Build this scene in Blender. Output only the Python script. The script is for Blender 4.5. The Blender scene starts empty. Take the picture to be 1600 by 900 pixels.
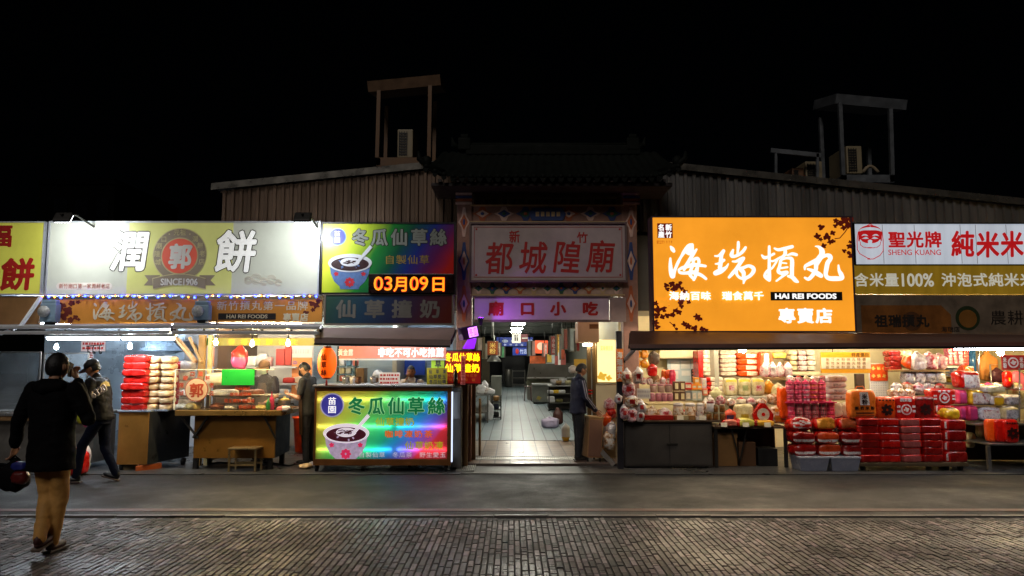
import bpy, bmesh, math, random
from mathutils import Vector, Matrix, noise
R = random.Random(11)
S = bpy.context.scene
COL = S.collection
rad = math.radians
# ---------------------------------------------------------------- camera, world, light
CAMH, PITCH, F = 1.74, rad(5.56), 1150.0          # eye height, upward tilt, focal length in pixels of a 1600 px wide frame
cd = bpy.data.cameras.new('camera'); cam = bpy.data.objects.new('camera', cd); COL.objects.link(cam)
cam.location = (0, 0, CAMH); cam.rotation_euler = (rad(90) + PITCH, 0, 0)
cd.sensor_width = 36; cd.lens = F / 1600 * 36; cd.clip_end = 600; cd.clip_start = .05
S.camera = cam
W = bpy.data.worlds.new('World'); S.world = W; W.use_nodes = True
nt = W.node_tree; bg = nt.nodes['Background']
sky = nt.nodes.new('ShaderNodeTexSky'); sky.sky_type = 'NISHITA'; sky.sun_disc = False
sky.sun_elevation = rad(40); sky.sun_rotation = rad(196)
nt.links.new(sky.outputs[0], bg.inputs[0]); bg.inputs[1].default_value = .00008
sl = bpy.data.lights.new('street_lamp_sun', 'SUN'); sl.energy = .62; sl.angle = rad(18); sl.color = (1, .91, .84)  # warm sun lamp standing in for unseen street lamps behind the camera
so = bpy.data.objects.new('street_lamp_sun', sl); COL.objects.link(so)
so.rotation_euler = (rad(50), 0, rad(-16))
S.view_settings.view_transform = 'Standard'; S.view_settings.look = 'None'
S.view_settings.exposure = 0; S.view_settings.gamma = 1; S.view_settings.use_curve_mapping = False
S.render.engine = 'CYCLES'
S.cycles.use_denoising = True
S.cycles.max_bounces = 7; S.cycles.diffuse_bounces = 3; S.cycles.glossy_bounces = 3
S.cycles.transmission_bounces = 6; S.cycles.transparent_max_bounces = 10
S.cycles.sample_clamp_indirect = 3; S.cycles.sample_clamp_direct = 0; S.cycles.caustics_reflective = False; S.cycles.caustics_refractive = False
# ---------------------------------------------------------------- measuring: a pixel of the photograph at a known distance
cp, sp = math.cos(PITCH), math.sin(PITCH)
def RZ(py, Y):
    dy = -(py - 450) / F
    return CAMH + Y * (sp + dy * cp) / (cp - dy * sp)
def RX(px, Y, py=560):
    dy = -(py - 450) / F
    return Y * (px - 800) / F / (cp - dy * sp)
def GY(py): return CAMH / math.tan(math.atan((py - 450) / F) - PITCH)
def P(px, py, Y): return Vector((RX(px, Y, py), Y, RZ(py, Y)))
def rect(a, b, c, d, Y):
    m = (b + d) / 2
    return RX(a, Y, m), RX(c, Y, m), RZ(d, Y), RZ(b, Y)
# ---------------------------------------------------------------- materials
def H(h):
    h = h.lstrip('#'); out = []
    for i in (0, 2, 4):
        c = int(h[i:i+2], 16) / 255
        out.append(c / 12.92 if c <= .04045 else ((c + .055) / 1.055) ** 2.4)
    return tuple(out)
_m = {}
def mat(name, col, rough=.55, metal=0., var=.18, scale=5., bump=0., bs=45., coat=0., emit=0., ecol=None, spec=.5, rvar=.12, obj_rand=.0, streak=False):
    if name in _m: return _m[name]
    if isinstance(col, str): col = H(col)
    m = bpy.data.materials.new(name); m.use_nodes = True; n = m.node_tree; L = n.links.new
    b = n.nodes['Principled BSDF']
    tc = n.nodes.new('ShaderNodeTexCoord'); src = tc.outputs['Object']
    if streak:
        mp = n.nodes.new('ShaderNodeMapping'); mp.inputs['Scale'].default_value = (1, 1, .12); L(src, mp.inputs[0]); src = mp.outputs[0]
    nz = n.nodes.new('ShaderNodeTexNoise'); nz.inputs['Scale'].default_value = scale; nz.inputs['Detail'].default_value = 6; nz.inputs['Roughness'].default_value = .65
    L(src, nz.inputs['Vector'])
    mr = n.nodes.new('ShaderNodeMapRange'); L(nz.outputs[0], mr.inputs[0])
    mr.inputs[1].default_value = .3; mr.inputs[2].default_value = .7; mr.inputs[3].default_value = 1 - var; mr.inputs[4].default_value = 1 + var * .5
    val = mr.outputs[0]
    if obj_rand:
        oi = n.nodes.new('ShaderNodeObjectInfo'); m2 = n.nodes.new('ShaderNodeMapRange'); L(oi.outputs['Random'], m2.inputs[0])
        m2.inputs[3].default_value = 1 - obj_rand; m2.inputs[4].default_value = 1 + obj_rand * .4
        mm = n.nodes.new('ShaderNodeMath'); mm.operation = 'MULTIPLY'; L(val, mm.inputs[0]); L(m2.outputs[0], mm.inputs[1]); val = mm.outputs[0]
    mx = n.nodes.new('ShaderNodeVectorMath'); mx.operation = 'SCALE'; mx.inputs[0].default_value = col; L(val, mx.inputs['Scale'])
    L(mx.outputs[0], b.inputs['Base Color'])
    b.inputs['Metallic'].default_value = metal; b.inputs['Specular IOR Level'].default_value = spec
    r2 = n.nodes.new('ShaderNodeMapRange'); L(nz.outputs[0], r2.inputs[0]); r2.inputs[1].default_value = .3; r2.inputs[2].default_value = .7
    r2.inputs[3].default_value = max(.03, rough - rvar); r2.inputs[4].default_value = min(1, rough + rvar); L(r2.outputs[0], b.inputs['Roughness'])
    if coat: b.inputs['Coat Weight'].default_value = coat; b.inputs['Coat Roughness'].default_value = .12
    if bump:
        n2 = n.nodes.new('ShaderNodeTexNoise'); n2.inputs['Scale'].default_value = bs; n2.inputs['Detail'].default_value = 4; L(tc.outputs['Object'], n2.inputs['Vector'])
        bp = n.nodes.new('ShaderNodeBump'); bp.inputs['Strength'].default_value = bump; bp.inputs['Distance'].default_value = .02
        L(n2.outputs[0], bp.inputs['Height']); L(bp.outputs[0], b.inputs['Normal'])
    if emit:
        e = n.nodes.new('ShaderNodeVectorMath'); e.operation = 'SCALE'; e.inputs[0].default_value = H(ecol) if ecol else col; L(val, e.inputs['Scale'])
        L(e.outputs[0], b.inputs['Emission Color']); b.inputs['Emission Strength'].default_value = emit
    _m[name] = m; return m
def lamp(name, col, s):
    if name in _m: return _m[name]
    m = bpy.data.materials.new(name); m.use_nodes = True; n = m.node_tree
    b = n.nodes['Principled BSDF']; c = H(col) if isinstance(col, str) else col
    b.inputs['Base Color'].default_value = (.03, .03, .03, 1); b.inputs['Emission Color'].default_value = (*c, 1); b.inputs['Emission Strength'].default_value = s
    _m[name] = m; return m
def glass(name, col, rough=.05, alpha=.25):
    "thin clear plastic or glass: mostly see-through with a glossy skin"
    if name in _m: return _m[name]
    m = bpy.data.materials.new(name); m.use_nodes = True; n = m.node_tree; L = n.links.new
    out = n.nodes['Material Output']; b = n.nodes['Principled BSDF']
    b.inputs['Base Color'].default_value = (*H(col), 1); b.inputs['Roughness'].default_value = rough
    t = n.nodes.new('ShaderNodeBsdfTransparent'); mx = n.nodes.new('ShaderNodeMixShader')
    nz = n.nodes.new('ShaderNodeTexNoise'); nz.inputs['Scale'].default_value = 4; nz.inputs['Detail'].default_value = 6
    tc = n.nodes.new('ShaderNodeTexCoord'); L(tc.outputs['Object'], nz.inputs['Vector'])
    mr = n.nodes.new('ShaderNodeMapRange'); L(nz.outputs[0], mr.inputs[0]); mr.inputs[1].default_value = .3; mr.inputs[2].default_value = .7
    mr.inputs[3].default_value = alpha * .6; mr.inputs[4].default_value = min(1, alpha * 1.5)
    L(mr.outputs[0], mx.inputs[0]); L(t.outputs[0], mx.inputs[1]); L(b.outputs[0], mx.inputs[2]); L(mx.outputs[0], out.inputs[0])
    _m[name] = m; return m
def pmat(name, cols, scale=14, rough=.28, bump=.25, coat=.4):
    "printed or see-through wrapping: patches of several colours"
    m = mat(name, cols[0], rough, 0, .2, 9, bump, 32, coat=coat, obj_rand=.25); n = m.node_tree; L = n.links.new; b = n.nodes['Principled BSDF']
    src = b.inputs['Base Color'].links[0].from_node
    tc = n.nodes.new('ShaderNodeTexCoord'); oi = n.nodes.new('ShaderNodeObjectInfo'); ad = n.nodes.new('ShaderNodeVectorMath'); ad.operation = 'MULTIPLY_ADD'
    L(oi.outputs['Random'], ad.inputs[0]); ad.inputs[1].default_value = (9, 7, 5); L(tc.outputs['Object'], ad.inputs[2])
    vz = n.nodes.new('ShaderNodeTexNoise'); vz.inputs['Scale'].default_value = scale; vz.inputs['Detail'].default_value = 3; vz.inputs['Roughness'].default_value = .7; L(ad.outputs[0], vz.inputs['Vector'])
    rp = n.nodes.new('ShaderNodeValToRGB'); rp.color_ramp.interpolation = 'LINEAR'; L(vz.outputs[0], rp.inputs[0]); el = rp.color_ramp.elements
    el[0].position = .34; el[0].color = (*H(cols[0]), 1); el[1].position = .66; el[1].color = (*H(cols[-1]), 1)
    for i, c in enumerate(cols[1:-1]): e = el.new(.34+.32*(i+1)/(len(cols)-1)); e.color = (*H(c), 1)
    L(rp.outputs[0], src.inputs[0]); return m
# ---------------------------------------------------------------- mesh builder (world coordinates)
class MB:
    def __init__(s): s.bm = bmesh.new()
    def _faces(s, vs, fs, m=0, smooth=False):
        bv = [s.bm.verts.new(v) for v in vs]
        for f in fs:
            try:
                q = s.bm.faces.new([bv[i] for i in f]); q.material_index = m; q.smooth = smooth
            except ValueError: pass
        return s
    def box(s, x0, x1, y0, y1, z0, z1, m=0, bev=0.):
        return s.obox(Vector(((x0+x1)/2, (y0+y1)/2, (z0+z1)/2)), (abs(x1-x0), abs(y1-y0), abs(z1-z0)), None, m, bev)
    def obox(s, c, size, rot=None, m=0, bev=0.):
        t = bmesh.new(); bmesh.ops.create_cube(t, size=1)
        for v in t.verts: v.co = Vector((v.co.x*size[0], v.co.y*size[1], v.co.z*size[2]))
        if bev: bmesh.ops.bevel(t, geom=t.edges[:], offset=min(bev, min(size)*.4), segments=2, affect='EDGES', profile=.6)
        M = Matrix.Translation(Vector(c)) @ (rot.to_4x4() if rot else Matrix())
        t.verts.index_update()
        s._faces([M @ v.co for v in t.verts], [[v.index for v in f.verts] for f in t.faces], m); t.free(); return s
    def bar(s, p, q, w, h=None, m=0, bev=0.):
        p, q = Vector(p), Vector(q); d = q - p; h = h or w
        up = Vector((0, 0, 1)) if abs(d.normalized().z) < .95 else Vector((0, 1, 0))
        x = d.normalized(); y = up.cross(x).normalized(); z = x.cross(y)
        return s.obox((p+q)/2, (d.length, w, h), Matrix((x, y, z)).transposed(), m, bev)
    def tube(s, pts, r, n=8, m=0, cap=True):
        pts = [Vector(p) for p in pts]; rs = r if isinstance(r, (list, tuple)) else [r]*len(pts)
        vs, fs = [], []; prev = None
        for i, p in enumerate(pts):
            d = (pts[min(i+1, len(pts)-1)] - pts[max(i-1, 0)]).normalized()
            if prev is None:
                a = Vector((0, 0, 1)) if abs(d.z) < .9 else Vector((0, 1, 0)); u = a.cross(d).normalized()
            else: u = (prev - d*prev.dot(d)).normalized()
            prev = u; w = d.cross(u)
            for k in range(n):
                a = 2*math.pi*k/n; vs.append(p + (u*math.cos(a) + w*math.sin(a))*rs[i])
        for i in range(len(pts)-1):
            for k in range(n): fs.append((i*n+k, i*n+(k+1) % n, (i+1)*n+(k+1) % n, (i+1)*n+k))
        if cap: fs += [tuple(range(n))[::-1], tuple((len(pts)-1)*n+k for k in range(n))]
        return s._faces(vs, fs, m, True)
    def lathe(s, c, prof, n=16, m=0, ms=None, M=None):
        vs, fs = [], []; c = Vector(c)
        for r, z in prof:
            for k in range(n):
                a = 2*math.pi*k/n; v = Vector((r*math.cos(a), r*math.sin(a), z)); vs.append(c + (M @ v if M else v))
        bv = [s.bm.verts.new(v) for v in vs]
        for i in range(len(prof)-1):
            for k in range(n):
                q = s.bm.faces.new([bv[j] for j in (i*n+k, i*n+(k+1) % n, (i+1)*n+(k+1) % n, (i+1)*n+k)])
                q.smooth = True; q.material_index = ms[i] if ms else m
        for i, rev in ((0, True), (len(prof)-1, False)):
            if prof[i][0] > 1e-5:
                q = s.bm.faces.new([bv[i*n+k] for k in (range(n-1, -1, -1) if rev else range(n))]); q.material_index = (ms[min(i, len(ms)-1)] if ms else m)
        return s
    def prism(s, poly, y0, y1, m=0):
        "outline in (x,z), front at y0, back at y1"
        n = len(poly); a = sum(poly[i][0]*poly[(i+1) % n][1] - poly[(i+1) % n][0]*poly[i][1] for i in range(n))
        if a < 0: poly = poly[::-1]
        vs = [Vector((x, y0, z)) for x, z in poly] + [Vector((x, y1, z)) for x, z in poly]
        fs = [tuple(range(n)), tuple(range(2*n-1, n-1, -1))] + [(i, n+i, n+(i+1) % n, (i+1) % n) for i in range(n)]
        fs[2:] = [f[::-1] for f in fs[2:]]; return s._faces(vs, [f for f in fs], m)
    def quad(s, *v, m=0): return s._faces([Vector(p) for p in v], [tuple(range(len(v)))], m)
    def slab(s, a, b, c, d, t, m=0):
        "a thick sheet through four corners, t thick along its normal"
        a, b, c, d = map(Vector, (a, b, c, d)); n = (b-a).cross(d-a).normalized()*t
        return s._faces([a, b, c, d, a-n, b-n, c-n, d-n], [(0,1,2,3), (7,6,5,4), (4,5,1,0), (5,6,2,1), (6,7,3,2), (7,4,0,3)], m)
    def ball(s, c, r, n=12, m=0, M=None):
        r = (r, r, r) if isinstance(r, (int, float)) else r
        k = max(6, n // 2); prof = [(math.sin(math.pi*i/k), -math.cos(math.pi*i/k)) for i in range(k+1)]
        T = Matrix.Diagonal(r); T = (M @ T) if M else T
        vs = []
        bot = s.bm.verts.new(Vector(c) + T @ Vector((0, 0, -1))); top = s.bm.verts.new(Vector(c) + T @ Vector((0, 0, 1))); rows = []
        for rr, z in prof[1:-1]:
            rows.append([s.bm.verts.new(Vector(c) + T @ Vector((rr*math.cos(2*math.pi*j/n), rr*math.sin(2*math.pi*j/n), z))) for j in range(n)])
        for j in range(n):
            j2 = (j+1) % n
            fl = [(bot, rows[0][j2], rows[0][j]), (top, rows[-1][j], rows[-1][j2])] + [(rows[i][j], rows[i][j2], rows[i+1][j2], rows[i+1][j]) for i in range(len(rows)-1)]
            for f in fl: q = s.bm.faces.new(f); q.smooth = True; q.material_index = m
        return s
    def xform(s, M):
        for v in s.bm.verts: v.co = M @ v.co
        return s
    def build(s, name, mats, parent=None, smooth=None, loc=None):
        if not isinstance(mats, (list, tuple)): mats = [mats]
        bmesh.ops.recalc_face_normals(s.bm, faces=s.bm.faces[:])
        me = bpy.data.meshes.new(name)
        if parent is not None: org = wloc(parent)
        elif loc is not None: org = Vector(loc)
        else:
            xs = [v.co for v in s.bm.verts]
            org = Vector((sum((min(v.x for v in xs), max(v.x for v in xs)))/2, sum((min(v.y for v in xs), max(v.y for v in xs)))/2, min(v.z for v in xs)))
        for v in s.bm.verts: v.co -= org
        s.bm.to_mesh(me); s.bm.free()
        for m in mats: me.materials.append(m)
        if smooth is not None:
            me.shade_smooth()
            if smooth: me.set_sharp_from_angle(angle=rad(smooth))
        o = bpy.data.objects.new(name, me); COL.objects.link(o)
        if parent is not None: o.parent = parent
        else: o.location = org
        return o
def wloc(o):
    v = Vector((0, 0, 0))
    while o is not None: v += o.location; o = o.parent
    return v
def tag(o, label=None, cat=None, group=None, kind=None):
    for k, v in (('label', label), ('category', cat), ('group', group), ('kind', kind)):
        if v: o[k] = v
    return o
def thing(name, label, cat, loc, group=None):
    o = bpy.data.objects.new(name, None); COL.objects.link(o); o.location = loc; o.empty_display_size = .1
    return tag(o, label, cat, group)
def dup(o, loc, label, rz=None, parent=None):
    c = o.copy(); COL.objects.link(c); c.location = loc
    if rz is not None: c.rotation_euler = (0, 0, rz)
    if label: c['label'] = label
    if parent: c.parent = parent
    for ch in o.children:
        d = ch.copy(); COL.objects.link(d); d.parent = c
        for g in ch.children: e = g.copy(); COL.objects.link(e); e.parent = d
    return c
def BX(a, b, c, d, Y0, Y1, mb=None, m=0, bev=0.):
    "a box whose front face covers the photograph's rectangle at distance Y0"
    x0, x1, z0, z1 = rect(a, b, c, d, Y0)
    return (mb or MB()).box(x0, x1, Y0, Y1, z0, z1, m, bev)
def ordinal(i, n, a='top', b='bottom'):
    if n == 1: return 'only'
    if i == 0: return a + 'most' if a in ('top', 'left') else a
    if i == n-1: return b + 'most' if b in ('right',) else b
    return ['', 'second', 'third', 'fourth', 'fifth', 'sixth', 'seventh', 'eighth', 'ninth'][i] + ' from the ' + a
# ---------------------------------------------------------------- lettering
_g = {}
def glyph(ch, bold):
    k = (ch, round(bold, 3))
    if k not in _g:
        cu = bpy.data.curves.new('glyph', 'FONT'); cu.body = ch; cu.size = 1; cu.offset = 0; cu.extrude = .01; cu.resolution_u = 3
        o = bpy.data.objects.new('glyph', cu); COL.objects.link(o)
        bpy.context.view_layer.update()
        me = bpy.data.meshes.new_from_object(o.evaluated_get(bpy.context.evaluated_depsgraph_get()))
        bv = [v.co.copy() for v in me.vertices]; bf = [tuple(p.vertices) for p in me.polygons]; vs, fs = list(bv), list(bf)
        if bold > 0:                                # heavier strokes: the glyph set around itself, each copy a hair shallower
            for j in range(8):
                a = math.pi*j/4; n0 = len(vs); vs += [Vector((v.x+bold*math.cos(a), v.y+bold*math.sin(a), v.z-.0006*(j+1) if v.z > 0 else v.z)) for v in bv]; fs += [tuple(n0+i for i in f) for f in bf]
        _g[k] = (vs, fs)
        bpy.data.objects.remove(o); bpy.data.curves.remove(cu); bpy.data.meshes.remove(me)
    return _g[k]
def put_text(mb, s, O, ux, uz, w, h, bold=.02, depth=.004, cjk=True, fill=.96, shear=0., vertical=False, jit=0., m=0, squeeze=1.12):
    "letters in the rectangle w x h whose lower left corner is O; ux, uz are its unit axes"
    O, ux, uz = Vector(O), Vector(ux), Vector(uz); un = ux.cross(uz)          # towards the reader
    def add(ch, x0, z0, sx, sz, bx, bz, rot=0):
        vs, fs = glyph(ch, bold); out = []
        cr, sr = math.cos(rot), math.sin(rot)
        for v in vs:
            a, b = (v.x - bx)*sx, (v.y - bz)*sz
            if rot:
                ca, cb = .5*sx, .45*sz; a, b = ca + (a-ca)*cr - (b-cb)*sr, cb + (a-ca)*sr + (b-cb)*cr
            out.append(O + ux*(x0 + a + shear*b) + uz*(z0 + b) + un*(depth*(v.z/.02 + .5)))
        mb._faces(out, fs, m)
    if cjk:
        n = len(s)
        for i, ch in enumerate(s):
            if ch == ' ': continue
            if vertical:
                ch_h = h/n; cw = min(w, ch_h*squeeze)
                add(ch, (w-cw)/2, h-(i+1)*ch_h + ch_h*(1-fill)/2, cw, ch_h*fill, 0, -.1)
            else:
                cell = w/n; cw = min(cell*fill, h*squeeze)
                add(ch, i*cell + (cell-cw)/2, R.uniform(-jit, jit)*h, cw, h, 0, -.11, R.uniform(-jit, jit)*2)
    else:
        vs, fs = glyph(s, bold); xs = [v.x for v in vs]; ys = [v.y for v in vs]
        add(s, 0, 0, w/(max(xs)-min(xs)), h/(max(ys)-min(ys)), min(xs), min(ys))
    return mb
def text_px(s, a, b, c, d, Y, m, parent, name='lettering', mb=None, **k):
    x0, x1, z0, z1 = rect(a, b, c, d, Y)
    q = mb or MB()
    put_text(q, s, (x0, Y, z0), (1, 0, 0), (0, 0, 1), x1-x0, z1-z0, **k)
    return q if mb else q.build(name, m, parent)
def brush(mb, strokes, fx, Y, depth=.004, m=0):
    "brush strokes given as (x, y, width) points; fx turns them into metres"
    k0 = 0
    for st in strokes:
        pts = []
        n = len(st)
        for i in range(n-1):
            p0, p1, p2, p3 = st[max(i-1, 0)], st[i], st[i+1], st[min(i+2, n-1)]
            for t in [j/6 for j in range(6)]:
                pts.append([.5*((2*p1[q]) + (-p0[q]+p2[q])*t + (2*p0[q]-5*p1[q]+4*p2[q]-p3[q])*t*t + (-p0[q]+3*p1[q]-3*p2[q]+p3[q])*t**3) for q in range(3)])
        pts.append(list(st[-1])); k0 += 1; y = Y - depth - k0*.0006
        q = [fx(*p) for p in pts]
        for i in range(len(q)):
            x, z, w = q[i]
            mb.prism([(x + w/2*math.cos(2*math.pi*j/10), z + w/2*math.sin(2*math.pi*j/10)) for j in range(10)], y - .00002*i - (.0003 if i % 2 else 0), Y, m)
            if i+1 < len(q):
                x2, z2, w2 = q[i+1]; dx, dz = x2-x, z2-z; l = math.hypot(dx, dz) or 1e-6; nx, nz = -dz/l, dx/l
                mb.prism([(x+nx*w/2, z+nz*w/2), (x-nx*w/2, z-nz*w/2), (x2-nx*w2/2, z2-nz*w2/2), (x2+nx*w2/2, z2+nz*w2/2)], y - .0001 - .00002*i, Y, m)
    return mb
# ---------------------------------------------------------------- soft bags and packs
def softbox(w, d, h, mats, mfun=None, k=5, pinch='', wr=.04, seed=0, name='pack', cuts=9):
    t = bmesh.new(); bmesh.ops.create_cube(t, size=2)
    bmesh.ops.subdivide_edges(t, edges=t.edges[:], cuts=cuts, use_grid_fill=True)
    cen = [(f, f.calc_center_median().copy(), f.normal.copy()) for f in t.faces]
    t.normal_update()
    for f, c, n in cen:
        f.smooth = True
        if mfun: f.material_index = mfun(c, f.normal)
    mn = min(w, d, h)
    for v in t.verts:
        p = v.co.copy(); l = (abs(p.x)**k + abs(p.y)**k + abs(p.z)**k) ** (1/k); q = p/l
        sx, sy, sz = 1, 1, 1
        if 'x' in pinch: e = 1-.42*abs(q.x)**7; sy *= e if d < h else 1; sz *= e if h <= d else 1
        if 'z' in pinch: sy *= max(.12, 1-abs(q.z)**4)
        if 't' in pinch and q.z > .45: e = 1-.72*((q.z-.45)/.55)**.8; sx *= e; sy *= e
        p = Vector((q.x*w/2*sx, q.y*d/2*sy, q.z*h/2*sz))
        o = noise.noise(Vector((p.x/mn*1.6+seed*7.3, p.y/mn*1.6, p.z/mn*1.6))) + .5*noise.noise(Vector((p.x/mn*4+seed*3.1, p.y/mn*4, p.z/mn*4))) + .55*(.3-abs(noise.noise(Vector((p.x/.05+seed*5.7, p.y/.05, p.z/.035)))))
        v.co = p + q.normalized()*o*wr*mn + Vector((0, 0, h/2))
    me = bpy.data.meshes.new(name); t.to_mesh(me); t.free()
    for m in (mats if isinstance(mats, (list, tuple)) else [mats]): me.materials.append(m)
    return me
def place(me, name, loc, label, cat, group=None, rz=0., rx=0., ry=0.):
    o = bpy.data.objects.new(name, me); COL.objects.link(o); o.location = loc; o.rotation_euler = (rx, ry, rz)
    return tag(o, label, cat, group)
def stack(name, cat, px, Y, depth, cols, rows, variants, lab, group, pinch='x', k=8, wr=.06, jit=.006, mfun=None, upright=False, tall=1.12):
    "cols x rows packs filling the photograph's rectangle px at distance Y; lab(r, c) gives the label"
    x0, x1, z0, z1 = rect(*px, Y); w, h = (x1-x0)/cols, (z1-z0)/rows
    mes = [softbox(w*1.0, depth, h*tall, v, mfun, k, pinch, wr, i+R.randint(0, 50), name) for i, v in enumerate(variants)]
    for r in range(rows):
        for c in range(cols):
            place(mes[R.randrange(len(mes))] if len(mes) > 1 and cols != len(mes) else mes[c % len(mes)], name, (x0 + w*(c+.5) + R.uniform(-jit, jit), Y + depth/2 + R.uniform(-jit, jit)*2, z1 - h*(r+1) + .001),
                  lab(r, c), cat, group, rz=R.uniform(-.03, .03), ry=R.uniform(-.015, .015))
# ================================================================ materials in common
STEEL = mat('stainless_steel', 'b4b4b2', .32, .85, .15, 3, .03, 20)
STEELD = mat('worn_steel', '8a8680', .4, .8, .3, 4, .05, 12)
DARK = mat('dark_metal', '24221f', .5, .3, .3)
BLACK = mat('black_plastic', '121212', .5)
WOOD = mat('old_wood', '7a5a34', .6, 0, .35, 4, .1, 30, streak=True)
WHITE = mat('white_paint', 'd8d8d4', .5, 0, .15, 3)
GREYM = mat('grey_painted_metal', '8e9498', .45, .3, .25, 4)
CREAM = mat('cream_paint', 'dccfa6', .55, 0, .12, 2)
RUBBER = mat('rubber', '17171a', .7)
TUBE = lamp('cool_tube_light', 'eaf4ff', 90)
TUBEW = lamp('warm_tube_light', 'ffebcc', 66)
BULB = lamp('warm_bulb', 'ffdf9e', 1000)
BULBC = lamp('cool_bulb', 'e8f4ff', 700)
TXTW = mat('white_lettering', 'efeee8', .5, 0, .06)
REDP = mat('red_lettering', 'b01c14', .5, 0, .1)
# ================================================================ ground
GR = mat('wet_asphalt', '262628', .62, 0, .5, 1.1, .5, 110, spec=.3, rvar=.2)
n = GR.node_tree; b = n.nodes['Principled BSDF']; src = b.inputs['Base Color'].links[0].from_socket; sv = n.nodes.new('ShaderNodeTexNoise'); sv.inputs['Scale'].default_value = 55; sv.inputs['Detail'].default_value = 3; tc = n.nodes.new('ShaderNodeTexCoord'); n.links.new(tc.outputs['Object'], sv.inputs['Vector'])
mr = n.nodes.new('ShaderNodeMapRange'); n.links.new(sv.outputs[0], mr.inputs[0]); mr.inputs[1].default_value = .35; mr.inputs[2].default_value = .68; mr.inputs[3].default_value = .45; mr.inputs[4].default_value = 1.7
vm = n.nodes.new('ShaderNodeVectorMath'); vm.operation = 'SCALE'; n.links.new(src, vm.inputs[0]); n.links.new(mr.outputs[0], vm.inputs['Scale']); n.links.new(vm.outputs[0], b.inputs['Base Color'])
g = MB(); g.quad((-60, 8.2, 0), (60, 8.2, 0), (60, 120, 0), (-60, 120, 0)); g.quad((-60, -40, -.02), (60, -40, -.02), (60, 8.3, -.02), (-60, 8.3, -.02))
tag(g.build('road', GR, loc=(0, 0, 0)), kind='structure')
YK = GY(808)
ln = MB(); yl = GY(797)
x = -14.
while x < 14:
    l = R.uniform(.5, 2.2); ln.box(x, x+l, yl-.07+R.uniform(-.006, .006), yl+.07+R.uniform(-.006, .006), -.01, .004); x += l
tag(ln.build('road_marking', mat('faded_red_line', '5e3632', .55, 0, .5, 9, .2, 90), loc=(0, 0, 0)), kind='structure')
kb = MB(); x = -14.
while x < 14:
    l = .6; kb.box(x+.004, x+l-.004, YK-.02, YK+.05, -.05, .02+R.uniform(-.003, .003), 0, .008); x += l
tag(kb.build('kerb', mat('kerb_stone', '625c58', .5, 0, .35, 6, .2, 60), loc=(0, 0, 0)), kind='structure')
# granite sett paving in front, courses running away from the camera
BR = bpy.data.materials.new('paving_brick'); BR.use_nodes = True
n = BR.node_tree; L = n.links.new; b = n.nodes['Principled BSDF']
at = n.nodes.new('ShaderNodeAttribute'); at.attribute_name = 'tone'
tc = n.nodes.new('ShaderNodeTexCoord'); nz = n.nodes.new('ShaderNodeTexNoise'); nz.inputs['Scale'].default_value = 18; nz.inputs['Detail'].default_value = 7; L(tc.outputs['Object'], nz.inputs['Vector'])
n3 = n.nodes.new('ShaderNodeTexNoise'); n3.inputs['Scale'].default_value = .9; n3.inputs['Detail'].default_value = 6; L(tc.outputs['Object'], n3.inputs['Vector'])
rp = n.nodes.new('ShaderNodeValToRGB'); L(at.outputs['Fac'], rp.inputs[0])
rp.color_ramp.elements[0].color = (*H('201e1f'), 1); rp.color_ramp.elements[1].color = (*H('96848a'), 1)
e = rp.color_ramp.elements.new(.5); e.color = (*H('4a3f42'), 1)
mr = n.nodes.new('ShaderNodeMapRange'); L(nz.outputs[0], mr.inputs[0]); mr.inputs[1].default_value = .3; mr.inputs[2].default_value = .7; mr.inputs[3].default_value = .6; mr.inputs[4].default_value = 1.2
vm = n.nodes.new('ShaderNodeVectorMath'); vm.operation = 'SCALE'; L(rp.outputs[0], vm.inputs[0]); L(mr.outputs[0], vm.inputs['Scale']); m4 = n.nodes.new('ShaderNodeMapRange'); L(n3.outputs[0], m4.inputs[0]); m4.inputs[1].default_value = .35; m4.inputs[2].default_value = .6; m4.inputs[3].default_value = .5; m4.inputs[4].default_value = 1.1
v4 = n.nodes.new('ShaderNodeVectorMath'); v4.operation = 'SCALE'; L(vm.outputs[0], v4.inputs[0]); L(m4.outputs[0], v4.inputs['Scale']); L(v4.outputs[0], b.inputs['Base Color'])
m2 = n.nodes.new('ShaderNodeMapRange'); L(n3.outputs[0], m2.inputs[0]); m2.inputs[1].default_value = .35; m2.inputs[2].default_value = .65; m2.inputs[3].default_value = .42; m2.inputs[4].default_value = .7; L(m2.outputs[0], b.inputs['Roughness'])
bp = n.nodes.new('ShaderNodeBump'); bp.inputs['Strength'].default_value = .35; bp.inputs['Distance'].default_value = .01; L(nz.outputs[0], bp.inputs['Height']); L(bp.outputs[0], b.inputs['Normal'])
vs, fs, tn = [], [], []
def sett(x0, x1, y0, y1):
    tx, ty, tz = R.uniform(-.035, .035), R.uniform(-.02, .02), R.uniform(-.003, .003); cx, cy = (x0+x1)/2, (y0+y1)/2; i = len(vs); e = .004
    for d, zz in ((0, -.012), (e, 0)):
        for x, y in ((x0+d, y0+d), (x1-d, y0+d), (x1-d, y1-d), (x0+d, y1-d)): vs.append((x, y, zz + tz + (x-cx)*tx + (y-cy)*ty))
    fs.append((i+4, i+5, i+6, i+7)); fs.extend((i+k, i+(k+1) % 4, i+4+(k+1) % 4, i+4+k) for k in range(4)); tn.extend([min(1, max(0, R.gauss(.5, .3)))]*5)
x = -11.
while x < 11:
    w = R.uniform(.054, .064); y = 3.5 + R.uniform(0, .2)
    while y < YK-.03:
        if R.random() < .1:
            for k in range(3): sett(x, x+w-.007, y, y+.045); y += .052
        else:
            l = R.choice((.1, .15, .2, .2, .2, .27)); l = min(l, YK-.026-y)
            if l < .03: break
            sett(x, x+w-.009, y, y+l-.01); y += l
    x += w
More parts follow.
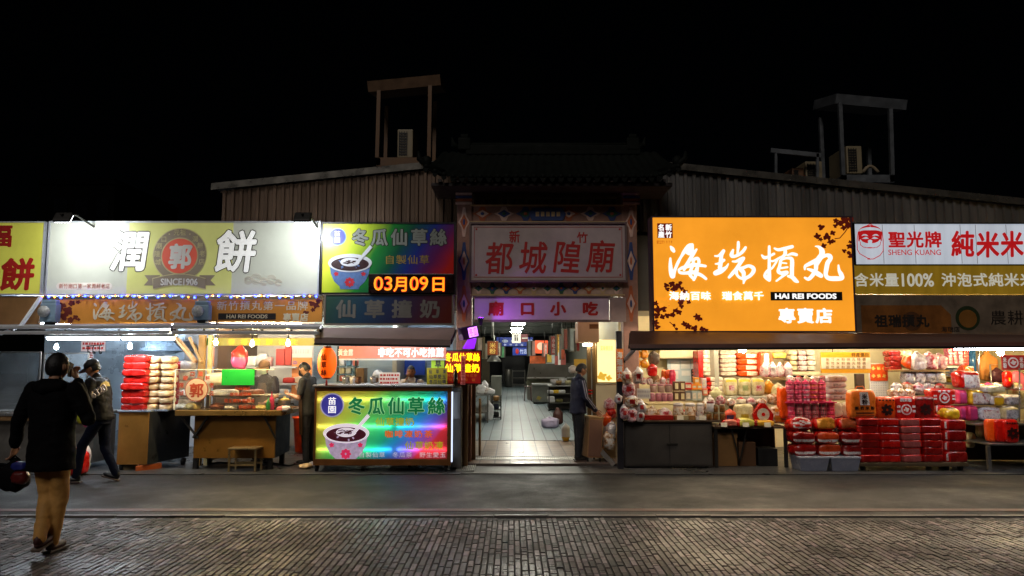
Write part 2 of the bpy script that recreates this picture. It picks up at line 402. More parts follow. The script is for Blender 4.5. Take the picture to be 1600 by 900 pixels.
me = bpy.data.meshes.new('paving'); me.from_pydata(vs, [], fs); a = me.attributes.new('tone', 'FLOAT', 'FACE'); a.data.foreach_set('value', tn); me.materials.append(BR)
o = bpy.data.objects.new('paving', me); COL.objects.link(o); tag(o, kind='structure')
gb = MB().quad((-11.2, 3.2, -.013), (11.2, 3.2, -.013), (11.2, YK, -.013), (-11.2, YK, -.013))
tag(gb.build('paving_bed', mat('dark_joint_grit', '1d1a18', .8, 0, .3, 30), loc=(0, 0, 0)), kind='structure')
# pavement strip under the stalls, threshold tiles and the hall floor
YT0, YT1 = GY(741), GY(692)
HX0, HX1 = RX(728, 12.6), RX(972, 12.6)
fl = MB().box(-14, HX0, GY(742), 16, -.05, .012); fl.box(HX1, 14, GY(742), 16, -.05, .012)
tag(fl.build('pavement', mat('stall_concrete', '434344', .36, 0, .45, 1.2, .15, 60, rvar=.18), loc=(0, 0, 0)), kind='structure')
def tiles(name, c1, c2, mo, sx, sy, off=0., rough=.3, gap=.012, bmp=.5):
    m = bpy.data.materials.new(name); m.use_nodes = True; n = m.node_tree; L = n.links.new; b = n.nodes['Principled BSDF']
    t = n.nodes.new('ShaderNodeTexCoord'); br = n.nodes.new('ShaderNodeTexBrick'); L(t.outputs['Object'], br.inputs['Vector'])
    br.offset = off; br.inputs['Scale'].default_value = 1; br.inputs['Brick Width'].default_value = sx; br.inputs['Row Height'].default_value = sy; br.inputs['Mortar Size'].default_value = gap
    for k, c in (('Color1', c1), ('Color2', c2), ('Mortar', mo)): br.inputs[k].default_value = (*H(c), 1)
    nz = n.nodes.new('ShaderNodeTexNoise'); nz.inputs['Scale'].default_value = 2.5; nz.inputs['Detail'].default_value = 6; L(t.outputs['Object'], nz.inputs['Vector'])
    mr = n.nodes.new('ShaderNodeMapRange'); L(nz.outputs[0], mr.inputs[0]); mr.inputs[1].default_value = .3; mr.inputs[2].default_value = .7; mr.inputs[3].default_value = .7; mr.inputs[4].default_value = 1.1
    vm = n.nodes.new('ShaderNodeVectorMath'); vm.operation = 'SCALE'; L(br.outputs[0], vm.inputs[0]); L(mr.outputs[0], vm.inputs['Scale']); L(vm.outputs[0], b.inputs['Base Color'])
    m2 = n.nodes.new('ShaderNodeMapRange'); L(nz.outputs[0], m2.inputs[0]); m2.inputs[3].default_value = rough-.1; m2.inputs[4].default_value = rough+.15; L(m2.outputs[0], b.inputs['Roughness'])
    bp = n.nodes.new('ShaderNodeBump'); bp.inputs['Strength'].default_value = bmp; bp.inputs['Distance'].default_value = .004; bp.invert = True; L(br.outputs['Fac'], bp.inputs['Height']); L(bp.outputs[0], b.inputs['Normal'])
    return m
YS1 = GY(729)
q = MB().box(HX0, HX1, YT0, YS1, -.05, .012); tag(q.build('concrete_apron', mat('pale_concrete', '4c4946', .5, 0, .35, 2, .15, 50), loc=(0, 0, 0)), kind='structure')
q = MB().box(HX0, HX1, YS1, YT1, -.05, .05, bev=.01); tag(q.build('threshold_tiles', tiles('pink_floor_tiles', 'a58f80', '96806f', '5c5048', .25, .32), loc=(HX0, YS1, 0)), kind='structure')
q = MB()
x0g, x1g = RX(735, GY(719), 719), RX(895, GY(719), 719); ya = GY(723.5); yb = GY(718.5)
k = x0g
while k < x1g: q.box(k, k+.018, ya, yb, .045, .056); k += .034
for yy in (ya-.012, yb): q.box(x0g, x1g, yy, yy+.012, .045, .058)
tag(q.build('drain_grate', mat('galvanised_grate', 'b5b3ac', .4, .6, .2)), 'long galvanised drain grate across the tiled passage threshold', 'drain grate')
q = MB(); x0g, x1g = RX(716, GY(730), 730), RX(742, GY(730), 730); ya = GY(738); yb = GY(722); k = x0g
while k < x1g: q.box(k, k+.016, ya, yb, .012, .03); k += .03
for yy in (ya-.01, (ya+yb)/2, yb): q.box(x0g, x1g, yy, yy+.012, .014, .027)
tag(q.build('drain_grate', mat('galvanised_grate', 'b5b3ac')), 'short galvanised drain grate beside the menu cart', 'drain grate')
YEND = 57
q = MB().box(-1.6, 3.2, YT1, YEND, -.05, .055)
tag(q.build('hall_floor', tiles('blue_grey_floor_tiles', '7d8c93', '6f7f88', '2c353b', .24, 2.4, .0, .42, .012, .0), loc=(0, YT1, 0)), kind='structure')
# ================================================================ market building
YW = 13.0
bld = thing('market_building', 'low market hall with corrugated metal gable above the stall signs', 'building', (1, YW, 0))
ZR = RZ(246, YW); XR = RX(855, YW, 246); ZL = RZ(297, YW); XL = RX(345, YW, 297); ZQ = RZ(322, YW); XQ = RX(1600, YW, 322); sl_ = (ZR-ZQ)/(XQ-XR); XQ2 = XQ + 3; ZQ2 = ZQ - 3*sl_
def rtop(x): return ZR - (XR-x)*(ZR-ZL)/(XR-XL) if x < XR else ZR - (x-XR)*sl_
CORL = mat('lamp_tinted_corrugated_metal', '5c4838', .42, .35, .4, 2.2, .06, 25, streak=True)  # brown tint stands in for sodium lamp light on the left wall
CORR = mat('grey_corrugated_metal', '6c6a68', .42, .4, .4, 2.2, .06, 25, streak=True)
def corrugated(x0, x1, m):
    vs, fs = [], []; x = x0; i = 0; pat = ((0, 0), (.035, 0), (.05, -.032), (.1, -.032), (.115, 0))
    zb = RZ(362, YW)
    while x < x1:
        for dx, dy in pat:
            if x+dx > x1: break
            vs += [(x+dx, YW+dy, zb), (x+dx, YW+dy, rtop(x+dx)-.02)]
        x += .15
    for i in range(len(vs)//2-1): fs.append((2*i, 2*i+2, 2*i+3, 2*i+1))
    return MB()._faces([Vector(v) for v in vs], fs)
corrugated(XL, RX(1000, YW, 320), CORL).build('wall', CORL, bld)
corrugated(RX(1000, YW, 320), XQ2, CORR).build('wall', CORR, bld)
rf = MB()
for xa, xb in ((XL-.12, XR), (XR, XQ2)):
    a, c = rtop(xa), rtop(xb)
    rf.slab((xa, YW-.08, a+.10), (xb, YW-.08, c+.10), (xb, 42, c+.10), (xa, 42, a+.10), .05)
rf.build('roof', mat('roof_sheet', '5c6068', .35, .6, .3, 1.5), bld)
fa = MB()
for xa, xb in ((XL-.14, XR), (XR, XQ2)):
    x = xa
    while x < xb - .05:
        x2 = min(x+2.4, xb); a, c = rtop(x), rtop(x2); yy = YW-.095
        fa.slab((x+.004, yy, a-.005), (x2, yy, c-.005), (x2, yy, c+.115), (x+.004, yy, a+.115), -.012); x = x2
fa.build('fascia', mat('fascia_flashing', '7c7870', .3, .75, .3, 3, .1, 5), bld)
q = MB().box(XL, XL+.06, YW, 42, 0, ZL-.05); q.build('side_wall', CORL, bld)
# ---- ceiling and inner walls of the stall rows
ZC = 2.62
YB = 15.0
q = MB().box(-9.5, HX0-.2, YW+.05, YB+.2, ZC, ZC+.06); q.box(HX1+.2, 9.8, YW+.05, YB+.2, ZC, ZC+.06)
q.build('ceiling', mat('stall_ceiling', 'a9a79f', .7, 0, .2, 2), bld)
SHUT = mat('blue_grey_shutter', '7e94a6', .4, .25, .2, 2)
q = MB()
for k in range(40): q.box(RX(490, YB), HX0-.2, YB, YB+.03 - (.012 if k % 2 else 0), k*.065, k*.065+.063)
q.build('shutter', SHUT, bld)
MIDW = mat('pale_stall_wall', 'c9ccd0', .5, 0, .15, 1.5)
MB().box(RX(288, YB), RX(490, YB), YB, YB+.06, 0, ZC).build('back_wall', MIDW, bld)
MB().box(-9.5, RX(288, YB), YB, YB+.06, 0, ZC).build('back_wall', mat('steel_lined_wall', '93a4b2', .3, .5, .25, 1.2), bld)
MB().box(HX1+.2, 9.8, 14.9, 14.96, 0, ZC).build('back_wall', CREAM, bld)
MB().box(HX1+.06, HX1+.14, 13.4, 17, 0, ZC+.3).build('partition_wall', CREAM, bld)
MB().box(HX0-.3, HX0-.22, 13.6, 17, 0, ZC+.3).build('partition_wall', mat('grey_partition', '6d6f70', .5), bld)
MB().box(9.7, 9.78, 11.5, 15, 0, ZC).build('end_wall', CREAM, bld)
# hall behind the gate
ZH = 3.55
q = MB().box(-2.2, 3.8, YW+.1, YEND, ZH, ZH+.06); q.build('hall_ceiling', mat('hall_ceiling_board', '8f938c', .6, 0, .2, 1), bld)
q = MB().box(-2.2, -2.12, 13.6, YEND, 0, ZH); q.box(3.72, 3.8, 13.6, YEND, 0, ZH); q.build('hall_wall', mat('hall_wall_tile', 'a6a496', .5, 0, .3, 1), bld)
MB().box(-2.2, 3.8, YEND, YEND+.1, 0, ZH).build('hall_end_wall', mat('dark_hall_end', '1a2026', .5), bld)
for yy in (18, 22, 26, 30, 35, 40, 45, 50): MB().box(-2.1, 3.7, yy, yy+.14, ZH-.2, ZH).build('beam', mat('hall_beam', '5d615c', .5), bld)
# ---- distant block, lack of light put into its near-black colours
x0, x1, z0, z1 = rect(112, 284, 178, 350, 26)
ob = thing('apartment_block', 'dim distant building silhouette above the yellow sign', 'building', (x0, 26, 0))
MB().box(x0-1.2, x1, 26, 31, 0, z1-.1).build('wall', mat('far_wall_darkened', '080807', .9, spec=0), ob)
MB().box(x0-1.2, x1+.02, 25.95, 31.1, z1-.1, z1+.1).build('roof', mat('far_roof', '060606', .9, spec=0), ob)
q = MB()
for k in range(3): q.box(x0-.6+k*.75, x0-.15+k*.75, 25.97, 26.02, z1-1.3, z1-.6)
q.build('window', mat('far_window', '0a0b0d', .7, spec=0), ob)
# ================================================================ temple gate
YG = 12.5
gate = thing('temple_gate', 'painted temple gate with tiled roof over the passage entrance', 'gate', (RX(855, YG), YG, 0))
PAINT = mat('weathered_gate_paint', '9a7060', .6, 0, .35, 4, .15, 20)
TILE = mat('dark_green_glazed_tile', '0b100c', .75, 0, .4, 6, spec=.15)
GOLD = mat('faded_gold_trim', 'c8a878', .5, .1, .3, 8)
BLUEP = mat('gate_blue_paint', '2c4076', .5, 0, .3, 8); GREENP = mat('gate_green_paint', '2a5a40', .5, 0, .3, 8); ORP = mat('gate_orange_paint', 'b0582c', .5, 0, .3, 8)
PINKP = mat('gate_pink_paint', 'd8b4a4', .55, 0, .3, 8)
def zig(mb, a, b, c, d, Y, n, m):
    x0, x1, z0, z1 = rect(a, b, c, d, Y); w = (x1-x0)/n
    for i in range(n):
        cx = x0 + w*(i+.5); mm = m[i % len(m)]; hh = (z1-z0)/2; zc = (z0+z1)/2
        mb.prism([(cx-w*.46, zc), (cx-w*.2, zc+hh*.35), (cx-w*.1, zc+hh*.92), (cx+w*.1, zc+hh*.92), (cx+w*.2, zc+hh*.35), (cx+w*.46, zc), (cx+w*.2, zc-hh*.35), (cx+w*.1, zc-hh*.92), (cx-w*.1, zc-hh*.92), (cx-w*.2, zc-hh*.35)], Y-.006, Y, mm)
        mb.prism([(cx-w*.3, zc), (cx, zc+hh*.5), (cx+w*.3, zc), (cx, zc-hh*.5)], Y-.010, Y, m[(i+1) % len(m)])
        mb.ball((cx, Y-.01, zc), (w*.09, .006, hh*.2), 8, m[(i+2) % len(m)])
for a, c in ((713, 737), (974, 998)):
    p = BX(a, 300, c, 735, YG-.02, YG+.28, bev=.02); pl = p.build('pillar', PAINT, gate)
    d = MB(); zig(d, a+2, 322, c-2, 372, YG-.022, 1, [0, 1, 2]); zig(d, a+2, 376, c-2, 440, YG-.022, 1, [2, 0, 1]); zig(d, a+2, 444, c-2, 505, YG-.022, 1, [1, 0, 2])
    x0, x1, z0, z1 = rect(a, 300, c, 320, YG)
    for k in range(4): d.box(x0-.01, x1+.01, YG-.05, YG-.021, z0+k*(z1-z0)/4, z0+(k+.6)*(z1-z0)/4, k % 3)
    d.build('painted_ornament', [PINKP, ORP, BLUEP], pl)
for a, b_, c, d, nm in ((735, 320, 975, 348, 7), (735, 439, 976, 462, 11)):
    be = BX(a, b_, c, d, YG, YG+.2, bev=.01).build('beam', mat('frieze_cream', 'b89a86', .6, 0, .35, 6) if nm == 11 else PAINT, gate)
    t = MB(); zig(t, a+2, b_+2, c-2, d-2, YG-.001, nm, [0, 1, 2, 3, 4] if nm == 11 else [3, 0, 2, 1])
    x0, x1, z0, z1 = rect(a, b_, c, d, YG)
    t.box(x0, x1, YG-.03, YG-.001, z1-.025, z1-.002, 4); t.box(x0, x1, YG-.03, YG-.001, z0, z0+.022, 4)
    if nm == 7:
        xa, xb, za, zb = rect(826, 325, 884, 345, YG); hh = (zb-za)/2; zc = (za+zb)/2
        t.prism([(xa, zc), (xa+.06, zb), (xb-.06, zb), (xb, zc), (xb-.06, za), (xa+.06, za)], YG-.03, YG-.011, 2)
        for i in range(5): t.box(xa+.12+i*.09, xa+.18+i*.09, YG-.034, YG-.03, zc-.04, zc+.04, 4)
    t.build('painted_ornament', [PINKP, GREENP, BLUEP, ORP, GOLD], be)
# roof of the gate: under-eave board, tile courses, ridge, upturned corners
x0, x1, z0, z1 = rect(662, 236, 1060, 288, YG-.3); xm = (x0+x1)/2
zr = RZ(236, YG)
for nm_, ya, yb in (('roof', YG-.62, YG+.12), ('roof', YG+.86, YG+.12)):
    r_ = MB(); nc = 29
    ze = RZ(277, YG-.62)
    def up(t): return .22*max(0, abs(t)-.72)/.28*max(0, abs(t)-.72)/.28
    vs, fs = [], []
    for i in range(nc*4+1):
        t = -1 + 2*i/(nc*4); rib = .028*abs(math.sin(math.pi*i/4*1.0)); xx = xm + t*(x1-x0)/2
        for j in range(6):
            v = j/5; vs.append(Vector((xm+t*(x1-x0)/2*(1-.12*v), ya+(yb-ya)*v, ze + (zr-ze)*(.55*v+.45*v*v) + rib + up(t)*(1-v))))
    for i in range(nc*4):
        for j in range(5): fs.append((i*6+j, i*6+j+1, (i+1)*6+j+1, (i+1)*6+j))
    r_._faces(vs, fs, 0, True)
    for i in range(nc):
        t = -1 + 2*(i+.5)/nc; cx = xm+t*(x1-x0)/2
        r_.tube([(cx, ya-.012 if ya < yb else ya+.012, ze+.012+up(t)), (cx, ya+.02, ze+.02+up(t))], .042, 10)
        pts = [(cx-.05, ze+up(t)-.005), (cx+.05, ze+up(t)-.005), (cx+.035, ze+up(t)-.055), (cx, ze+up(t)-.085), (cx-.035, ze+up(t)-.055)]
        r_.prism(pts, ya-.006, ya+.01)
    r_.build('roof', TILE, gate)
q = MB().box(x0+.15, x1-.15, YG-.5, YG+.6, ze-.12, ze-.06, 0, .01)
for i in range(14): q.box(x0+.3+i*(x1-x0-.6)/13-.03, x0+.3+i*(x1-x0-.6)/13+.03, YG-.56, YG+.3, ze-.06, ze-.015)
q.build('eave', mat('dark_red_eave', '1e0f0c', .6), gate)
xa, xb, za, zb = rect(728, 230, 1000, 240, YG+.12)
q = MB().box(xa, xb, YG+.04, YG+.2, zr-.05, zb+.02, 0, .02); q.tube([(xa-.05, YG+.12, zb+.03), (xb+.05, YG+.12, zb+.03)], .05, 10)
rg = q.build('ridge', TILE, gate)
for cx, s_ in ((726, -1), (988, 1)):
    c = P(cx, 222, YG+.12); q = MB()
    q.box(c.x-.11, c.x+.11, YG+.03, YG+.21, c.z-.16, c.z+.06, 0, .02); q.box(c.x-.07, c.x+.07, YG+.05, YG+.19, c.z+.06, c.z+.13, 0, .02)
    q.tube([(c.x+s_*.1, YG+.12, c.z-.1), (c.x+s_*.2, YG+.12, c.z-.04), (c.x+s_*.22, YG+.12, c.z+.08)], [.06, .045, .015], 8)
    q.build('ridge_ornament', TILE, gate)
for s_ in (-1, 1):
    cx = xm+s_*(x1-x0)/2; q = MB()
    q.tube([(cx-s_*.35, YG-.4, ze+.12), (cx-s_*.1, YG-.56, ze+.2), (cx+s_*.04, YG-.62, ze+.32), (cx+s_*.05, YG-.62, ze+.44)], [.07, .065, .05, .02], 8)
    q.ball((cx-s_*.08, YG-.58, ze+.28), (.09, .06, .1), 8); q.build('eave_ornament', TILE, gate)
# gate boards
BOARD = mat('aged_white_board', 'bcaaa4', .5, 0, .2, 2)
x0, x1, z0, z1 = rect(736, 350, 977, 438, YG-.1)
gs = thing('temple_name_board', 'large off-white board lettered in red brush characters under the tiled gate roof', 'sign', (x0, YG-.1, z0))
MB().box(x0, x1, YG-.1, YG-.01, z0, z1, 0, .012).build('board', BOARD, gs)
q = MB()
for e_ in (.05,):
    for a in ((x0+.1, x1-.1, z1-e_-.008, z1-e_), (x0+.1, x1-.1, z0+e_, z0+e_+.008), (x0+e_, x0+e_+.008, z0+.1, z1-.1), (x1-e_-.008, x1-e_, z0+.1, z1-.1)): q.box(a[0], a[1], YG-.104, YG-.1, a[2], a[3])
for sx, ex in ((1, x0), (-1, x1)):
    for sz, ez in ((1, z0), (-1, z1)): q.box(ex+sx*.05, ex+sx*.12, YG-.104, YG-.1, ez+sz*.05, ez+sz*.058); q.box(ex+sx*.05, ex+sx*.058, YG-.104, YG-.1, ez+sz*.05, ez+sz*.12); q.box(ex+sx*.075, ex+sx*.105, YG-.105, YG-.1, ez+sz*.075, ez+sz*.105)
fr = MB()
fr.box(x0-.03, x0, YG-.13, YG-.01, z0-.03, z1+.03); fr.box(x1, x1+.03, YG-.13, YG-.01, z0-.03, z1+.03); fr.box(x0, x1, YG-.13, YG-.01, z1, z1+.03); fr.box(x0, x1, YG-.13, YG-.01, z0-.03, z0)
fr.build('frame', mat('board_frame', '6e5a54', .5), gs)
q.build('border', REDP, gs)
text_px('都城隍廟', 752, 375, 963, 428, YG-.101, REDP, gs, bold=.014, shear=.08, jit=.03, fill=.84)
text_px('新', 795, 360, 813, 380, YG-.101, REDP, gs, bold=.02, jit=.03); text_px('竹', 901, 362, 919, 380, YG-.101, REDP, gs, bold=.02)
x0, x1, z0, z1 = rect(741, 465, 952, 500, YG-.15)
gs = thing('snack_street_board', 'long white board with four red characters hung low across the passage', 'sign', (x0, YG-.15, z0))
MB().box(x0, x1, YG-.15, YG-.01, z0, z1, 0, .01).build('board', mat('pinkish_white_board', 'ccb4b8', .45, 0, .15, 2), gs)
fr = MB(); fr.box(x0-.02, x1+.02, YG-.17, YG-.01, z1, z1+.03); fr.box(x0-.02, x1+.02, YG-.17, YG-.01, z0-.03, z0); fr.build('frame', mat('board_frame', '6e5a54', .5), gs)
for ch, cx in zip('廟口小吃', (775, 824, 872, 922)): text_px(ch, cx-14, 471, cx+14, 493, YG-.151, REDP, gs, bold=.045)
x0, x1, z0, z1 = rect(953, 465, 978, 503, YG-.06)
tag(MB().box(x0, x1, YG-.06, YG-.01, z0, z1, 0, .005).build('blank_board', mat('plain_board', 'a08884', .5)), 'narrow blank whitish panel right of the low red-lettered board', 'panel')
q = MB(); q.box(-9.5, HX0-.1, YW-.01, YW+.05, 2.6, 3.85); q.box(HX1+.1, 9.8, YW-.01, YW+.05, 2.6, 3.95); q.box(HX0-.1, HX1+.1, YW-.01, YW+.05, 3.56, 4.05)
q.build('sign_backing_wall', mat('backing_wall', '55524c', .6), bld)
q = MB(); q.box(-9.5, XL, 12.4, YB+.3, 3.85, 3.92); q.build('lean_to_roof', mat('roof_sheet', '5c6068'), bld)
# ================================================================ rooftop frames and air conditioners
FRM = mat('rusty_painted_steel', '664c34', .55, .3, .4, 4); FRG = mat('galvanised_frame', '6c7074', .45, .5, .3, 4)
YF = 14.5
def rooframe(name, label, slab, pl, pr, base, m, dep=1.1):
    (ax, ay0, ay1), (bx, by0, by1) = slab
    a0, a1, b0, b1 = P(ax, ay0, YF), P(ax, ay1, YF), P(bx, by0, YF), P(bx, by1, YF)
    t = thing(name, label, 'roof frame', (RX(base[0], YF, base[1]), YF, RZ(base[3], YF)))
    th = (a0.z-a1.z)
    d = Vector((0, dep, .25)); up = Vector((0, 0, th))
    q = MB(); q.slab(a1+up, b1+up, b1+up+d, a1+up+d, th); q.build('canopy', m, t)
    for (tx, ty, bx_, by) in (pl, pr):
        p0, p1 = P(tx, ty, YF), P(bx_, by, YF)
        for yy in (0, dep*.85): MB().bar(p0+Vector((0, yy+.03, 0)), p1+Vector((0, yy+.03, -.3 if yy else 0)), .075).build('post', m, t)
    x0, x1, z0, z1 = rect(*base, YF); q = MB()
    q.box(x0, x1, YF, YF+.08, z0, z1); q.box(x0, x1, YF+dep*.85, YF+dep*.85+.08, z0, z1); q.box(x0, x0+.08, YF, YF+dep, z0+.01, z1-.01); q.box(x1-.08, x1, YF, YF+dep, z0+.01, z1-.01)
    for k in range(6): q.box(x0+.1+k*(x1-x0-.2)/6, x0+.18+k*(x1-x0-.2)/6, YF+.09, YF+dep*.84, z1-.05, z1-.01)
    q.build('platform', m, t); return t
rooframe('rooftop_frame', 'brown steel frame with tilted top slab on the roof left of the gate', ((573, 127, 143), (687, 119, 132)), (592, 141, 589, 246), (672, 133, 670, 246), (588, 246, 672, 259), FRM)
rooframe('rooftop_frame', 'grey steel frame with sloping top slab on the roof at right', ((1308, 146, 161), (1419, 157, 171)), (1313, 160, 1318, 273), (1392, 170, 1395, 273), (1317, 273, 1397, 285), FRG)
def aircon(a, b, c, d, label, m, Y=YF+.25, dep=.34):
    x0, x1, z0, z1 = rect(a, b, c, d, Y)
    t = thing('air_conditioner', label, 'air conditioner', ((x0+x1)/2, Y, z0), 'air conditioners on the roof')
    MB().box(x0, x1, Y, Y+dep+.5, z0, z1, 0, .015).build('casing', m, t)
    g_ = MB(); n_ = 9
    for k in range(n_): g_.box(x0+.03, x1-.12, Y-.015, Y-.001, z0+.05+k*(z1-z0-.1)/n_, z0+.05+(k+.55)*(z1-z0-.1)/n_)
    for k in range(4): g_.box(x0+.03+k*(x1-x0-.16)/3, x0+.045+k*(x1-x0-.16)/3, Y-.02, Y-.0155, z0+.04, z1-.05)
    g_.build('grille', DARK, t)
    for sx in (x0+.04, x1-.09): MB().box(sx, sx+.05, Y+.02, Y+dep+.4, z0-.04, z0).build('foot', RUBBER, t)
ACM = mat('air_conditioner_beige', '8d8064', .5, 0, .2, 3)
aircon(621, 202, 645, 246, 'narrow outdoor air conditioner inside the brown roof frame', ACM)
aircon(1323, 228, 1347, 271, 'tall beige outdoor air conditioner inside the grey roof frame', ACM)
aircon(1259, 252, 1285, 288, 'beige air conditioner under the thin dark roof rail', ACM)
aircon(1238, 262, 1256, 286, 'small brownish air conditioner at the left end under the thin roof rail', mat('brown_ac', '6e4c30', .6, 0, .3))
c0 = P(1348, 271, YF+.4); pts = [c0 + Vector((.32*t, 0, .02+.13*math.sin(math.pi*min(1, t*1.0)))) for t in [i/10 for i in range(11)]]
tag(MB().tube(pts, .035, 8).build('insulated_pipe', mat('pipe_wrap', '8f7f66', .7, 0, .3)), 'thick wrapped pipe bending from the air conditioner in the grey frame', 'pipe')
t = thing('rail_stand', 'thin dark metal rail stand over two air conditioners on the roof', 'rail', tuple(P(1212, 288, YF)))
MB().bar(P(1204, 235, YF), P(1282, 243, YF), .05, .09).build('rail', FRG, t)
for px in (1212, 1277): MB().bar(P(px, 240, YF), P(px, 290, YF), .05).build('post', FRG, t)
# ================================================================ signs over the stalls
YS = 11.8
def signbox(name, label, a, b, c, d, m, Y=YS, th=.22, frame=None, fw=.03, group=None, edge=None):
    x0, x1, z0, z1 = rect(a, b, c, d, Y)
    t = thing(name, label, 'sign', ((x0+x1)/2, Y, z0), group)
    MB().box(x0, x1, Y, Y+.03, z0, z1).build('panel', m, t)
    MB().box(x0+.004, x1-.004, Y+.03, Y+th, z0+.004, z1-.004).build('casing', edge or GREYM, t)
    if frame:
        q = MB()
        q.box(x0-fw, x0, Y-.015, Y+th-.01, z0-fw, z1+fw); q.box(x1, x1+fw, Y-.015, Y+th-.01, z0-fw, z1+fw)
        q.box(x0, x1, Y-.015, Y+th-.01, z1, z1+fw); q.box(x0, x1, Y-.015, Y+th-.01, z0-fw, z0); q.build('frame', frame, t)
    return t
def leafpoly(cx, cz, s, a, lobes=3):
    out = []; n = 18
    for i in range(n):
        th = 2*math.pi*i/n; r = s*(.55+.45*abs(math.cos(lobes*th/2)))*(1+.12*math.sin(5*th+cx*9)); out.append((cx+r*math.cos(th+a), cz+r*math.sin(th+a)*.9))
    return out
def leaves(lst, Y, m, parent, name='flower_print', petals=(), pm=None):
    q = MB()
    for i, (px, py, s, a) in enumerate(lst):
        p = P(px, py, Y); q.prism(leafpoly(p.x, p.z, s*Y/F, a, 3 + i % 3), Y-.002-.0002*i, Y)
    for i, (px, py, s, a) in enumerate(petals):
        p = P(px, py, Y); q.prism(leafpoly(p.x, p.z, s*Y/F, a, 5), Y-.012-.0002*i, Y-.0111, 1)
    return q.build(name, [m, pm] if pm else m, parent)
# --- yellow-green sign at the far left
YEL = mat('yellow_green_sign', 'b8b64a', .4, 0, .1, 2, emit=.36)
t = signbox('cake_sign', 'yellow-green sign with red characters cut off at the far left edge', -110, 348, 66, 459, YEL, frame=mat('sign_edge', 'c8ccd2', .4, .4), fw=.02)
text_px('福', -23, 350, 22, 386, YS-.001, REDP, t, bold=.035); text_px('餅', -2, 403, 53, 455, YS-.001, REDP, t, bold=.035, shear=.08, jit=.02)
text_px('福', -85, 405, -30, 455, YS-.001, REDP, t, bold=.035)
# --- big white and green sign, two floodlights plus a glow added to its panels
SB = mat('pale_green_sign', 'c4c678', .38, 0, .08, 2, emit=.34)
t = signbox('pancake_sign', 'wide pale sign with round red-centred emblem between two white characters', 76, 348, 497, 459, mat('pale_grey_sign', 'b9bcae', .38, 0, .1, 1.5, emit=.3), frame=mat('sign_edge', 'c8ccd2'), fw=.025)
x0, x1, z0, z1 = rect(200, 348, 363, 459, YS)
MB().box(x0, x1, YS-.004, YS, z0+.003, z1-.003).build('green_panel', SB, t)
OUT = mat('dark_outline', '3c3a34', .5)
for ch, a, b, c, d in (('潤', 170, 358, 231, 424), ('餅', 332, 358, 399, 426)):
    text_px(ch, a, b, c, d, YS-.004, OUT, t, 'lettering_outline', bold=.05, shear=.1, depth=.004); text_px(ch, a, b, c, d, YS-.009, mat('lit_white_soft', 'eeeeea', .5, 0, .05, emit=.45), t, bold=.026, shear=.1, depth=.004)
EMB = mat('emblem_taupe', '8a7e6c', .5, 0, .08, emit=.2); CRM = mat('emblem_cream', 'd6cc9c', .5); REDE = mat('emblem_red', 'cc5642', .5, 0, .08, emit=.3)
def disc(mb, px, py, r, Y, d, m=0, r2=0, n=48):
    p = P(px, py, Y); s = r*Y/F; mb.prism([(p.x+s*math.cos(2*math.pi*i/n), p.z+s*math.sin(2*math.pi*i/n)) for i in range(n)], Y-d, Y-d+.0025, m)
q = MB(); Ye = YS-.004
disc(q, 281, 398, 42.5, Ye, .003, 1); disc(q, 281, 398, 41, Ye, .006, 0); disc(q, 281, 400, 29.5, Ye, .009, 1); disc(q, 281, 400, 27.5, Ye, .012, 2)
def rib(pts, d, m): q.prism([(P(a, b, Ye).x, P(a, b, Ye).z) for a, b in pts], Ye-d, Ye-d+.0025, m)
rib([(226, 430), (250, 430), (250, 446), (225, 446), (232, 438)], .007, 0); rib([(336, 430), (312, 430), (312, 446), (337, 446), (329, 438)], .007, 0)
top = [(240+82*i/12, 436-7*math.sin(math.pi*i/12)) for i in range(13)]; bot = [(322-82*i/12, 451-7*math.sin(math.pi*i/12)) for i in range(13)]
rib([(a-1.5 if i == 0 else a, b-1.5) for i, (a, b) in enumerate(top)] + [(a, b+1.5) for a, b in bot], .0145, 1); rib(top+bot, .0175, 0)
q.build('emblem', [EMB, CRM, REDE], t)
text_px('郭', 262, 380, 300, 420, Ye-.013, TXTW, t, bold=.04, shear=.04)
text_px('SINCE1906', 251, 435, 309, 446, Ye-.018, TXTW, t, bold=.03, cjk=False)
q = MB()
for i, ch in enumerate('城隍廟口'):
    a = rad(197-i*21.0); cx, cy = 281+35.5*math.cos(a), 399-35.5*math.sin(a); text_px(ch, cx-5, cy-5, cx+5, cy+5, Ye-.007, None, None, mb=q)
for i, ch in enumerate('潤餅老店'):
    a = rad(47-i*21.0); cx, cy = 281+35.5*math.cos(a), 399-35.5*math.sin(a); text_px(ch, cx-5, cy-5, cx+5, cy+5, Ye-.007, None, None, mb=q)
text_px('元祖', 271, 358, 291, 368, Ye-.007, None, None, mb=q); disc(q, 265, 366, 1.3, Ye, .009); disc(q, 297, 366, 1.3, Ye, .009)
q.build('lettering', CRM, t)
q = MB(); pa = [(94+6*math.cos(a), 447-5.5*math.sin(a)) for a in [math.pi/2+math.pi*i/8 for i in range(9)]] + [(170+6*math.cos(a), 447-5.5*math.sin(a)) for a in [-math.pi/2+math.pi*i/8 for i in range(9)]]
q.prism([(P(a, b, YS).x, P(a, b, YS).z) for a, b in pa], YS-.003, YS); q.build('pill_label', mat('pill_white', 'e8e0d4', .5), t)
text_px('新竹廟口第一家潤餅老店', 92, 443, 172, 451, YS-.004, mat('pale_red_print', 'c07a68', .5), t, bold=.0)
q = MB()
for cx, cy, r in ((388, 438, 6), (400, 436, 8), (412, 440, 6), (424, 437, 7), (435, 442, 5)):
    for k in range(3):
        rr = r*(1-.3*k); p = P(cx, cy, YS); q.tube([(p.x+rr*Y_*math.cos(a)/F, YS-.002, p.z+rr*Y_*math.sin(a)/F) for Y_ in (YS,) for a in [i*.3 for i in range(20)]], .006, 5)
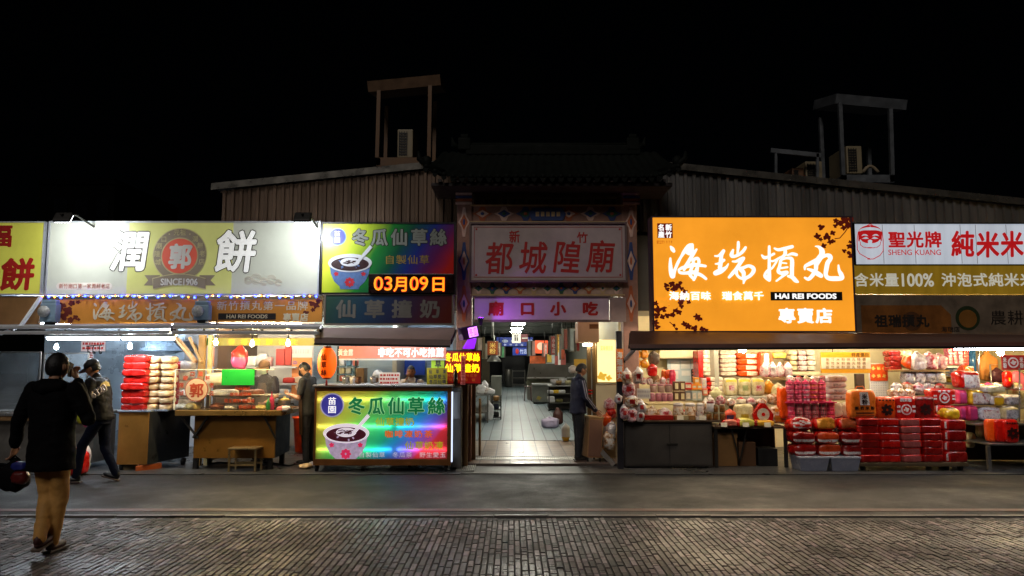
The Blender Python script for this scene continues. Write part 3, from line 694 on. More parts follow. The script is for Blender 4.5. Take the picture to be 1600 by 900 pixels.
q.build('scroll_print', mat('scroll_pale', 'd8d0bc', .5), t)
# floodlights above it
for px, lab, pw in ((100, 'floodlight on an arm over the left end of the wide pale sign', 84), (474, 'floodlight on an arm over the right end of the wide pale sign', 85)):
    c = P(px, 342, YS-.8) ; t = thing('floodlight', lab, 'floodlight', (c.x, YS-.8, c.z), 'floodlights over the pale sign')
    dirv = Vector((0, .8, -.5)).normalized(); rot = dirv.to_track_quat('-Z', 'Y').to_matrix()
    MB().obox(c - dirv*.035, (.26, .17, .055), rot, 0, .02).build('housing', DARK, t)
    MB().obox(c - dirv*.0, (.23, .14, .012), rot, 0).build('lens', lamp('flood_lens', 'f2f8ff', 14), t)
    MB().tube([c-dirv*.1, c+Vector((0, .3, .12)), c+Vector((0, .82, .02))], .016, 8).build('arm', DARK, t)
    ld = bpy.data.lights.new('floodlight_beam', 'SPOT'); ld.energy = pw; ld.spot_size = rad(165); ld.spot_blend = .7; ld.color = (.93, .97, 1); ld.shadow_soft_size = .08
    lo = bpy.data.objects.new('floodlight_beam', ld); COL.objects.link(lo); lo.parent = t; lo.location = dirv*.03; lo.rotation_euler = rot.to_euler()
# --- string of small lights under it
st = thing('string_light', 'string of tiny blue and orange bulbs under the wide pale sign', 'string light', tuple(P(70, 463, YS-.03)))
pts = [P(70+i*4.9, 462+1.6*math.sin(i*.8), YS-.03) for i in range(89)]
MB().tube(pts, .005, 5).build('wire', BLACK, st)
for i in range(23):
    p = P(76+i*19, 463.5+1.2*math.sin(i*1.7), YS-.045)
    MB().ball(p, .019, 8).build('bulb', lamp('blue_led', '2436ff', 26), st)
    if i % 2 == 0 or i < 8: MB().ball(p+Vector((-.1, 0, .005)), .013, 8).build('bulb', lamp('orange_led', 'ff7a1a', 14), st)
# --- orange banner below
YB2 = YS+.02
ORB = mat('orange_banner', 'c9842c', .5, 0, .2, 2, .12, 5)
LEAFM = mat('maroon_print', '5e1c0c', .5, 0, .1)
t = signbox('meatball_banner', 'orange banner with white brush characters between the two grey meter boxes', 88, 468, 308, 506, ORB, Y=YB2, th=.06)
STK = {
 'a': (1040, 375, 12.857, [[(100,130,30),(135,180,80),(165,225,60)],[(95,370,40),(95,500,70),(110,640,90),(140,720,110)],[(140,700,110),(190,590,60),(250,450,60),(310,340,50),(380,230,80),(470,130,100),(530,100,70)],[(530,100,70),(510,200,110),(490,260,100),(430,260,50)],[(620,190,40),(560,270,70),(500,370,70),(440,470,70),(400,540,80)],[(260,600,40),(330,560,60),(440,530,70),(560,500,80),(700,510,60),(800,525,50)],[(265,610,40),(290,655,55),(400,665,60),(540,650,80),(640,680,70),(720,710,60),(810,780,50)],[(540,420,40),(570,390,60),(640,370,60),(670,440,60),(640,540,60),(620,620,80),(600,720,60),(565,800,50)],[(400,540,60),(370,600,50)],[(560,420,50),(540,520,60),(500,620,60),(490,700,60),(570,790,50)]]),
 'b': (1108, 375, 12.855, [[(115,320,30),(190,315,45),(290,215,60),(250,300,70),(235,400,75),(230,470,80),(215,560,80)],[(125,480,25),(200,470,50),(295,405,60)],[(385,480,25),(330,560,60),(230,620,110),(130,665,100)],[(585,45,50),(585,130,60),(575,220,45),(570,280,40)],[(480,200,40),(450,300,80),(500,330,60),(620,280,60),(700,200,60),(730,150,50)],[(470,430,30),(540,430,50),(640,390,80),(690,370,60),(620,470,70),(540,590,70),(470,670,70),(400,750,50)],[(560,580,60),(680,560,60),(790,520,60),(880,560,75),(890,630,75),(820,720,65),(720,780,65),(690,870,30)],[(540,600,70),(560,700,50),(620,760,50),(700,780,60)],[(640,600,80),(690,660,80),(690,760,60)]]),
 'c': (1184, 378, 13.43, [[(240,95,50),(240,200,60),(240,400,60),(240,600,70),(240,720,80),(245,810,50),(170,740,80),(150,690,60),(200,600,40),(290,560,40),(370,450,40),(430,350,40),(520,310,50)],[(85,280,35),(140,330,70),(220,310,50),(340,250,50)],[(270,400,40),(330,400,40),(440,340,40)],[(350,135,35),(430,165,60),(560,140,70),(720,100,70)],[(575,190,70),(570,260,70),(520,310,50)],[(620,280,30),(720,250,60),(810,270,60)],[(480,390,60),(460,500,60),(430,620,70),(500,660,70)],[(500,370,50),(600,340,50),(700,350,70),(720,430,80),(715,560,80),(715,700,80)],[(520,440,30),(600,450,30)],[(500,550,40),(620,530,40)],[(480,650,50),(610,640,70),(520,720,50),(390,820,35)],[(640,720,50),(720,740,80),(790,810,80),(840,840,40)]]),
 'd': (1250, 378, 13.43, [[(320,90,20),(400,110,60),(460,190,110),(450,280,110),(390,370,120),(340,480,90),(330,580,80),(270,690,80),(180,780,70),(100,750,40)],[(100,580,30),(110,510,60),(200,460,80),(320,400,90),(450,320,80),(560,280,70),(620,300,100),(640,350,80),(580,440,90),(550,580,90),(540,690,80),(600,760,90),(750,770,100),(880,760,80),(860,680,90),(820,600,60),(805,490,30)],[(160,570,40),(250,600,70),(360,660,100),(440,710,90)]]),
}
def brushname(parent, m, Y, fx0=None, name='lettering'):
    "the four brush characters; fx0 = (x0, y0, x1, y1) pixel box to squeeze them into"
    q = MB()
    for k, (ox, oy, sc, st_) in STK.items():
        def fx(x, y, w):
            px, py, ww = ox+x/sc, oy+y/sc, w/sc
            if fx0:
                a, b, c, d = fx0; sx, sy = (c-a)/(1320-1042), (d-b)/(444-377); px = a+(px-1042)*sx; py = b+(py-377)*sy; ww *= (sx+sy)/2
            p = P(px, py, Y); return p.x, p.z, ww*Y/F
        brush(q, st_, fx, Y, m=0)
    return q.build(name, m, parent)
BANW = mat('banner_white_print', 'cfc2a0', .5)
brushname(t, BANW, YB2-.001, (144, 470, 302, 504))
leaves([(97, 478, 7, .2), (106, 486, 9, 1), (112, 474, 6, 2), (100, 494, 8, .7), (118, 496, 5, 2.2), (110, 500, 6, .1), (92, 484, 6, 1.4), (123, 499, 3, 0), (122, 472, 4, 1)], YB2-.001, mat('maroon_print', '5e1c0c'), t)
t = signbox('store_banner', 'orange banner with black name strip beside the right grey meter box', 326, 468, 503, 503, ORB, Y=YB2, th=.06)
text_px('新竹摃丸第一品牌', 338, 470, 482, 485, YB2-.001, BANW, t, bold=.01)
x0, x1, z0, z1 = rect(341, 489.5, 431, 499.5, YB2); MB().box(x0, x1, YB2-.004, YB2, z0, z1).build('name_strip', mat('strip_black', '1a1512', .5), t)
text_px('HAI REI FOODS', 354, 491.5, 418, 497.5, YB2-.005, BANW, t, bold=.02, cjk=False); text_px('專賣店', 442, 489, 482, 502, YB2-.001, BANW, t, bold=.04)
leaves([(487, 474, 5, .3), (494, 477, 6, 1.1), (489, 484, 4, 2), (478, 489, 5, .4), (498, 470, 5, 1.7)], YB2-.001, LEAFM, t)
t = signbox('brown_banner', 'plain brownish banner end behind a white strut at the far left', -110, 464, 62, 508, mat('brown_banner', '8a6238', .5, 0, .3, 2), Y=YB2, th=.06)
# --- grey electricity meters
for a, b, c, d, lab in ((60, 468, 87, 506, 'grey electricity meter box at the left end of the orange banner'), (300, 470, 326, 503, 'grey electricity meter box between the two orange banners')):
    x0, x1, z0, z1 = rect(a, b, c, d, YS-.16); Y = YS-.16
    t = thing('electricity_meter', lab, 'electricity meter', ((x0+x1)/2, Y, z0), 'electricity meters below the pale sign')
    MB().box(x0+.02, x1, Y, YS-.02, z0+.03, z1-.06, 0, .02).build('housing', mat('meter_grey', '7f96a6', .45, .1, .2), t)
    MB().box(x0+.03, x1-.02, Y+.02, YS-.02, z1-.06, z1, 0, .015).build('cap', mat('meter_grey', '7f96a6'), t)
    cx, cz = x0+.1, (z0+z1)/2
    MB().lathe((cx, Y, cz), [(.09, 0), (.095, .03), (.08, .06), (0, .07)], 18, M=Matrix.Rotation(rad(90), 3, 'X')).build('dial', mat('meter_glass', 'a9a9a4', .15, 0, .4, 30), t)
    MB().box(x0+.07, x1-.06, Y+.03, YS-.03, z0-.01, z0+.03, 0, .01).build('gland', DARK, t)
# --- rainbow dessert sign
def rainbow(name, stops, emit=0, zmix=.25, trans=False):
    m = bpy.data.materials.new(name); m.use_nodes = True; n = m.node_tree; L = n.links.new; b = n.nodes['Principled BSDF']
    tc = n.nodes.new('ShaderNodeTexCoord'); sx = n.nodes.new('ShaderNodeSeparateXYZ'); L(tc.outputs['Generated'], sx.inputs[0])
    nz = n.nodes.new('ShaderNodeTexNoise'); nz.inputs['Scale'].default_value = 1.5; L(tc.outputs['Object'], nz.inputs['Vector'])
    a = n.nodes.new('ShaderNodeMath'); a.operation = 'MULTIPLY_ADD'; L(sx.outputs['Z'], a.inputs[0]); a.inputs[1].default_value = -zmix; a.inputs[2].default_value = zmix*.5
    a2 = n.nodes.new('ShaderNodeMath'); a2.operation = 'ADD'; L(a.outputs[0], a2.inputs[0]); L(sx.outputs['X'], a2.inputs[1])
    a3 = n.nodes.new('ShaderNodeMath'); a3.operation = 'MULTIPLY_ADD'; L(nz.outputs[0], a3.inputs[0]); a3.inputs[1].default_value = .16; a3.inputs[2].default_value = -.08
    a4 = n.nodes.new('ShaderNodeMath'); a4.operation = 'ADD'; L(a2.outputs[0], a4.inputs[0]); L(a3.outputs[0], a4.inputs[1])
    rp = n.nodes.new('ShaderNodeValToRGB'); L(a4.outputs[0], rp.inputs[0])
    el = rp.color_ramp.elements; el[0].position = stops[0][0]; el[0].color = (*H(stops[0][1]), 1); el[1].position = stops[-1][0]; el[1].color = (*H(stops[-1][1]), 1)
    for p_, c_ in stops[1:-1]: e_ = el.new(p_); e_.color = (*H(c_), 1)
    L(rp.outputs[0], b.inputs['Base Color']); b.inputs['Roughness'].default_value = .3
    if trans:
        out = n.nodes['Material Output']; tr = n.nodes.new('ShaderNodeBsdfTranslucent'); L(rp.outputs[0], tr.inputs[0]); mx = n.nodes.new('ShaderNodeMixShader'); mx.inputs[0].default_value = .8
        L(b.outputs[0], mx.inputs[1]); L(tr.outputs[0], mx.inputs[2]); L(mx.outputs[0], out.inputs[0])
    elif emit: L(rp.outputs[0], b.inputs['Emission Color']); b.inputs['Emission Strength'].default_value = emit
    return m
YD = YS-.02
RB = rainbow('rainbow_print', [(-.02, 'd8d848'), (.2, 'b4c834'), (.38, '1f7a30'), (.55, '104a3a'), (.7, '1c2a7a'), (.84, '5a1850'), (1.0, 'a81c14')], emit=.10, zmix=.3)
t = signbox('dessert_sign', 'rainbow dessert sign with a bowl picture and a glowing orange date', 504, 350, 709, 457, RB, Y=YD, th=.24, frame=mat('black_frame', '15130f', .4), fw=.03)
PW = mat('china_white', 'd4d8e0', .4, 0, .06); PBL = mat('china_blue_pattern', '5a7ab0', .4, 0, .3, 14); PDK = mat('herbal_jelly', '2e1014', .4, 0, .2, 20); PRD = mat('china_red_flower', 'c02a3a', .4)
def bowl_print(cx, cy, w, Y, parent, trans=False, mats=None):
    s = Y/F; q = MB(); c = P(cx, cy, Y); r = w/2*s
    el_ = lambda x, z, a, b, n=36, t0=0, t1=2*math.pi: [(c.x+x*r+a*r*math.cos(t0+(t1-t0)*i/n), c.z+z*r+b*r*math.sin(t0+(t1-t0)*i/n)) for i in range(n)]
    q.prism([(c.x-.93*r, c.z-.1*r)] + [(c.x+x*r, c.z+z*r) for x, z in ((-.86, -.5), (-.7, -.85), (-.45, -1.08), (-.42, -1.2), (.42, -1.2), (.45, -1.08), (.7, -.85), (.86, -.5), (.93, -.1))], Y-.003, Y, 1)
    q.prism(el_(0, 0, 1, .42), Y-.006, Y-.0031, 0); q.prism(el_(0, -.05, .86, .31), Y-.009, Y-.0061, 2); q.prism(el_(.0, .04, .44, .2), Y-.012, Y-.0091, 0)
    for i in range(16):
        a, b_ = R.uniform(-.3, .3), R.uniform(-.05, .12); th = R.uniform(-.5, .5); ca, sa = math.cos(th)*.09, math.sin(th)*.05
        q.prism([(c.x+(a-ca)*r, c.z+(b_-sa)*r), (c.x+(a+ca)*r, c.z+(b_+sa)*r), (c.x+(a+ca)*r, c.z+(b_+sa+.035)*r), (c.x+(a-ca)*r, c.z+(b_-sa+.035)*r)], Y-.0125-.0001*i, Y-.0121, 2)
    for i in range(14):
        a = R.uniform(0, 6.28); k = R.uniform(.5, .85); q.prism(leafpoly(c.x+.86*k*r*math.cos(a), c.z+(-.05+.31*k*math.sin(a))*r, .06*r, a, 2), Y-.0092-.0001*i, Y-.0091, 1 if i % 3 == 0 else 2)
    q.prism(el_(0, -.02, .98, .4, 24, math.pi, 2*math.pi)[::1] + el_(0, -.05, .9, .36, 24, math.pi, 2*math.pi)[::-1], Y-.0095, Y-.0061, 0)
    q.prism([(c.x+.3*r, c.z+.1*r), (c.x+.42*r, c.z+.02*r), (c.x+1.02*r, c.z+.72*r), (c.x+.9*r, c.z+.82*r)], Y-.0135, Y-.0095, 0)
    for i in range(8):
        a = math.pi*2*i/8; q.prism(leafpoly(c.x+.13*r*math.cos(a), c.z-.88*r+.13*r*math.sin(a), .1*r, a, 2), Y-.0062-.0001*i, Y-.0032, 3)
    for x in (-.62, .62): q.prism(leafpoly(c.x+x*r, c.z-.5*r, .12*r, .4, 5), Y-.0062, Y-.0032, 3)
    q.build('bowl_print', mats or [PW, PBL, PDK, PRD], parent)
bowl_print(547, 411, 69, YD-.001, t)
def badge(cx, cy, r, Y, parent, ch, m1, m2, m3):
    q = MB(); disc(q, cx, cy, r*1.12, Y, .003, 0); disc(q, cx, cy, r, Y, .006, 1); q.build('badge', [m1, m2], parent)
    q = MB(); text_px(ch[0], cx-r*.45, cy-r*.78, cx+r*.45, cy-.3, Y-.0062, None, None, mb=q, bold=.0); text_px(ch[1], cx-r*.45, cy+.3, cx+r*.45, cy+r*.78, Y-.0062, None, None, mb=q, bold=.0); q.build('badge_lettering', m3, parent)
badge(527, 370, 12.5, YD-.001, t, '苗園', mat('badge_ring', '7aa6d8', .4), mat('badge_blue', '2a35b0', .4, emit=.1), TXTW)
for ch, cx in zip('冬瓜仙草絲', (563, 593, 624, 655, 685)):
    text_px(ch, cx-14, 357, cx+14, 384, YD-.001, mat('black_outline', '11130f', .5), t, 'lettering_outline', bold=.07, depth=.004); text_px(ch, cx-14, 357, cx+14, 384, YD-.006, mat('grey_green_letter', '8d938c', .5), t, bold=.035, depth=.004)
text_px('自製仙草', 600, 398, 672, 413, YD-.001, mat('ochre_letter', '9a8038', .5), t, bold=.01)
x0, x1, z0, z1 = rect(576, 428, 709, 458, YD-.03); lb = MB().box(x0, x1, YD-.05, YD-.006, z0, z1, 0, .006).build('date_display', mat('display_black', '1c0603', .3), t)
LEDO = lamp('led_orange', 'ff9a10', 1.5); LEDR = lamp('led_red', 'ff2a08', 1.1)
q = MB(); ql = MB()
for s_, a, c in (('03', 584, 613), ('09', 640, 669)):
    text_px(s_, a, 432, c, 454, YD-.051, None, None, mb=q, bold=.0, cjk=False); text_px(s_, a, 432, c, 454, YD-.0505, None, None, mb=ql, bold=.035, cjk=False, depth=.001)
for s_, a, c in (('月', 614, 640), ('日', 671, 699)):
    text_px(s_, a, 431, c, 456, YD-.051, None, None, mb=q, bold=.015); text_px(s_, a, 431, c, 456, YD-.0505, None, None, mb=ql, bold=.04, depth=.001)
q.build('date_digits', LEDO, lb); ql.build('digit_glow', LEDR, lb)
# --- dim sign under it
t = signbox('milk_jelly_sign', 'dim dark sign with four faint characters under the rainbow sign', 509, 461, 706, 505, rainbow('dim_rainbow_print', [(0, '2e4a40'), (.3, '26405a'), (.55, '2a2e50'), (.78, '4a2434'), (1, '5a2018')], zmix=.1), Y=YD, th=.2, frame=mat('dull_frame', '6e665c', .5), fw=.025)
for ch, cx in zip('仙草撞奶', (541, 585, 628, 672)): text_px(ch, cx-17, 468, cx+17, 497, YD-.001, mat('faint_letter', '6a6660', .5), t, bold=.035)
# --- large orange lightbox
YO = 11.75
ORL = mat('orange_lightbox', 'f29a1e', .35, 0, .16, .9, emit=.86, ecol='fba028')
t = signbox('orange_lightbox', 'large glowing orange sign with four big white brush characters', 1021, 340, 1332, 517, ORL, Y=YO, th=.3, frame=mat('lightbox_frame', '4a3a48', .45, .2), fw=.025)
GLW = mat('lit_white', 'f6f2ea', .5, 0, .03, emit=1.0, ecol='ffffff')
brushname(t, GLW, YO-.001)
LEAFL = mat('backlit_maroon', '64160a', .5, 0, .2, 6, emit=.22, ecol='7a1c08')
L1 = [(1041+dx, 446+dy, s, a) for dx, dy, s, a in ((0, 0, 5, 0), (9, -2, 6, 1), (18, 1, 6, 2), (24, 5, 4, .4), (12, 6, 6, 1.5), (22, -4, 4, 2.4), (2, 6, 4, .8), (29, 10, 5, .3), (25, 16, 5, 1.9), (24, 24, 6, .6), (35, 26, 4, 1.0), (20, 29, 5, 2), (24, 33, 4, .5), (13, 38, 7, 1), (5, 36, 7, .2), (-4, 37, 6, .9), (-13, 38, 7, 1.6), (-16, 28, 5, .1), (-15, 47, 6, .5), (20, 42, 5, 2.1), (10, 46, 5, 1.3), (2, 47, 5, .4), (-6, 49, 5, 2.0), (48, 49, 6, .5), (52, 52, 5, 1.9), (28, 60, 5, .2), (34, 64, 6, 1.4), (44, 67, 6, .9), (56, 68, 5, .3), (-17, 58, 6, 1.1), (-14, 65, 5, .2), (12, 62, 3, 1), (16, 68, 3, .4), (62, 70, 4, .4))]
leaves(L1, YO-.001, LEAFL, t, petals=[(1040, 474, 8, .2), (1053, 476, 9, 1.1), (1048, 468, 7, .5), (1033, 472, 6, .9), (1046, 484, 7, 1.9)], pm=ORL)
L2 = [(1283, 355, 6, .3), (1277, 369, 6, .2), (1282, 374, 4, 1.1), (1292, 370, 7, 1.6), (1301, 364, 5, .5), (1297, 378, 5, .9), (1302, 377, 4, 2), (1287, 384, 5, .4), (1306, 345, 5, .3), (1312, 349, 6, 1.2), (1320, 345, 8, .7), (1326, 352, 7, 1.9), (1305, 353, 4, .5), (1318, 356, 5, .1), (1329, 343, 6, .6), (1319, 392, 4, .5), (1327, 385, 5, 1), (1326, 395, 4, .2), (1329, 400, 5, 1.7), (1328, 378, 3, .3)]
leaves(L2, YO-.001, LEAFL, t, 'branch_print')
q = MB(); q.tube([P(1304, 373, YO-.002), P(1312, 372, YO-.002), P(1320, 363, YO-.002), P(1324, 357, YO-.002)], .008, 6); q.tube([P(1046, 503, YO-.002), P(1052, 508, YO-.002), P(1057, 516, YO-.002)], .007, 6); q.build('stem_print', LEAFL, t)
x0, x1, z0, z1 = rect(1027, 349, 1051, 372, YO); MB().box(x0, x1, YO-.004, YO, z0, z1).build('seal', mat('seal_red', '7a0c14', .5, 0, .1, emit=.35), t)
q = MB()
for ch, a, b in (('名', 1028, 350), ('產', 1028, 361), ('新', 1039.5, 350), ('竹', 1039.5, 361)): text_px(ch, a, b, a+10.5, b+10.5, YO-.005, None, None, mb=q, bold=.03)
text_px('創立於1979', 1026, 375, 1052, 381, YO-.001, mat('dull_orange_print', 'b06010', .5, emit=.4), t, bold=0)
text_px('海納百味 瑞食萬千', 1045, 455, 1194, 469, YO-.016, None, None, mb=q, bold=.035)
text_px('專賣店', 1215, 481, 1302, 505, YO-.001, None, None, mb=q, bold=.04)
q.build('lettering', GLW, t)
x0, x1, z0, z1 = rect(1204, 456, 1316, 469.5, YO); MB().box(x0, x1, YO-.004, YO, z0, z1).build('name_strip', mat('strip_black', '1a1512'), t)
text_px('HAI REI FOODS', 1211, 458.5, 1307, 467, YO-.005, GLW, t, bold=.035, cjk=False)
# --- white and ochre rice-noodle sign
WS = mat('stained_white_lightbox', 'ccd4e0', .4, 0, .22, 3.5, emit=.62, streak=True); OCH = mat('stained_ochre_lightbox', '9c7a1e', .4, 0, .3, 3.5, emit=.38, streak=True)
t = signbox('rice_noodle_sign', 'long white and ochre sign with a bearded face emblem at far right', 1336, 350, 1790, 413, WS, frame=mat('black_frame', '15130f'), fw=.02)
x0, x1, z0, z1 = rect(1336, 414, 1790, 459, YS); MB().box(x0, x1, YS-.003, YS+.2, z0, z1).build('ochre_panel', OCH, t)
REDL = mat('lit_red', 'c8181c', .5, 0, .1, emit=.55)
q = MB(); s_ = 13.85
def lp(x, y): p = P(1330+x/s_, 345+y/s_, YS); return p.x, p.z
def fpoly(pts, d, m): q.prism([lp(x, y) for x, y in pts], YS-d, YS, m)
arc = lambda cx, cy, a, b, t0, t1, n=20: [(cx+a*math.cos(rad(t0+(t1-t0)*i/n)), cy-b*math.sin(rad(t0+(t1-t0)*i/n))) for i in range(n+1)]
fpoly(arc(408, 260, 255, 165, 0, 180) + [(155, 430)] + arc(408, 430, 235, 150, 190, 350) + [(660, 430)], .003, 0)
fpoly(arc(408, 235, 225, 35, 0, 180) + arc(408, 215, 235, 75, 180, 0)[::1], .005, 1)
for tx in (270, 340, 410, 480, 550): fpoly([(tx-30, 205), (tx, 120+abs(tx-410)*.25), (tx+30, 205)], .0055, 1)
for sx in (-1, 1):
    fpoly([(408+sx*x, y) for x, y in ((40, 330), (90, 290), (150, 290), (190, 330), (120, 318))], .006, 1); fpoly([(408+sx*x, y) for x, y in ((30, 385), (90, 345), (180, 385), (100, 395))], .006, 1)
    fpoly([(408+sx*x, y) for x, y in ((20, 490), (100, 480), (170, 450), (215, 400), (235, 450), (210, 520), (150, 565), (70, 578), (25, 570))], .007, 1)
fpoly(arc(405, 440, 45, 30, 0, 180) + [(375, 570), (435, 570)], .0085, 1)
q.tube([(*(lambda v: (v[0], YS-.004, v[1]))(lp(x, y)),) for x, y in [(150, 240), (125, 420), (130, 620), (180, 710), (340, 800), (400, 830), (480, 825), (620, 750), (690, 650), (690, 420), (660, 240)]], .006, 6, 0)
q.tube([(*(lambda v: (v[0], YS-.004, v[1]))(lp(x, y)),) for x, y in [(350, 820), (400, 825)]], .012, 6, 0)
q.tube([(*(lambda v: (v[0], YS-.004, v[1]))(lp(x, y)),) for x, y in [(340, 105), (405, 70), (470, 105)]], .006, 6, 0)
for sx in (-1, 1): q.tube([(*(lambda v: (v[0], YS-.009, v[1]))(lp(408+sx*x, y)),) for x, y in ((0, 590), (60, 585), (150, 570), (210, 525), (225, 450))], .005, 6, 0)
q.build('emblem', [REDL, WS], t)
text_px('聖光牌', 1387, 361, 1472, 387, YS-.001, REDL, t, bold=.03); text_px('SHENG KUANG', 1388, 390, 1470, 398.5, YS-.001, REDL, t, bold=.0, cjk=False)
for ch, cx in zip('純米米粉', (1503, 1542, 1580, 1618)): text_px(ch, cx-19, 360, cx+19, 402, YS-.001, REDL, t, bold=.03, shear=.06, jit=.02)
q = MB()
for px in (1381, 1431, 1503, 1527, 1575): x = RX(px, YS, 405); q.box(x-.004, x+.004, YS-.0015, YS-.0002, RZ(412, YS), RZ(351, YS))
q.build('seam', mat('sign_seam', '8a8680', .5, 0, .3, 9, emit=.25), t)
OW = mat('lit_ochre_white', 'd6d4c4', .5, 0, .1, emit=.5)
for s__, a, c in (('含米量', 1334, 1405), ('沖泡式純米米粉', 1470, 1642)): text_px(s__, a, 426, c, 448, YS-.004, OW, t, bold=.02)
text_px('100%', 1409, 427, 1459, 448, YS-.004, OW, t, bold=.02, cjk=False)
# --- dirty lower sign
DS = mat('dirty_board', '7a6a58', .6, 0, .5, 3); DSO = mat('dirty_orange', '8a5216', .6, 0, .5, 3)
t = signbox('dirty_sign', 'dirty brown sign with dim fruit picture below the white noodle sign', 1338, 462, 1790, 523, DS, Y=YS+.02, th=.1)
x0, x1, z0, z1 = rect(1346, 477, 1486, 521, YS+.02); q = MB(); q.prism([(x0, z0), (x1, z0), (x1, z0+.3), (x1-.15, z1), (x0, z1)], YS+.017, YS+.02)
q.build('orange_field', DSO, t)
q = MB(); disc(q, 1425, 502, 15, YS+.017, .003, 0); disc(q, 1512, 497, 19, YS+.017, .003, 1); disc(q, 1512, 498, 14, YS+.017, .006, 2); q.build('fruit_print', [mat('dull_brown_fruit', '5a3414', .6), mat('dull_green_fruit', '20300e', .6), mat('dull_amber_fruit', '8a5a1c', .6)], t)
q = MB(); text_px('祖瑞摃丸', 1366, 491, 1452, 511, YS+.0135, None, None, mb=q, bold=.03); text_px('農耕', 1546, 484, 1600, 508, YS+.018, None, None, mb=q, bold=.0); text_px('海瑞店', 1470, 510, 1500, 519, YS+.018, None, None, mb=q, bold=.01); q.build('lettering', mat('dim_dark_letter', '241a12', .6), t)
# ================================================================ awnings
def awning(label, back, front, drop, m, mv, Yb=YS-.02, Yf=11.0, bars=True, group='awnings over the stalls'):
    "back/front: (px0, py0, px1, py1) edge lines at the sign and at the street"
    a, b, c, d = P(back[0], back[1], Yb), P(back[2], back[3], Yb), P(front[2], front[3], Yf), P(front[0], front[1], Yf)
    t = thing('awning', label, 'awning', tuple((a+b)/2 - Vector((0, .4, .3))), group)
    MB().slab(a, d, c, b, .025).build('sheet', m, t)
    n = 5; q = MB()
    for i in range(n+1):
        k = i/n; q.bar(a.lerp(b, k)+Vector((0, 0, -.05)), d.lerp(c, k)+Vector((0, .03, -.05)), .035)
    q.build('rafter', DARK, t)
    if bars:
        for dz, r_ in ((.0, .034), (-.08, .034)):
            MB().bar(d+Vector((0, -.03, dz)), c+Vector((0, -.03, dz)), .06, r_*1.5, 0, .012).build('edge_bar', mv, t)
    else:
        MB().slab(d, d+Vector((0, -.02, -drop)), c+Vector((0, -.02, -drop)), c, .03).build('valance', mv, t)
        MB().bar(d+Vector((0, -.03, -drop)), c+Vector((0, -.03, -drop)), .035, .035, 0, .008).build('edge_bar', DARK, t)
    return t
AW = mat('pale_awning_sheet', '9fa6ac', .35, .2, .25, 2, .05, 14); AWB = mat('pale_awning_bar', 'dadde0', .35, 0, .15)
awning('pale grey awning with double edge bar at the far left', (-140, 508, 268, 505), (-150, 512, 268, 511), .1, AW, AWB)
awning('pale grey awning with double edge bar over the stall with a green card', (270, 504, 503, 506), (272, 511, 500, 512), .1, AW, AWB, Yf=10.97)
AWD = mat('dusty_brown_awning', 'a08a84', .5, 0, .3, 2, .05, 14)
awning('dark reddish awning over the rainbow menu cart', (497, 512, 712, 512), (492, 527, 704, 531), .10, AWD, mat('dark_awning_lip', '6a504a', .45, .1, .3), bars=False)
awning('long dark brown awning over the orange and red goods', (985, 517, 1800, 525), (984, 538, 1800, 533), .075, mat('brown_awning', '5a4038', .5, 0, .3, 2), mat('brown_valance', '6a4238', .5, 0, .3, 2), bars=False)
t = thing('strut', 'white steel strut leaning below the far left sign', 'strut', tuple(P(33, 511, 11.5)))
MB().bar(P(64, 464, YS-.05), P(33, 509, 11.45), .045).build('bar', AWB, t)
MB().bar(P(33, 509, 11.45), P(0, 522, 11.2), .045).build('brace', AWB, t)
# ================================================================ lamps in the stalls
def tube_lamp(a, b, c, Y, label, m, rz=False):
    p, q_ = P(a, c, Y), P(b, c, Y)
    t = thing('tube_light', label, 'tube light', tuple((p+q_)/2), 'tube lights in the stalls')
    MB().tube([p, q_], .019, 10).build('tube', m, t)
    MB().box(p.x-.03, q_.x+.03, Y-.03, Y+.04, p.z+.024, p.z+.07, 0, .008).build('housing', WHITE, t)
tube_lamp(74, 186, 529, 11.35, 'long white tube light under the left awning near the walking man', TUBE)
tube_lamp(192, 272, 529, 11.35, 'white tube light above the stacked red and white bread packs', TUBE)
for a, b, py, lab, m in ((20, 130, 506, 'added white tube light under the ceiling behind the far left screens', TUBE), (150, 280, 506, 'added white tube light under the ceiling behind the bread packs', TUBE), (330, 470, 506, 'added warm tube light under the ceiling behind the masked vendor', lamp('added_back_tube_light', 'ffe6bd', 210)), (520, 690, 506, 'added white tube light under the ceiling behind the rainbow cart', lamp('dim_tube_light', 'f0f6ff', 60))): tube_lamp(a, b, py, 13.4, lab, m)  # hidden tubes added to brighten the back of the left stalls
def bulb(px, py, Y, label, m, r=.032, top=.3):
    p = P(px, py, Y); t = thing('hanging_bulb', label, 'light bulb', tuple(p), 'bare bulbs in the stalls')
    MB().lathe(p, [(0, -r*1.1), (r*.7, -r*.8), (r, 0), (r*.75, r*.8), (r*.45, r*1.5), (r*.42, r*2)], 12).build('bulb', m, t)
    MB().lathe(p+Vector((0, 0, r*2)), [(r*.45, 0), (r*.45, r*1.2), (.006, r*1.5), (.005, top)], 10).build('socket', BLACK, t)
bulb(88, 543, 12.3, 'bare white bulb behind the glass screen at the far left', BULBC)
bulb(203, 542, 11.5, 'bare white bulb above the red bread pack column', BULBC)
bulb(337, 536, 11.4, 'warm bare bulb by the wooden brace', BULB)
bulb(394, 538, 11.4, 'warm bare bulb over the masked vendor', BULB)
bulb(450, 537, 11.4, 'warm bare bulb left of the orange lantern', BULB)
bulb(248, 539, 14.2, 'faint bulb far back in the steel lined stall', BULBC, .025)
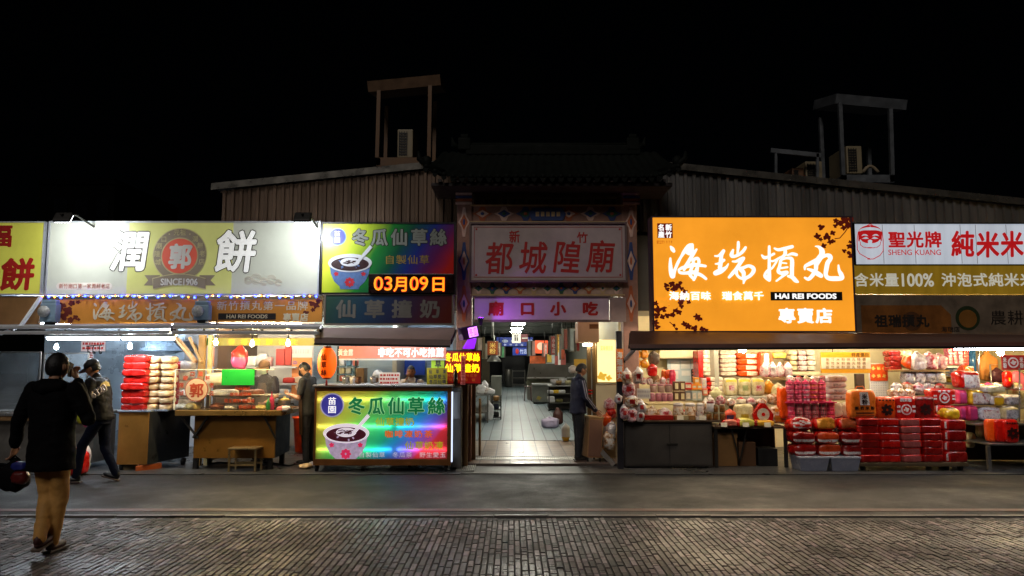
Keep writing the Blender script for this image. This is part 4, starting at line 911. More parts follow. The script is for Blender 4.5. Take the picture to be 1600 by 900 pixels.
# ================================================================ far-left stall: screens, counter
CLR = glass('clear_acrylic', 'b8c4cc', .06, .14)
for a, b, c, d, lab in ((-60, 551, 62, 642, 'wide framed acrylic screen at the far left edge'), (66, 553, 137, 642, 'framed acrylic screen behind the head of the walking man')):
    Y = 11.95; x0, x1, z0, z1 = rect(a, b, c, d, Y)
    t = thing('acrylic_screen', lab, 'screen', ((x0+x1)/2, Y, z0))
    MB().box(x0, x1, Y, Y+.006, z0, z1).build('pane', CLR, t)
    q = MB()
    for v in ((x0, x0+.02, z0, z1), (x1-.02, x1, z0, z1), (x0, x1, z1, z1+.02), (x0, x1, z0-.03, z0)): q.box(v[0], v[1], Y-.012, Y+.018, v[2], v[3])
    q.build('frame', STEEL, t)
x0, x1, z0, z1 = rect(-90, 645, 145, 735, 11.9)
t = thing('food_counter', 'stainless food counter with wooden lower shelf at the far left', 'counter', ((x0+x1)/2, 11.9, 0))
MB().box(x0, x1, 11.85, 12.7, z1-.05, z1, 0, .008).build('top', STEEL, t)
MB().box(x0+.02, x1-.02, 11.95, 12.6, .1, z1-.07).build('cabinet', STEELD, t)
q = MB(); q.box(x0, x1, 11.86, 11.9, z1-.12, z1-.055); q.build('rail', WOOD, t)
for k in (x0+.1, x1-.1): MB().box(k-.03, k+.03, 11.93, 11.99, 0, .1).build('leg', DARK, t)
# loose bags on the ground beyond the pair of men
def pouch(label, px, py, Y, w, d, h, m, cat='bag', seed=1, pinch='t', wr=.09, name='plastic_bag'):
    if py > 700: Y = GY(py)
    p = P(px, py, Y); p.z = .013 if py > 700 else p.z; return place(softbox(w, d, h, m, None, 3.2, pinch, wr, seed, name, 9), name, p, label, cat)
REDB = mat('red_plastic', 'c01a10', .28, 0, .15, 6, .1, 30, coat=.4, obj_rand=.15)
PINKB = mat('pink_plastic', 'd8568a', .35, 0, .2, 6, .1, 30)
WHB = mat('white_plastic', 'd6d2d4', .4, 0, .12, 6, .15, 22)
pouch('red plastic bin bag on the ground between the two dark-clothed men', 120, 743, 10.9, .3, .26, .42, REDB, seed=3)
pouch('white plastic bag on the ground behind the striding man', 127, 741, 11.3, .22, .2, .5, WHB, seed=4)
t_ = pouch('pink patterned bag hanging on the counter beside the man in a cap', 138, 668, 11.6, .2, .1, .4, PINKB, seed=5)
pouch('yellow green bag hanging on the counter beside the man in a cap', 127, 662, 11.65, .16, .1, .42, mat('lime_plastic', 'a8b02a', .35), seed=6)
# hanging ladles, wall paper notices in the steel stall
def paper(a, b, c, d, Y, label, m, cat='notice', name='notice', lines=4, tilt=0, ink=None):
    x0, x1, z0, z1 = rect(a, b, c, d, Y); t = thing(name, label, cat, ((x0+x1)/2, Y, z0))
    MB().box(x0, x1, Y-.006, Y, z0, z1).build('sheet', m, t)
    q = MB(); h = (z1-z0)
    for i in range(lines):
        zz = z1 - h*(i+.7)/(lines+.4); k = x0+.06*(x1-x0)
        while k < x1-.1*(x1-x0):
            l = (x1-x0)*R.uniform(.05, .12); q.box(k, min(k+l, x1-.01), Y-.009, Y-.0061, zz-h*.22/lines, zz+h*.22/lines); k += l*1.4
    q.build('print', ink or mat('ink_print', '3a3a44', .6), t); return t
paper(127, 532, 165, 549, YB-.02, 'pinkish notice on the steel wall above the man in a cap', mat('pale_pink_paper', 'd8c0bc', .6), lines=2, ink=REDP)
paper(139, 549, 146, 568, YB-.3, 'narrow white strip notice hanging behind the man in a cap', mat('paper_white', 'dadada', .6), lines=5, ink=REDP)
t = thing('utensil_rail', 'short rail with dark ladles hanging on the steel stall wall', 'utensil rail', tuple(P(147, 540, 14.6)))
MB().tube([P(135, 541, 14.6), P(160, 539, 14.6)], .01, 6).build('bar', DARK, t)
for px in (138, 146, 156): MB().tube([P(px, 540, 14.58), P(px-1, 549, 14.58), P(px+1, 551, 14.5)], [.008, .008, .03], 6).build('ladle', DARK, t)
t = thing('exhaust_hood', 'steel exhaust hood at the back of the left stall', 'exhaust hood', tuple(P(248, 548, 14.0)))
a, b, c, d = rect(232, 531, 268, 548, 14.0); MB().prism([(a-.2, c), (b+.2, c), (b, d), (a, d)], 14.0, 14.9).build('hood', mat('hood_steel', '5c6e80', .3, .7), t)
MB().box((a+b)/2-.12, (a+b)/2+.12, 14.2, 14.45, d, ZC).build('duct', STEEL, t)
# ================================================================ red and white packs on the steel trolley
Yt = 11.75
x0, x1, z0, z1 = rect(184, 644, 231, 726, Yt)
t = thing('steel_trolley', 'steel trolley with amber-lit front carrying the stacked bread packs', 'trolley', ((x0+x1)/2, Yt, 0))
MB().box(x0, x1, Yt, Yt+.02, z0, z1, 0, .004).build('front_panel', mat('lamp_tinted_brushed_steel', 'a87838', .35, .35, .3, 2, .05, 12), t)  # sodium lamp light on plain steel put into the amber colour
xr = RX(296, 12.5, 690)
q = MB()._faces([Vector(v) for v in ((x1, Yt+.02, z0), (xr, 12.5, z0+.03), (xr, 12.5, z1), (x1, Yt+.02, z1), (x0, Yt+.02, z0), (x0, 12.5, z0), (x0, 12.5, z1), (x0, Yt+.02, z1))], [(0, 1, 2, 3), (4, 5, 6, 7), (7, 6, 2, 3), (4, 5, 1, 0), (5, 6, 2, 1)])
q.build('side_panel', mat('dark_steel_panel', '3c4046', .35, .6, .3, 2), t)
q = MB(); q.box(x0-.02, x1+.02, Yt-.02, 12.5, z1+.002, z1+.03, 0, .006); q.box(x1+.02, RX(275, 12.2, 650), 11.9, 12.5, z1+.002, z1+.03, 0, .006); q.build('top', mat('blue_grey_top', 'a9b6c6', .3, .5), t)
for a, b in ((191, Yt+.08), (222, Yt+.08), (286, 12.4)):
    c = P(a, 726, b); q = MB(); q.tube([(c.x-.02, c.y, .065), (c.x+.02, c.y, .065)], .06, 14); q.build('caster', RUBBER, t); MB().box(c.x-.03, c.x+.03, c.y-.02, c.y+.05, .07, z0+.01).build('caster_fork', DARK, t)
RW = mat('red_pack', 'b3160e', .3, 0, .2, 6, .12, 30, coat=.4, obj_rand=.25); BRD = mat('bread_pack', 'd8b888', .35, 0, .25, 9, .15, 25, coat=.3, obj_rand=.2)
OCTR = mat('clear_pack_white', 'd8d0c8', .3, 0, .25, 12, .2, 30, coat=.3, obj_rand=.2)
stack('bread_pack', 'food pack', (188, 556, 228, 643), Yt+.05, .3, 1, 8, [RW, RW], lambda r, c: f'dark red bagged pack in the tall red column, {ordinal(r, 8)}', 'red packs in the tall column', wr=.1, k=7, jit=.012)
stack('bread_pack', 'food pack', (227, 558, 266, 643), Yt+.15, .3, 2, 8, [[BRD, RW], [BRD, RW]], lambda r, c: f'tan and white filled pack, {["left", "right"][c]} column beside the red column, {ordinal(r, 8)}', 'tan packs beside the tall red column', wr=.12, k=3.6, mfun=lambda c, n: 1 if c.z < -.7 else 0, jit=.015)
stack('bread_pack', 'food pack', (264, 566, 296, 640), 12.6, .3, 1, 5, [[RW, OCTR]], lambda r, c: f'red and white pack stacked behind the glass case, {ordinal(r, 5)}', 'red and white packs behind the glass case', wr=.08, k=6, mfun=lambda c, n: 1 if c.x > .1 else 0)
tag(MB().bar(P(212, 733, 11.7), P(252, 727, 12.0), .05, .09, 0, .01).build('timber', mat('orange_timber', 'a8501c', .5, 0, .3)), 'short orange painted timber lying under the steel trolley', 'timber')
tag(MB().bar(P(190, 732, 11.85), P(216, 730, 11.95), .1, .1, 0, .03).build('sack_roll', mat('beige_roll', 'a8926c', .7, 0, .3)), 'beige rolled sack on the ground under the steel trolley', 'roll')
# ================================================================ pancake stall cart
YP = 11.75
CART = mat('lamp_tinted_steel', '8e6224', .38, .35, .3, 1.6, .08, 8, rvar=.15)  # amber of the stainless cart is street lamp light put into its colour
t = thing('pancake_cart', 'amber-lit stainless pancake cart with folding braces and dark side', 'food cart', (RX(366, YP), YP, 0))
x0, x1, z0, z1 = rect(303, 651, 430, 716, YP+.12)
MB().box(x0, x1, YP+.12, YP+.16, z0, z1, 0, .006).build('front_panel', CART, t)
xs = RX(450, 12.6, 680)
MB()._faces([Vector(v) for v in ((x1, YP+.16, z0), (xs, 12.7, z0+.02), (xs, 12.7, z1), (x1, YP+.16, z1), (x0, YP+.16, z0), (x0, 12.7, z0), (x0, 12.7, z1), (x0, YP+.16, z1))], [(0, 1, 2, 3), (4, 5, 6, 7), (7, 6, 2, 3), (4, 5, 1, 0), (5, 6, 2, 1)]).build('side_panel', mat('navy_panel', '262c40', .4, .3, .3), t)
xa, xb, za, zb = rect(273, 641, 440, 650, YP)
MB().box(xa, xb, YP, 12.75, za, zb, 0, .01).build('counter_top', mat('lamp_tinted_steel_top', 'b89050', .3, .8, .25, 2), t)
MB()._faces([Vector(v) for v in (P(430, 644, YP+.05), P(482, 636, 12.7), P(440, 634, 12.9), P(425, 640, 12))], [(0, 1, 2, 3)]).build('flap', STEEL, t)
for p, q_ in (((283, 651), (309, 684)), ((325, 651), (302, 684)), ((413, 651), (431, 686))):
    MB().bar(P(*p, YP+.05), P(*q_, YP+.1), .035, .03).build('brace', DARK, t)
for px, yy in ((307, YP+.2), (328, 12.5), (423, YP+.2), (441, 12.5)): c = P(px, 700, yy); MB().box(c.x-.035, c.x+.035, yy-.035, yy+.035, 0, z0).build('leg', DARK, t)
x0, x1, z0, z1 = rect(273, 578, 428, 640, YP+.02); Yc = YP+.02
gc = thing('display_case', 'clear acrylic food case with round red emblem on the pancake cart', 'display case', ((x0+x1)/2, Yc, z0))
MB().box(x0, x1, Yc, Yc+.005, z0, z1).build('front_pane', glass('case_acrylic', '8a9094', .04, .045), gc)
MB().box(x0, x0+.005, Yc+.006, Yc+.6, z0, z1).build('side_pane', glass('case_acrylic', 'd8e0e4'), gc)
q = MB(); q.box(x0-.008, x0+.008, Yc-.006, Yc+.012, z0, z1+.01); q.box(x0, x1, Yc-.006, Yc+.012, z1, z1+.012); q.box(x0, x1, Yc+.1, Yc+.5, z0+.22, z0+.226); q.build('edge', mat('acrylic_edge', 'dcd6be', .2, 0, .1), gc)
STK_R = mat('sticker_red', 'a8401c', .5, 0, .1); STK_P = mat('sticker_tan', 'd8b890', .5, 0, .1)
q = MB(); disc(q, 307, 609, 18, Yc, .003, 0); disc(q, 307, 609, 16.7, Yc, .005, 1); q.build('emblem', [STK_R, STK_P], gc)
q = MB(); text_px('郭', 295, 598, 319, 621, Yc-.0052, None, None, mb=q, bold=.03)
for i, ch in enumerate('城隍廟口潤餅老店'):
    a = rad(195-i*30); cx, cy = 307+24.5*math.cos(a), 608-24.5*math.sin(a); text_px(ch, cx-4, cy-4, cx+4, cy+4, Yc-.001, None, None, mb=q, bold=.03)
for s_, a, b, c, d in (('招牌潤餅', 367, 603, 391, 610), ('原味蔬菜捲', 359, 613, 393, 619), ('花生糖粉潤餅捲', 350, 623, 398, 629), ('素食另備', 372, 633, 400, 639)): text_px(s_, a, b, c, d, Yc-.001, None, None, mb=q, bold=.03)
q.build('lettering', STK_R, gc)
# green card clipped on the case
x0, x1, z0, z1 = rect(347, 577, 398, 602, Yc-.01); GC = mat('green_card', '1f9e3a', .35, 0, .12, 3)
o = MB().obox(((x0+x1)/2, Yc-.02, (z0+z1)/2), (x1-x0, .012, z1-z0), None, 0, .004).build('green_card', GC); tag(o, 'bright green plastic tray card on top of the clear food case', 'card')
# food on the cart
def mound(label, px, py, Y, w, d, h, m, cat, name, seed=0, k=2.4):
    return place(softbox(w, d, h, m, None, k, '', .16, seed, name, 9), name, P(px, py, Y), label, cat)
FOODY = mat('yellow_noodle', 'd8c070', .5, 0, .35, 30, .4, 60); FOODW = mat('bean_sprouts', 'dcd2b8', .5, 0, .3, 30, .4, 60); FOODR = mat('braised_food', '8a4a28', .5, 0, .4, 25, .4, 50)
for i, (px, w, h, m, nm) in enumerate(((286, .22, .1, FOODW, 'white'), (303, .2, .13, FOODY, 'yellow'), (340, .24, .12, FOODR, 'brown'), (362, .22, .09, FOODW, 'white'), (385, .22, .11, FOODR, 'brown'), (408, .22, .09, FOODY, 'yellow'))):
    mound(f'{nm} food heap in the clear case, {ordinal(i, 6, "left", "right")}', px, 641, YP+.28, w, .3, h, m, 'food', 'food_heap', i)
for i, (px, w) in enumerate(((300, .34), (352, .4), (395, .34))):
    c = P(px, 620, YP+.42); place(softbox(w, .3, .12, [OCTR, FOODW, FOODR][i], None, 4, '', .1, i, 'wrapped_bundle'), 'wrapped_bundle', (c.x, c.y, c.z), f'wrapped bundle on the case shelf, {["left", "middle", "right"][i]}', 'bundle', 'wrapped bundles in the clear case')
place(softbox(.34, .3, .2, mat('cream_sack', 'd8ccaa', .5, 0, .2), None, 3.4, '', .08, 4, 'cream_sack'), 'cream_sack', P(338, 602, YP+.45), 'cream sack piled in the case behind the green card', 'sack')
tag(MB().lathe(P(424, 641, YP+.1), [(.035, 0), (.042, .02), (.042, .17), (.02, .21), (.008, .26), (.004, .3)], 14).build('sauce_bottle', mat('magenta_bottle', 'b81848', .3, 0, .1)), 'magenta squeeze bottle at the right corner of the pancake cart', 'bottle')
tag(MB().lathe(P(419, 641, YP+.06), [(.03, 0), (.034, .02), (.034, .12), (.018, .15), (.006, .2)], 14).build('sauce_bottle', mat('green_bottle', '1c7a26', .3, 0, .1)), 'green squeeze bottle beside the magenta bottle', 'bottle')
def pot(px, py, Y, r, h, label, m, lid=True):
    c = P(px, py, Y); t = thing('steel_pot', label, 'pot', tuple(c))
    MB().lathe(c, [(r*.96, 0), (r, .02), (r, h), (r*1.05, h+.01), (r*.98, h+.012), (r*.94, h*.6)], 20).build('body', m, t)
    if lid: MB().lathe(c+Vector((0, 0, h+.012)), [(r*1.02, 0), (r*.6, .03), (.02, .04), (.02, .06), (0, .065)], 20).build('lid', FOODY, t)
    for s_ in (-1, 1): MB().tube([c+Vector((s_*r, 0, h*.75)), c+Vector((s_*(r+.04), 0, h*.8)), c+Vector((s_*(r+.04), .03, h*.7))], .01, 6).build('handle', DARK, t)
pot(444, 645, 12.1, .1, .19, 'steel pot with yellow food at the right of the pancake cart', STEEL)
place(softbox(.2, .16, .09, [mat('red_white_pack', 'c86a64', .4), WHB], lambda c, n: 1 if c.x > 0 else 0, 4, 'x', .08, 2), 'snack_pack', P(443, 643, 11.85), 'small red and white pack lying in front of the steel pot', 'pack')
tag(MB().lathe(P(434, 640, 12.0), [(.05, 0), (.06, .03), (.03, .05)], 14).build('dark_bowl', BLACK), 'small black bowl beside the steel pot', 'bowl')
place(softbox(.26, .2, .4, [mat('red_bag', 'c83a30', .35), PINKB], lambda c, n: 1 if c.z < -.1 else 0, 3, 't', .1, 8, 'plastic_bag'), 'plastic_bag', P(374, 577, YP+.6), 'red and pink plastic bag standing behind the green card', 'bag')
# stool
def stool(a, b, c, d, Y, label, m):
    x0, x1, z0, z1 = rect(a, b, c, d, Y); dp = .32; t = thing('stool', label, 'stool', ((x0+x1)/2, Y+dp/2, 0))
    MB().box(x0-.01, x1+.01, Y-.01, Y+dp+.01, z1-.03, z1, 0, .008).build('seat', m, t)
    for xx in (x0+.015, x1-.015):
        for yy in (Y+.015, Y+dp-.015): MB().box(xx-.014, xx+.014, yy-.014, yy+.014, .012, z1-.03).build('leg', m, t)
    for zz in (.1,):
        for yy in (Y+.015, Y+dp-.015): MB().box(x0+.03, x1-.03, yy-.01, yy+.01, zz, zz+.03).build('stretcher', m, t)
stool(356, 700, 400, 736, 11.6, 'low square steel stool standing in front of the pancake cart', mat('stool_steel', 'a08a60', .35, .7, .2))
c = P(482, 706, 14.1); 
o = MB().lathe((c.x-.1, c.y, .012), [(.14, 0), (.15, .02), (.19, .62), (.215, .63), (.215, .66), (.19, .66), (.17, .3)], 22).build('orange_bin', mat('orange_red_plastic', 'e84a16', .35, 0, .12)); tag(o, 'tall orange-red plastic bin between the pancake cart and rainbow cart', 'bin')
# stall back: posters, shelf, folders
ORP2 = mat('poster_orange', 'dc8a52', .5, 0, .1, 2)
def poster(a, b, c, d, Y, label, m, name='poster', cat='poster'):
    x0, x1, z0, z1 = rect(a, b, c, d, Y); t = thing(name, label, cat, ((x0+x1)/2, Y, z0)); MB().box(x0, x1, Y-.008, Y, z0, z1).build('sheet', m, t); return t
t = poster(333, 543, 376, 573, 14.0, 'orange poster with a picture of dishes left of the masked vendor', ORP2)
q = MB(); disc(q, 362, 560, 11, 13.99, .003, 0); disc(q, 361, 560, 8, 13.99, .006, 1); q.build('dish_print', [mat('dish_grey', 'a8b0c0', .5, 0, .4, 20), mat('dish_filling', '8a7a8a', .5, 0, .5, 25)], t)
q = MB()
for b_ in (553, 563):
    for a_ in (337, 342): text_px('田', a_, b_, a_+5, b_+6, 13.991, None, None, mb=q, bold=.01)
q.build('lettering', mat('pale_lilac_print', 'c8c4d8', .5), t)
t = poster(456, 559, 487, 622, 14.2, 'orange poster with pale picture behind the vendor in black', ORP2)
q = MB(); q.prism(leafpoly(P(473, 596, 14.19).x, P(473, 596, 14.19).z, .2, .3, 5), 14.186, 14.1915); q.build('dish_print', mat('pale_print', 'e6d2bc', .5, 0, .3, 14), t)
text_px('中', 457, 563, 465, 571, 14.191, mat('violet_print', '6a5a9a', .5), t, bold=.03)
paper(455, 541, 487, 557, 14.3, 'white sheet above the orange poster of the vendor in black', WHITE, lines=1, ink=mat('faint_print', 'b8b8c0', .6))
WARML = mat('green_fringe', '2f8a3c', .5); 
t = thing('menu_strip', 'green and yellow menu strip under the warm-lit awning', 'menu', tuple(P(390, 538, 12.4)))
x0, x1, z0, z1 = rect(312, 528, 500, 540, 12.4); MB().box(x0, x1, 12.4, 12.42, z0, z1).build('board', mat('olive_board', '8a8436', .5, 0, .2), t)
q = MB(); text_px('綠豆', 316, 529, 342, 539, 12.399, None, None, mb=q, bold=.08); q.build('lettering', WARML, t)
text_px('春捲潤餅花生', 352, 529, 470, 539, 12.399, mat('yellow_print', 'e0a820', .5), t, bold=.05)
for a, b, c, d, i in ((431, 545, 444, 571, 0), (445, 541, 455, 571, 1)):
    x0, x1, z0, z1 = rect(a, b, c, d, 13.7); tag(MB().box(x0, x1, 13.7, 13.76, z0, z1, 0, .006).build('red_folder', mat('dull_red_card', 'a83a3a', .5, 0, .1)), ['red card folder hung at left beside the masked vendor', 'red card folder hung next to the orange poster edge'][i], 'folder')
SHW = mat('white_shelf', 'c4c8d0', .4, .1, .1)
x0, x1, z0, z1 = rect(322, 572, 462, 640, 14.1)
t = thing('wall_shelf', 'white wall shelves behind the masked vendor', 'shelf', ((x0+x1)/2, 14.1, z0))
for py in (574, 600, 625): zz = RZ(py, 14.1); MB().box(x0, x1, 14.1, 14.5, zz-.015, zz+.015).build('board', SHW, t)
q = MB()
for k in (x0, (x0+x1)/2, x1): q.box(k-.015, k+.015, 14.42, 14.46, 0, z1+.1)
q.build('upright', SHW, t)
for i, (px, py, w, h, col, nm) in enumerate(((340, 600, .2, .14, 'b8c8d8', 'pale blue'), (352, 574, .18, .12, 'd8d0c0', 'cream'), (452, 600, .22, .11, 'b02a24', 'red'), (392, 574, .26, .2, 'd8dce0', 'white'), (410, 574, .2, .24, 'c8ccd8', 'grey'), (445, 625, .24, .2, '9aa4b4', 'blue-grey'), (420, 574, .14, .18, 'd8a0a0', 'pinkish'))):
    place(softbox(w, .2, h, mat('shelf_ware_'+str(i), col, .4, 0, .15), None, 5, '', .05, i, 'kitchen_box'), 'kitchen_box', P(px, py, 14.2)+Vector((0, 0, .016)), f'{nm} box on the white shelves behind the masked vendor', 'box')
# wooden brace and post between the stalls
t = thing('stall_brace', 'light wooden post with diagonal board between the left stalls', 'timber frame', (RX(310, 12.2), 12.2, 0))
MB().bar(P(276, 528, 12.2), P(306, 566, 12.2), .16, .03).build('diagonal_board', mat('pale_wood', 'b08c64', .6, 0, .25, 4), t)
MB().bar(P(296, 527, 12.15), P(315, 566, 12.15), .04).build('brace', mat('pale_wood_post', '9a7a48', .6, 0, .3), t)
MB().box(P(314, 560, 12.25).x-.05, P(314, 560, 12.25).x+.05, 12.25, 12.33, .012, 2.15).build('post', mat('pale_wood_post', '9a7a48'), t)
MB().box(P(327, 560, 12.3).x-.03, P(327, 560, 12.3).x+.03, 12.3, 12.36, .012, 2.15).build('post', mat('cream_post', 'c8b884', .6), t)
# ================================================================ rainbow menu cart
YM = 11.6
t = thing('dessert_cart', 'rainbow backlit dessert cart with bowl picture and green characters', 'food cart', (RX(597, YM), YM, 0))
COP = mat('copper_frame', '8a5a30', .35, .6, .25, 4)
x0, x1, z0, z1 = rect(491, 602, 705, 727, YM); 
xa, xb, za, zb = rect(494, 611, 699, 717, YM)
PAN = rainbow('backlit_rainbow', [(-.02, 'ece08a'), (.2, 'cfd880'), (.34, '8ed090'), (.6, '58c0a0'), (.74, '62b4d8'), (.86, '9a90d8'), (.97, 'd878b0'), (1.1, 'dc6a74')], zmix=.5, trans=True)
MB().box(xa, xb, YM, YM+.006, za, zb).build('panel', PAN, t)
fr = MB(); fr.box(x0, xa, YM-.02, YM+.06, z0, z1-.03, 0, .004); fr.box(xb, x1, YM-.02, YM+.06, z0, z1-.03, 0, .004); fr.box(xa, xb, YM-.02, YM+.06, zb, z1-.03, 0, .004); fr.box(xa, xb, YM-.02, YM+.06, z0, za, 0, .004); fr.build('frame', COP, t)
MB().box(x0-.03, x1+.03, YM-.05, YM+.95, z1-.028, z1+.01, 0, .008).build('top', STEEL, t)
bx = MB(); bx.box(x0, x0+.015, YM+.062, YM+.9, z0, z1-.03); bx.box(x1-.015, x1, YM+.062, YM+.9, z0, z1-.03); bx.box(x0, x1, YM+.9, YM+.915, z0, z1-.03); bx.box(x0+.016, x1-.016, YM+.062, YM+.899, z0, z0+.02); bx.build('cabinet', STEELD, t)
MB().box(xa, xb, YM+.17, YM+.18, za, zb).build('reflector', mat('light_box_lining', 'd0d0cc', .6, 0, .05), t)
for py in (624, 666, 702):
    for a, c in ((497, 612), (621, 697)):
        p, q_ = P(a, py, YM+.028), P(c, py, YM+.028)
        MB().tube([p, q_], .014, 8).build('inner_tube', lamp('light_box_tube', 'f4faff', 30), t)
xe = x1+.002
MB().box(xe, xe+.02, YM+.0, YM+.04, z0+.05, z1-.1).build('edge_light', lamp('edge_led', 'd8e6ff', 1.4), t)
for px, yy in ((495, YM+.08), (509, YM+.8), (640, YM+.5), (697, YM+.08)):
    c = P(px, 727, yy); MB().tube([(c.x-.02, yy, .062), (c.x+.02, yy, .062)], .055, 14).build('caster', RUBBER, t); MB().box(c.x-.028, c.x+.028, yy-.02, yy+.04, .06, z0+.005).build('caster_fork', DARK, t)
bowl_print(541, 677, 71, YM-.001, t, mats=[mat('lit_china', 'e8dcea', .4, 0, .06, emit=.62), mat('lit_china_pattern', 'c8b4d4', .4, 0, .3, 14, emit=.4), mat('lit_jelly', '4a1424', .4, 0, .2, 20, emit=.35), mat('lit_flower', 'd82c5a', .4, 0, .1, emit=.6)])
badge(519, 633, 16.5, YM-.001, t, '苗園', mat('lit_badge_ring', 'b8b4d8', .4, emit=.4), mat('lit_badge_blue', '3c3aa0', .4, emit=.4), GLW)
GRL = mat('lit_green_letter', '047a44', .4, 0, .08, emit=.4); GRO = mat('lit_letter_edge', 'bfe8b0', .4, 0, .05, emit=.45)
for ch, cx in zip('冬瓜仙草絲', (557, 588, 619, 650, 682)):
    text_px(ch, cx-14, 620, cx+14, 648, YM-.001, GRO, t, 'lettering_outline', bold=.055, depth=.003); text_px(ch, cx-14, 620, cx+14, 648, YM-.005, GRL, t, bold=.03, depth=.004)
LYE = mat('lit_yellow_letter', 'b8b41c', .4, 0, .1, emit=.4); LOR = mat('lit_orange_letter', 'e0661c', .4, 0, .1, emit=.55)
text_px('仙草撞奶', 586, 652, 648, 666, YM-.001, LYE, t, bold=.02); text_px('咖啡凍奶茶', 600, 672, 677, 684, YM-.001, LOR, t, bold=.03); text_px('仙草奶凍', 632, 689, 693, 703, YM-.001, LYE, t, bold=.02)
text_px('自製仙草 冬瓜茶 野生愛玉', 560, 706, 697, 715, YM-.001, mat('lit_pale_letter', 'd8d0d8', .4, emit=.5), t, bold=.0)
# side bin, posts, banner, lantern
x0, x1, z0, z1 = rect(705, 605, 721, 738, 11.9)
t = thing('steel_cabinet', 'narrow steel cabinet at the right end of the rainbow cart', 'cabinet', ((x0+x1)/2, 11.9, 0))
MB().box(x0, x1, 11.9, 12.4, .03, z1, 0, .01).build('body', STEELD, t); MB().box(x0+.02, x1-.02, 11.885, 11.899, z1-.5, z1-.08, 0, .004).build('door', STEEL, t)
for k in (x0+.03, x1-.03): MB().box(k-.015, k+.015, 11.93, 11.96, .012, .03).build('foot', RUBBER, t)
for a, c, b, d, Y, lab in ((720, 731, 600, 709, 12.15, 'dark brown wooden post beside the steel cabinet'), (733, 743, 598, 692, 12.7, 'brown wooden post at the left side of the passage mouth')):
    x0, x1, z0, z1 = rect(a, b, c, d, Y); tag(MB().box(x0, x1, Y, Y+.1, .012, 2.2, 0, .01).build('wooden_post', WOOD), lab, 'post')
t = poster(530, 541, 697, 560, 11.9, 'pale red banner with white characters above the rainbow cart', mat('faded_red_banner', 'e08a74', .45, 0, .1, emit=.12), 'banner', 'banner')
x0, x1, z0, z1 = rect(530, 541, 697, 560, 11.9)
text_px('黃金露', 528, 545, 552, 556, 11.891, TXTW, t, bold=.03); text_px('非吃不可小吃推薦', 590, 543, 694, 558, 11.891, mat('bright_banner_letter', 'f4f4f0', .5, emit=.3), t, bold=.04)
MB().box(x0, x1, 11.89, 11.92, z0-.03, z0-.005).build('bottom_bar', WHITE, t)
tube_lamp(560, 690, 533, 11.3, 'tube light above the pale red banner', lamp('dim_tube_light', 'f0f6ff', 60))
c = P(511, 567, 11.4); t = thing('lantern', 'glowing orange ribbed paper lantern hanging over the rainbow cart', 'lantern', tuple(c))
LAN = mat('lantern_paper', 'ff7a14', .6, 0, .15, 6, emit=.95, ecol='ff5a08')
rx = 14.5*11.4/F; hz = 25*11.4/F; prof = []
for i in range(33):
    v = -1+2*i/32; r_ = rx*max(.36, (1-abs(v)**2.1)**.5 if abs(v) < 1 else .36); prof.append((r_*(1+.035*math.cos(i*math.pi)), v*hz))
MB().lathe(c, prof, 24).build('shade', LAN, t)
for zz in (-hz, hz-.02): MB().lathe(c+Vector((0, 0, zz)), [(rx*.42, 0), (rx*.42, .03)], 20).build('ring', mat('lantern_ring', '8a3a10', .5), t)
q = MB()
for ch, py in (('仙', 558), ('草', 570), ('絲', 582)):
    p = P(506, py, 11.4-rx*1.0); put_text(q, ch, (p.x-.045, 11.4-rx*1.02, p.z-.05), (1, 0, 0), (0, 0, 1), .09, .1, bold=.03, depth=.006)
q.build('lettering', mat('lantern_ink', '7a1a04', .6, emit=.15), t)
MB().tube([c+Vector((0, 0, hz)), c+Vector((0, 0, hz+.15))], .006, 6).build('cord', BLACK, t)
for k in range(1): MB().lathe(c+Vector((0, 0, -hz-.1)), [(.018, 0), (.014, .06), (.004, .1)], 8).build('tassel', REDP, t)
# items on the cart
paper(592, 582, 625, 602, 12.2, 'white notice board with red print standing on the rainbow cart', WHITE, 'notice board', 'notice_board', 3, ink=REDP)
t = poster(667, 575, 699, 602, 11.75, 'olive yellow price card with dark characters at the right of the cart', mat('olive_card', 'a89a1c', .5, 0, .12), 'price_card', 'card')
q = MB()
for i, s_ in enumerate(('仙 草 凍', '仙草愛玉', '冬瓜仙草')): text_px(s_, 670, 577+i*8, 697, 584+i*8, 11.741, None, None, mb=q, bold=.02)
q.build('lettering', mat('ink_print', '3a3a44'), t)
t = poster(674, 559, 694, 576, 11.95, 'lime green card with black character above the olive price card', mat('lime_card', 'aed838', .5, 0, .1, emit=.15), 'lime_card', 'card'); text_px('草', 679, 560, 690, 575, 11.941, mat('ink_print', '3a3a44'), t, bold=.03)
tag(MB().box(*[v for v in (P(667, 600, 11.8).x, P(699, 600, 11.8).x, 11.78, 12.1, RZ(601, YM)-.01, RZ(601, YM)+.05)], 0, .01).build('black_tray', BLACK), 'black tray under the olive price card', 'tray')
tag(MB().lathe(P(711, 604, 11.8)+Vector((0, .1, 0)), [(.036, 0), (.038, .02), (.038, .2), (.014, .27), (.014, .31), (0, .315)], 14).build('dark_bottle', mat('brown_black_bottle', '1a0e0a', .2)), 'dark syrup bottle on the narrow steel cabinet', 'bottle')
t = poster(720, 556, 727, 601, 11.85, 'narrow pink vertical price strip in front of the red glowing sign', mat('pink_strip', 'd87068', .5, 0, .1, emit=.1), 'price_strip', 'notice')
text_px('仙草凍五十元', 720.5, 558, 726.5, 600, 11.841, REDP, t, vertical=True, bold=.02)
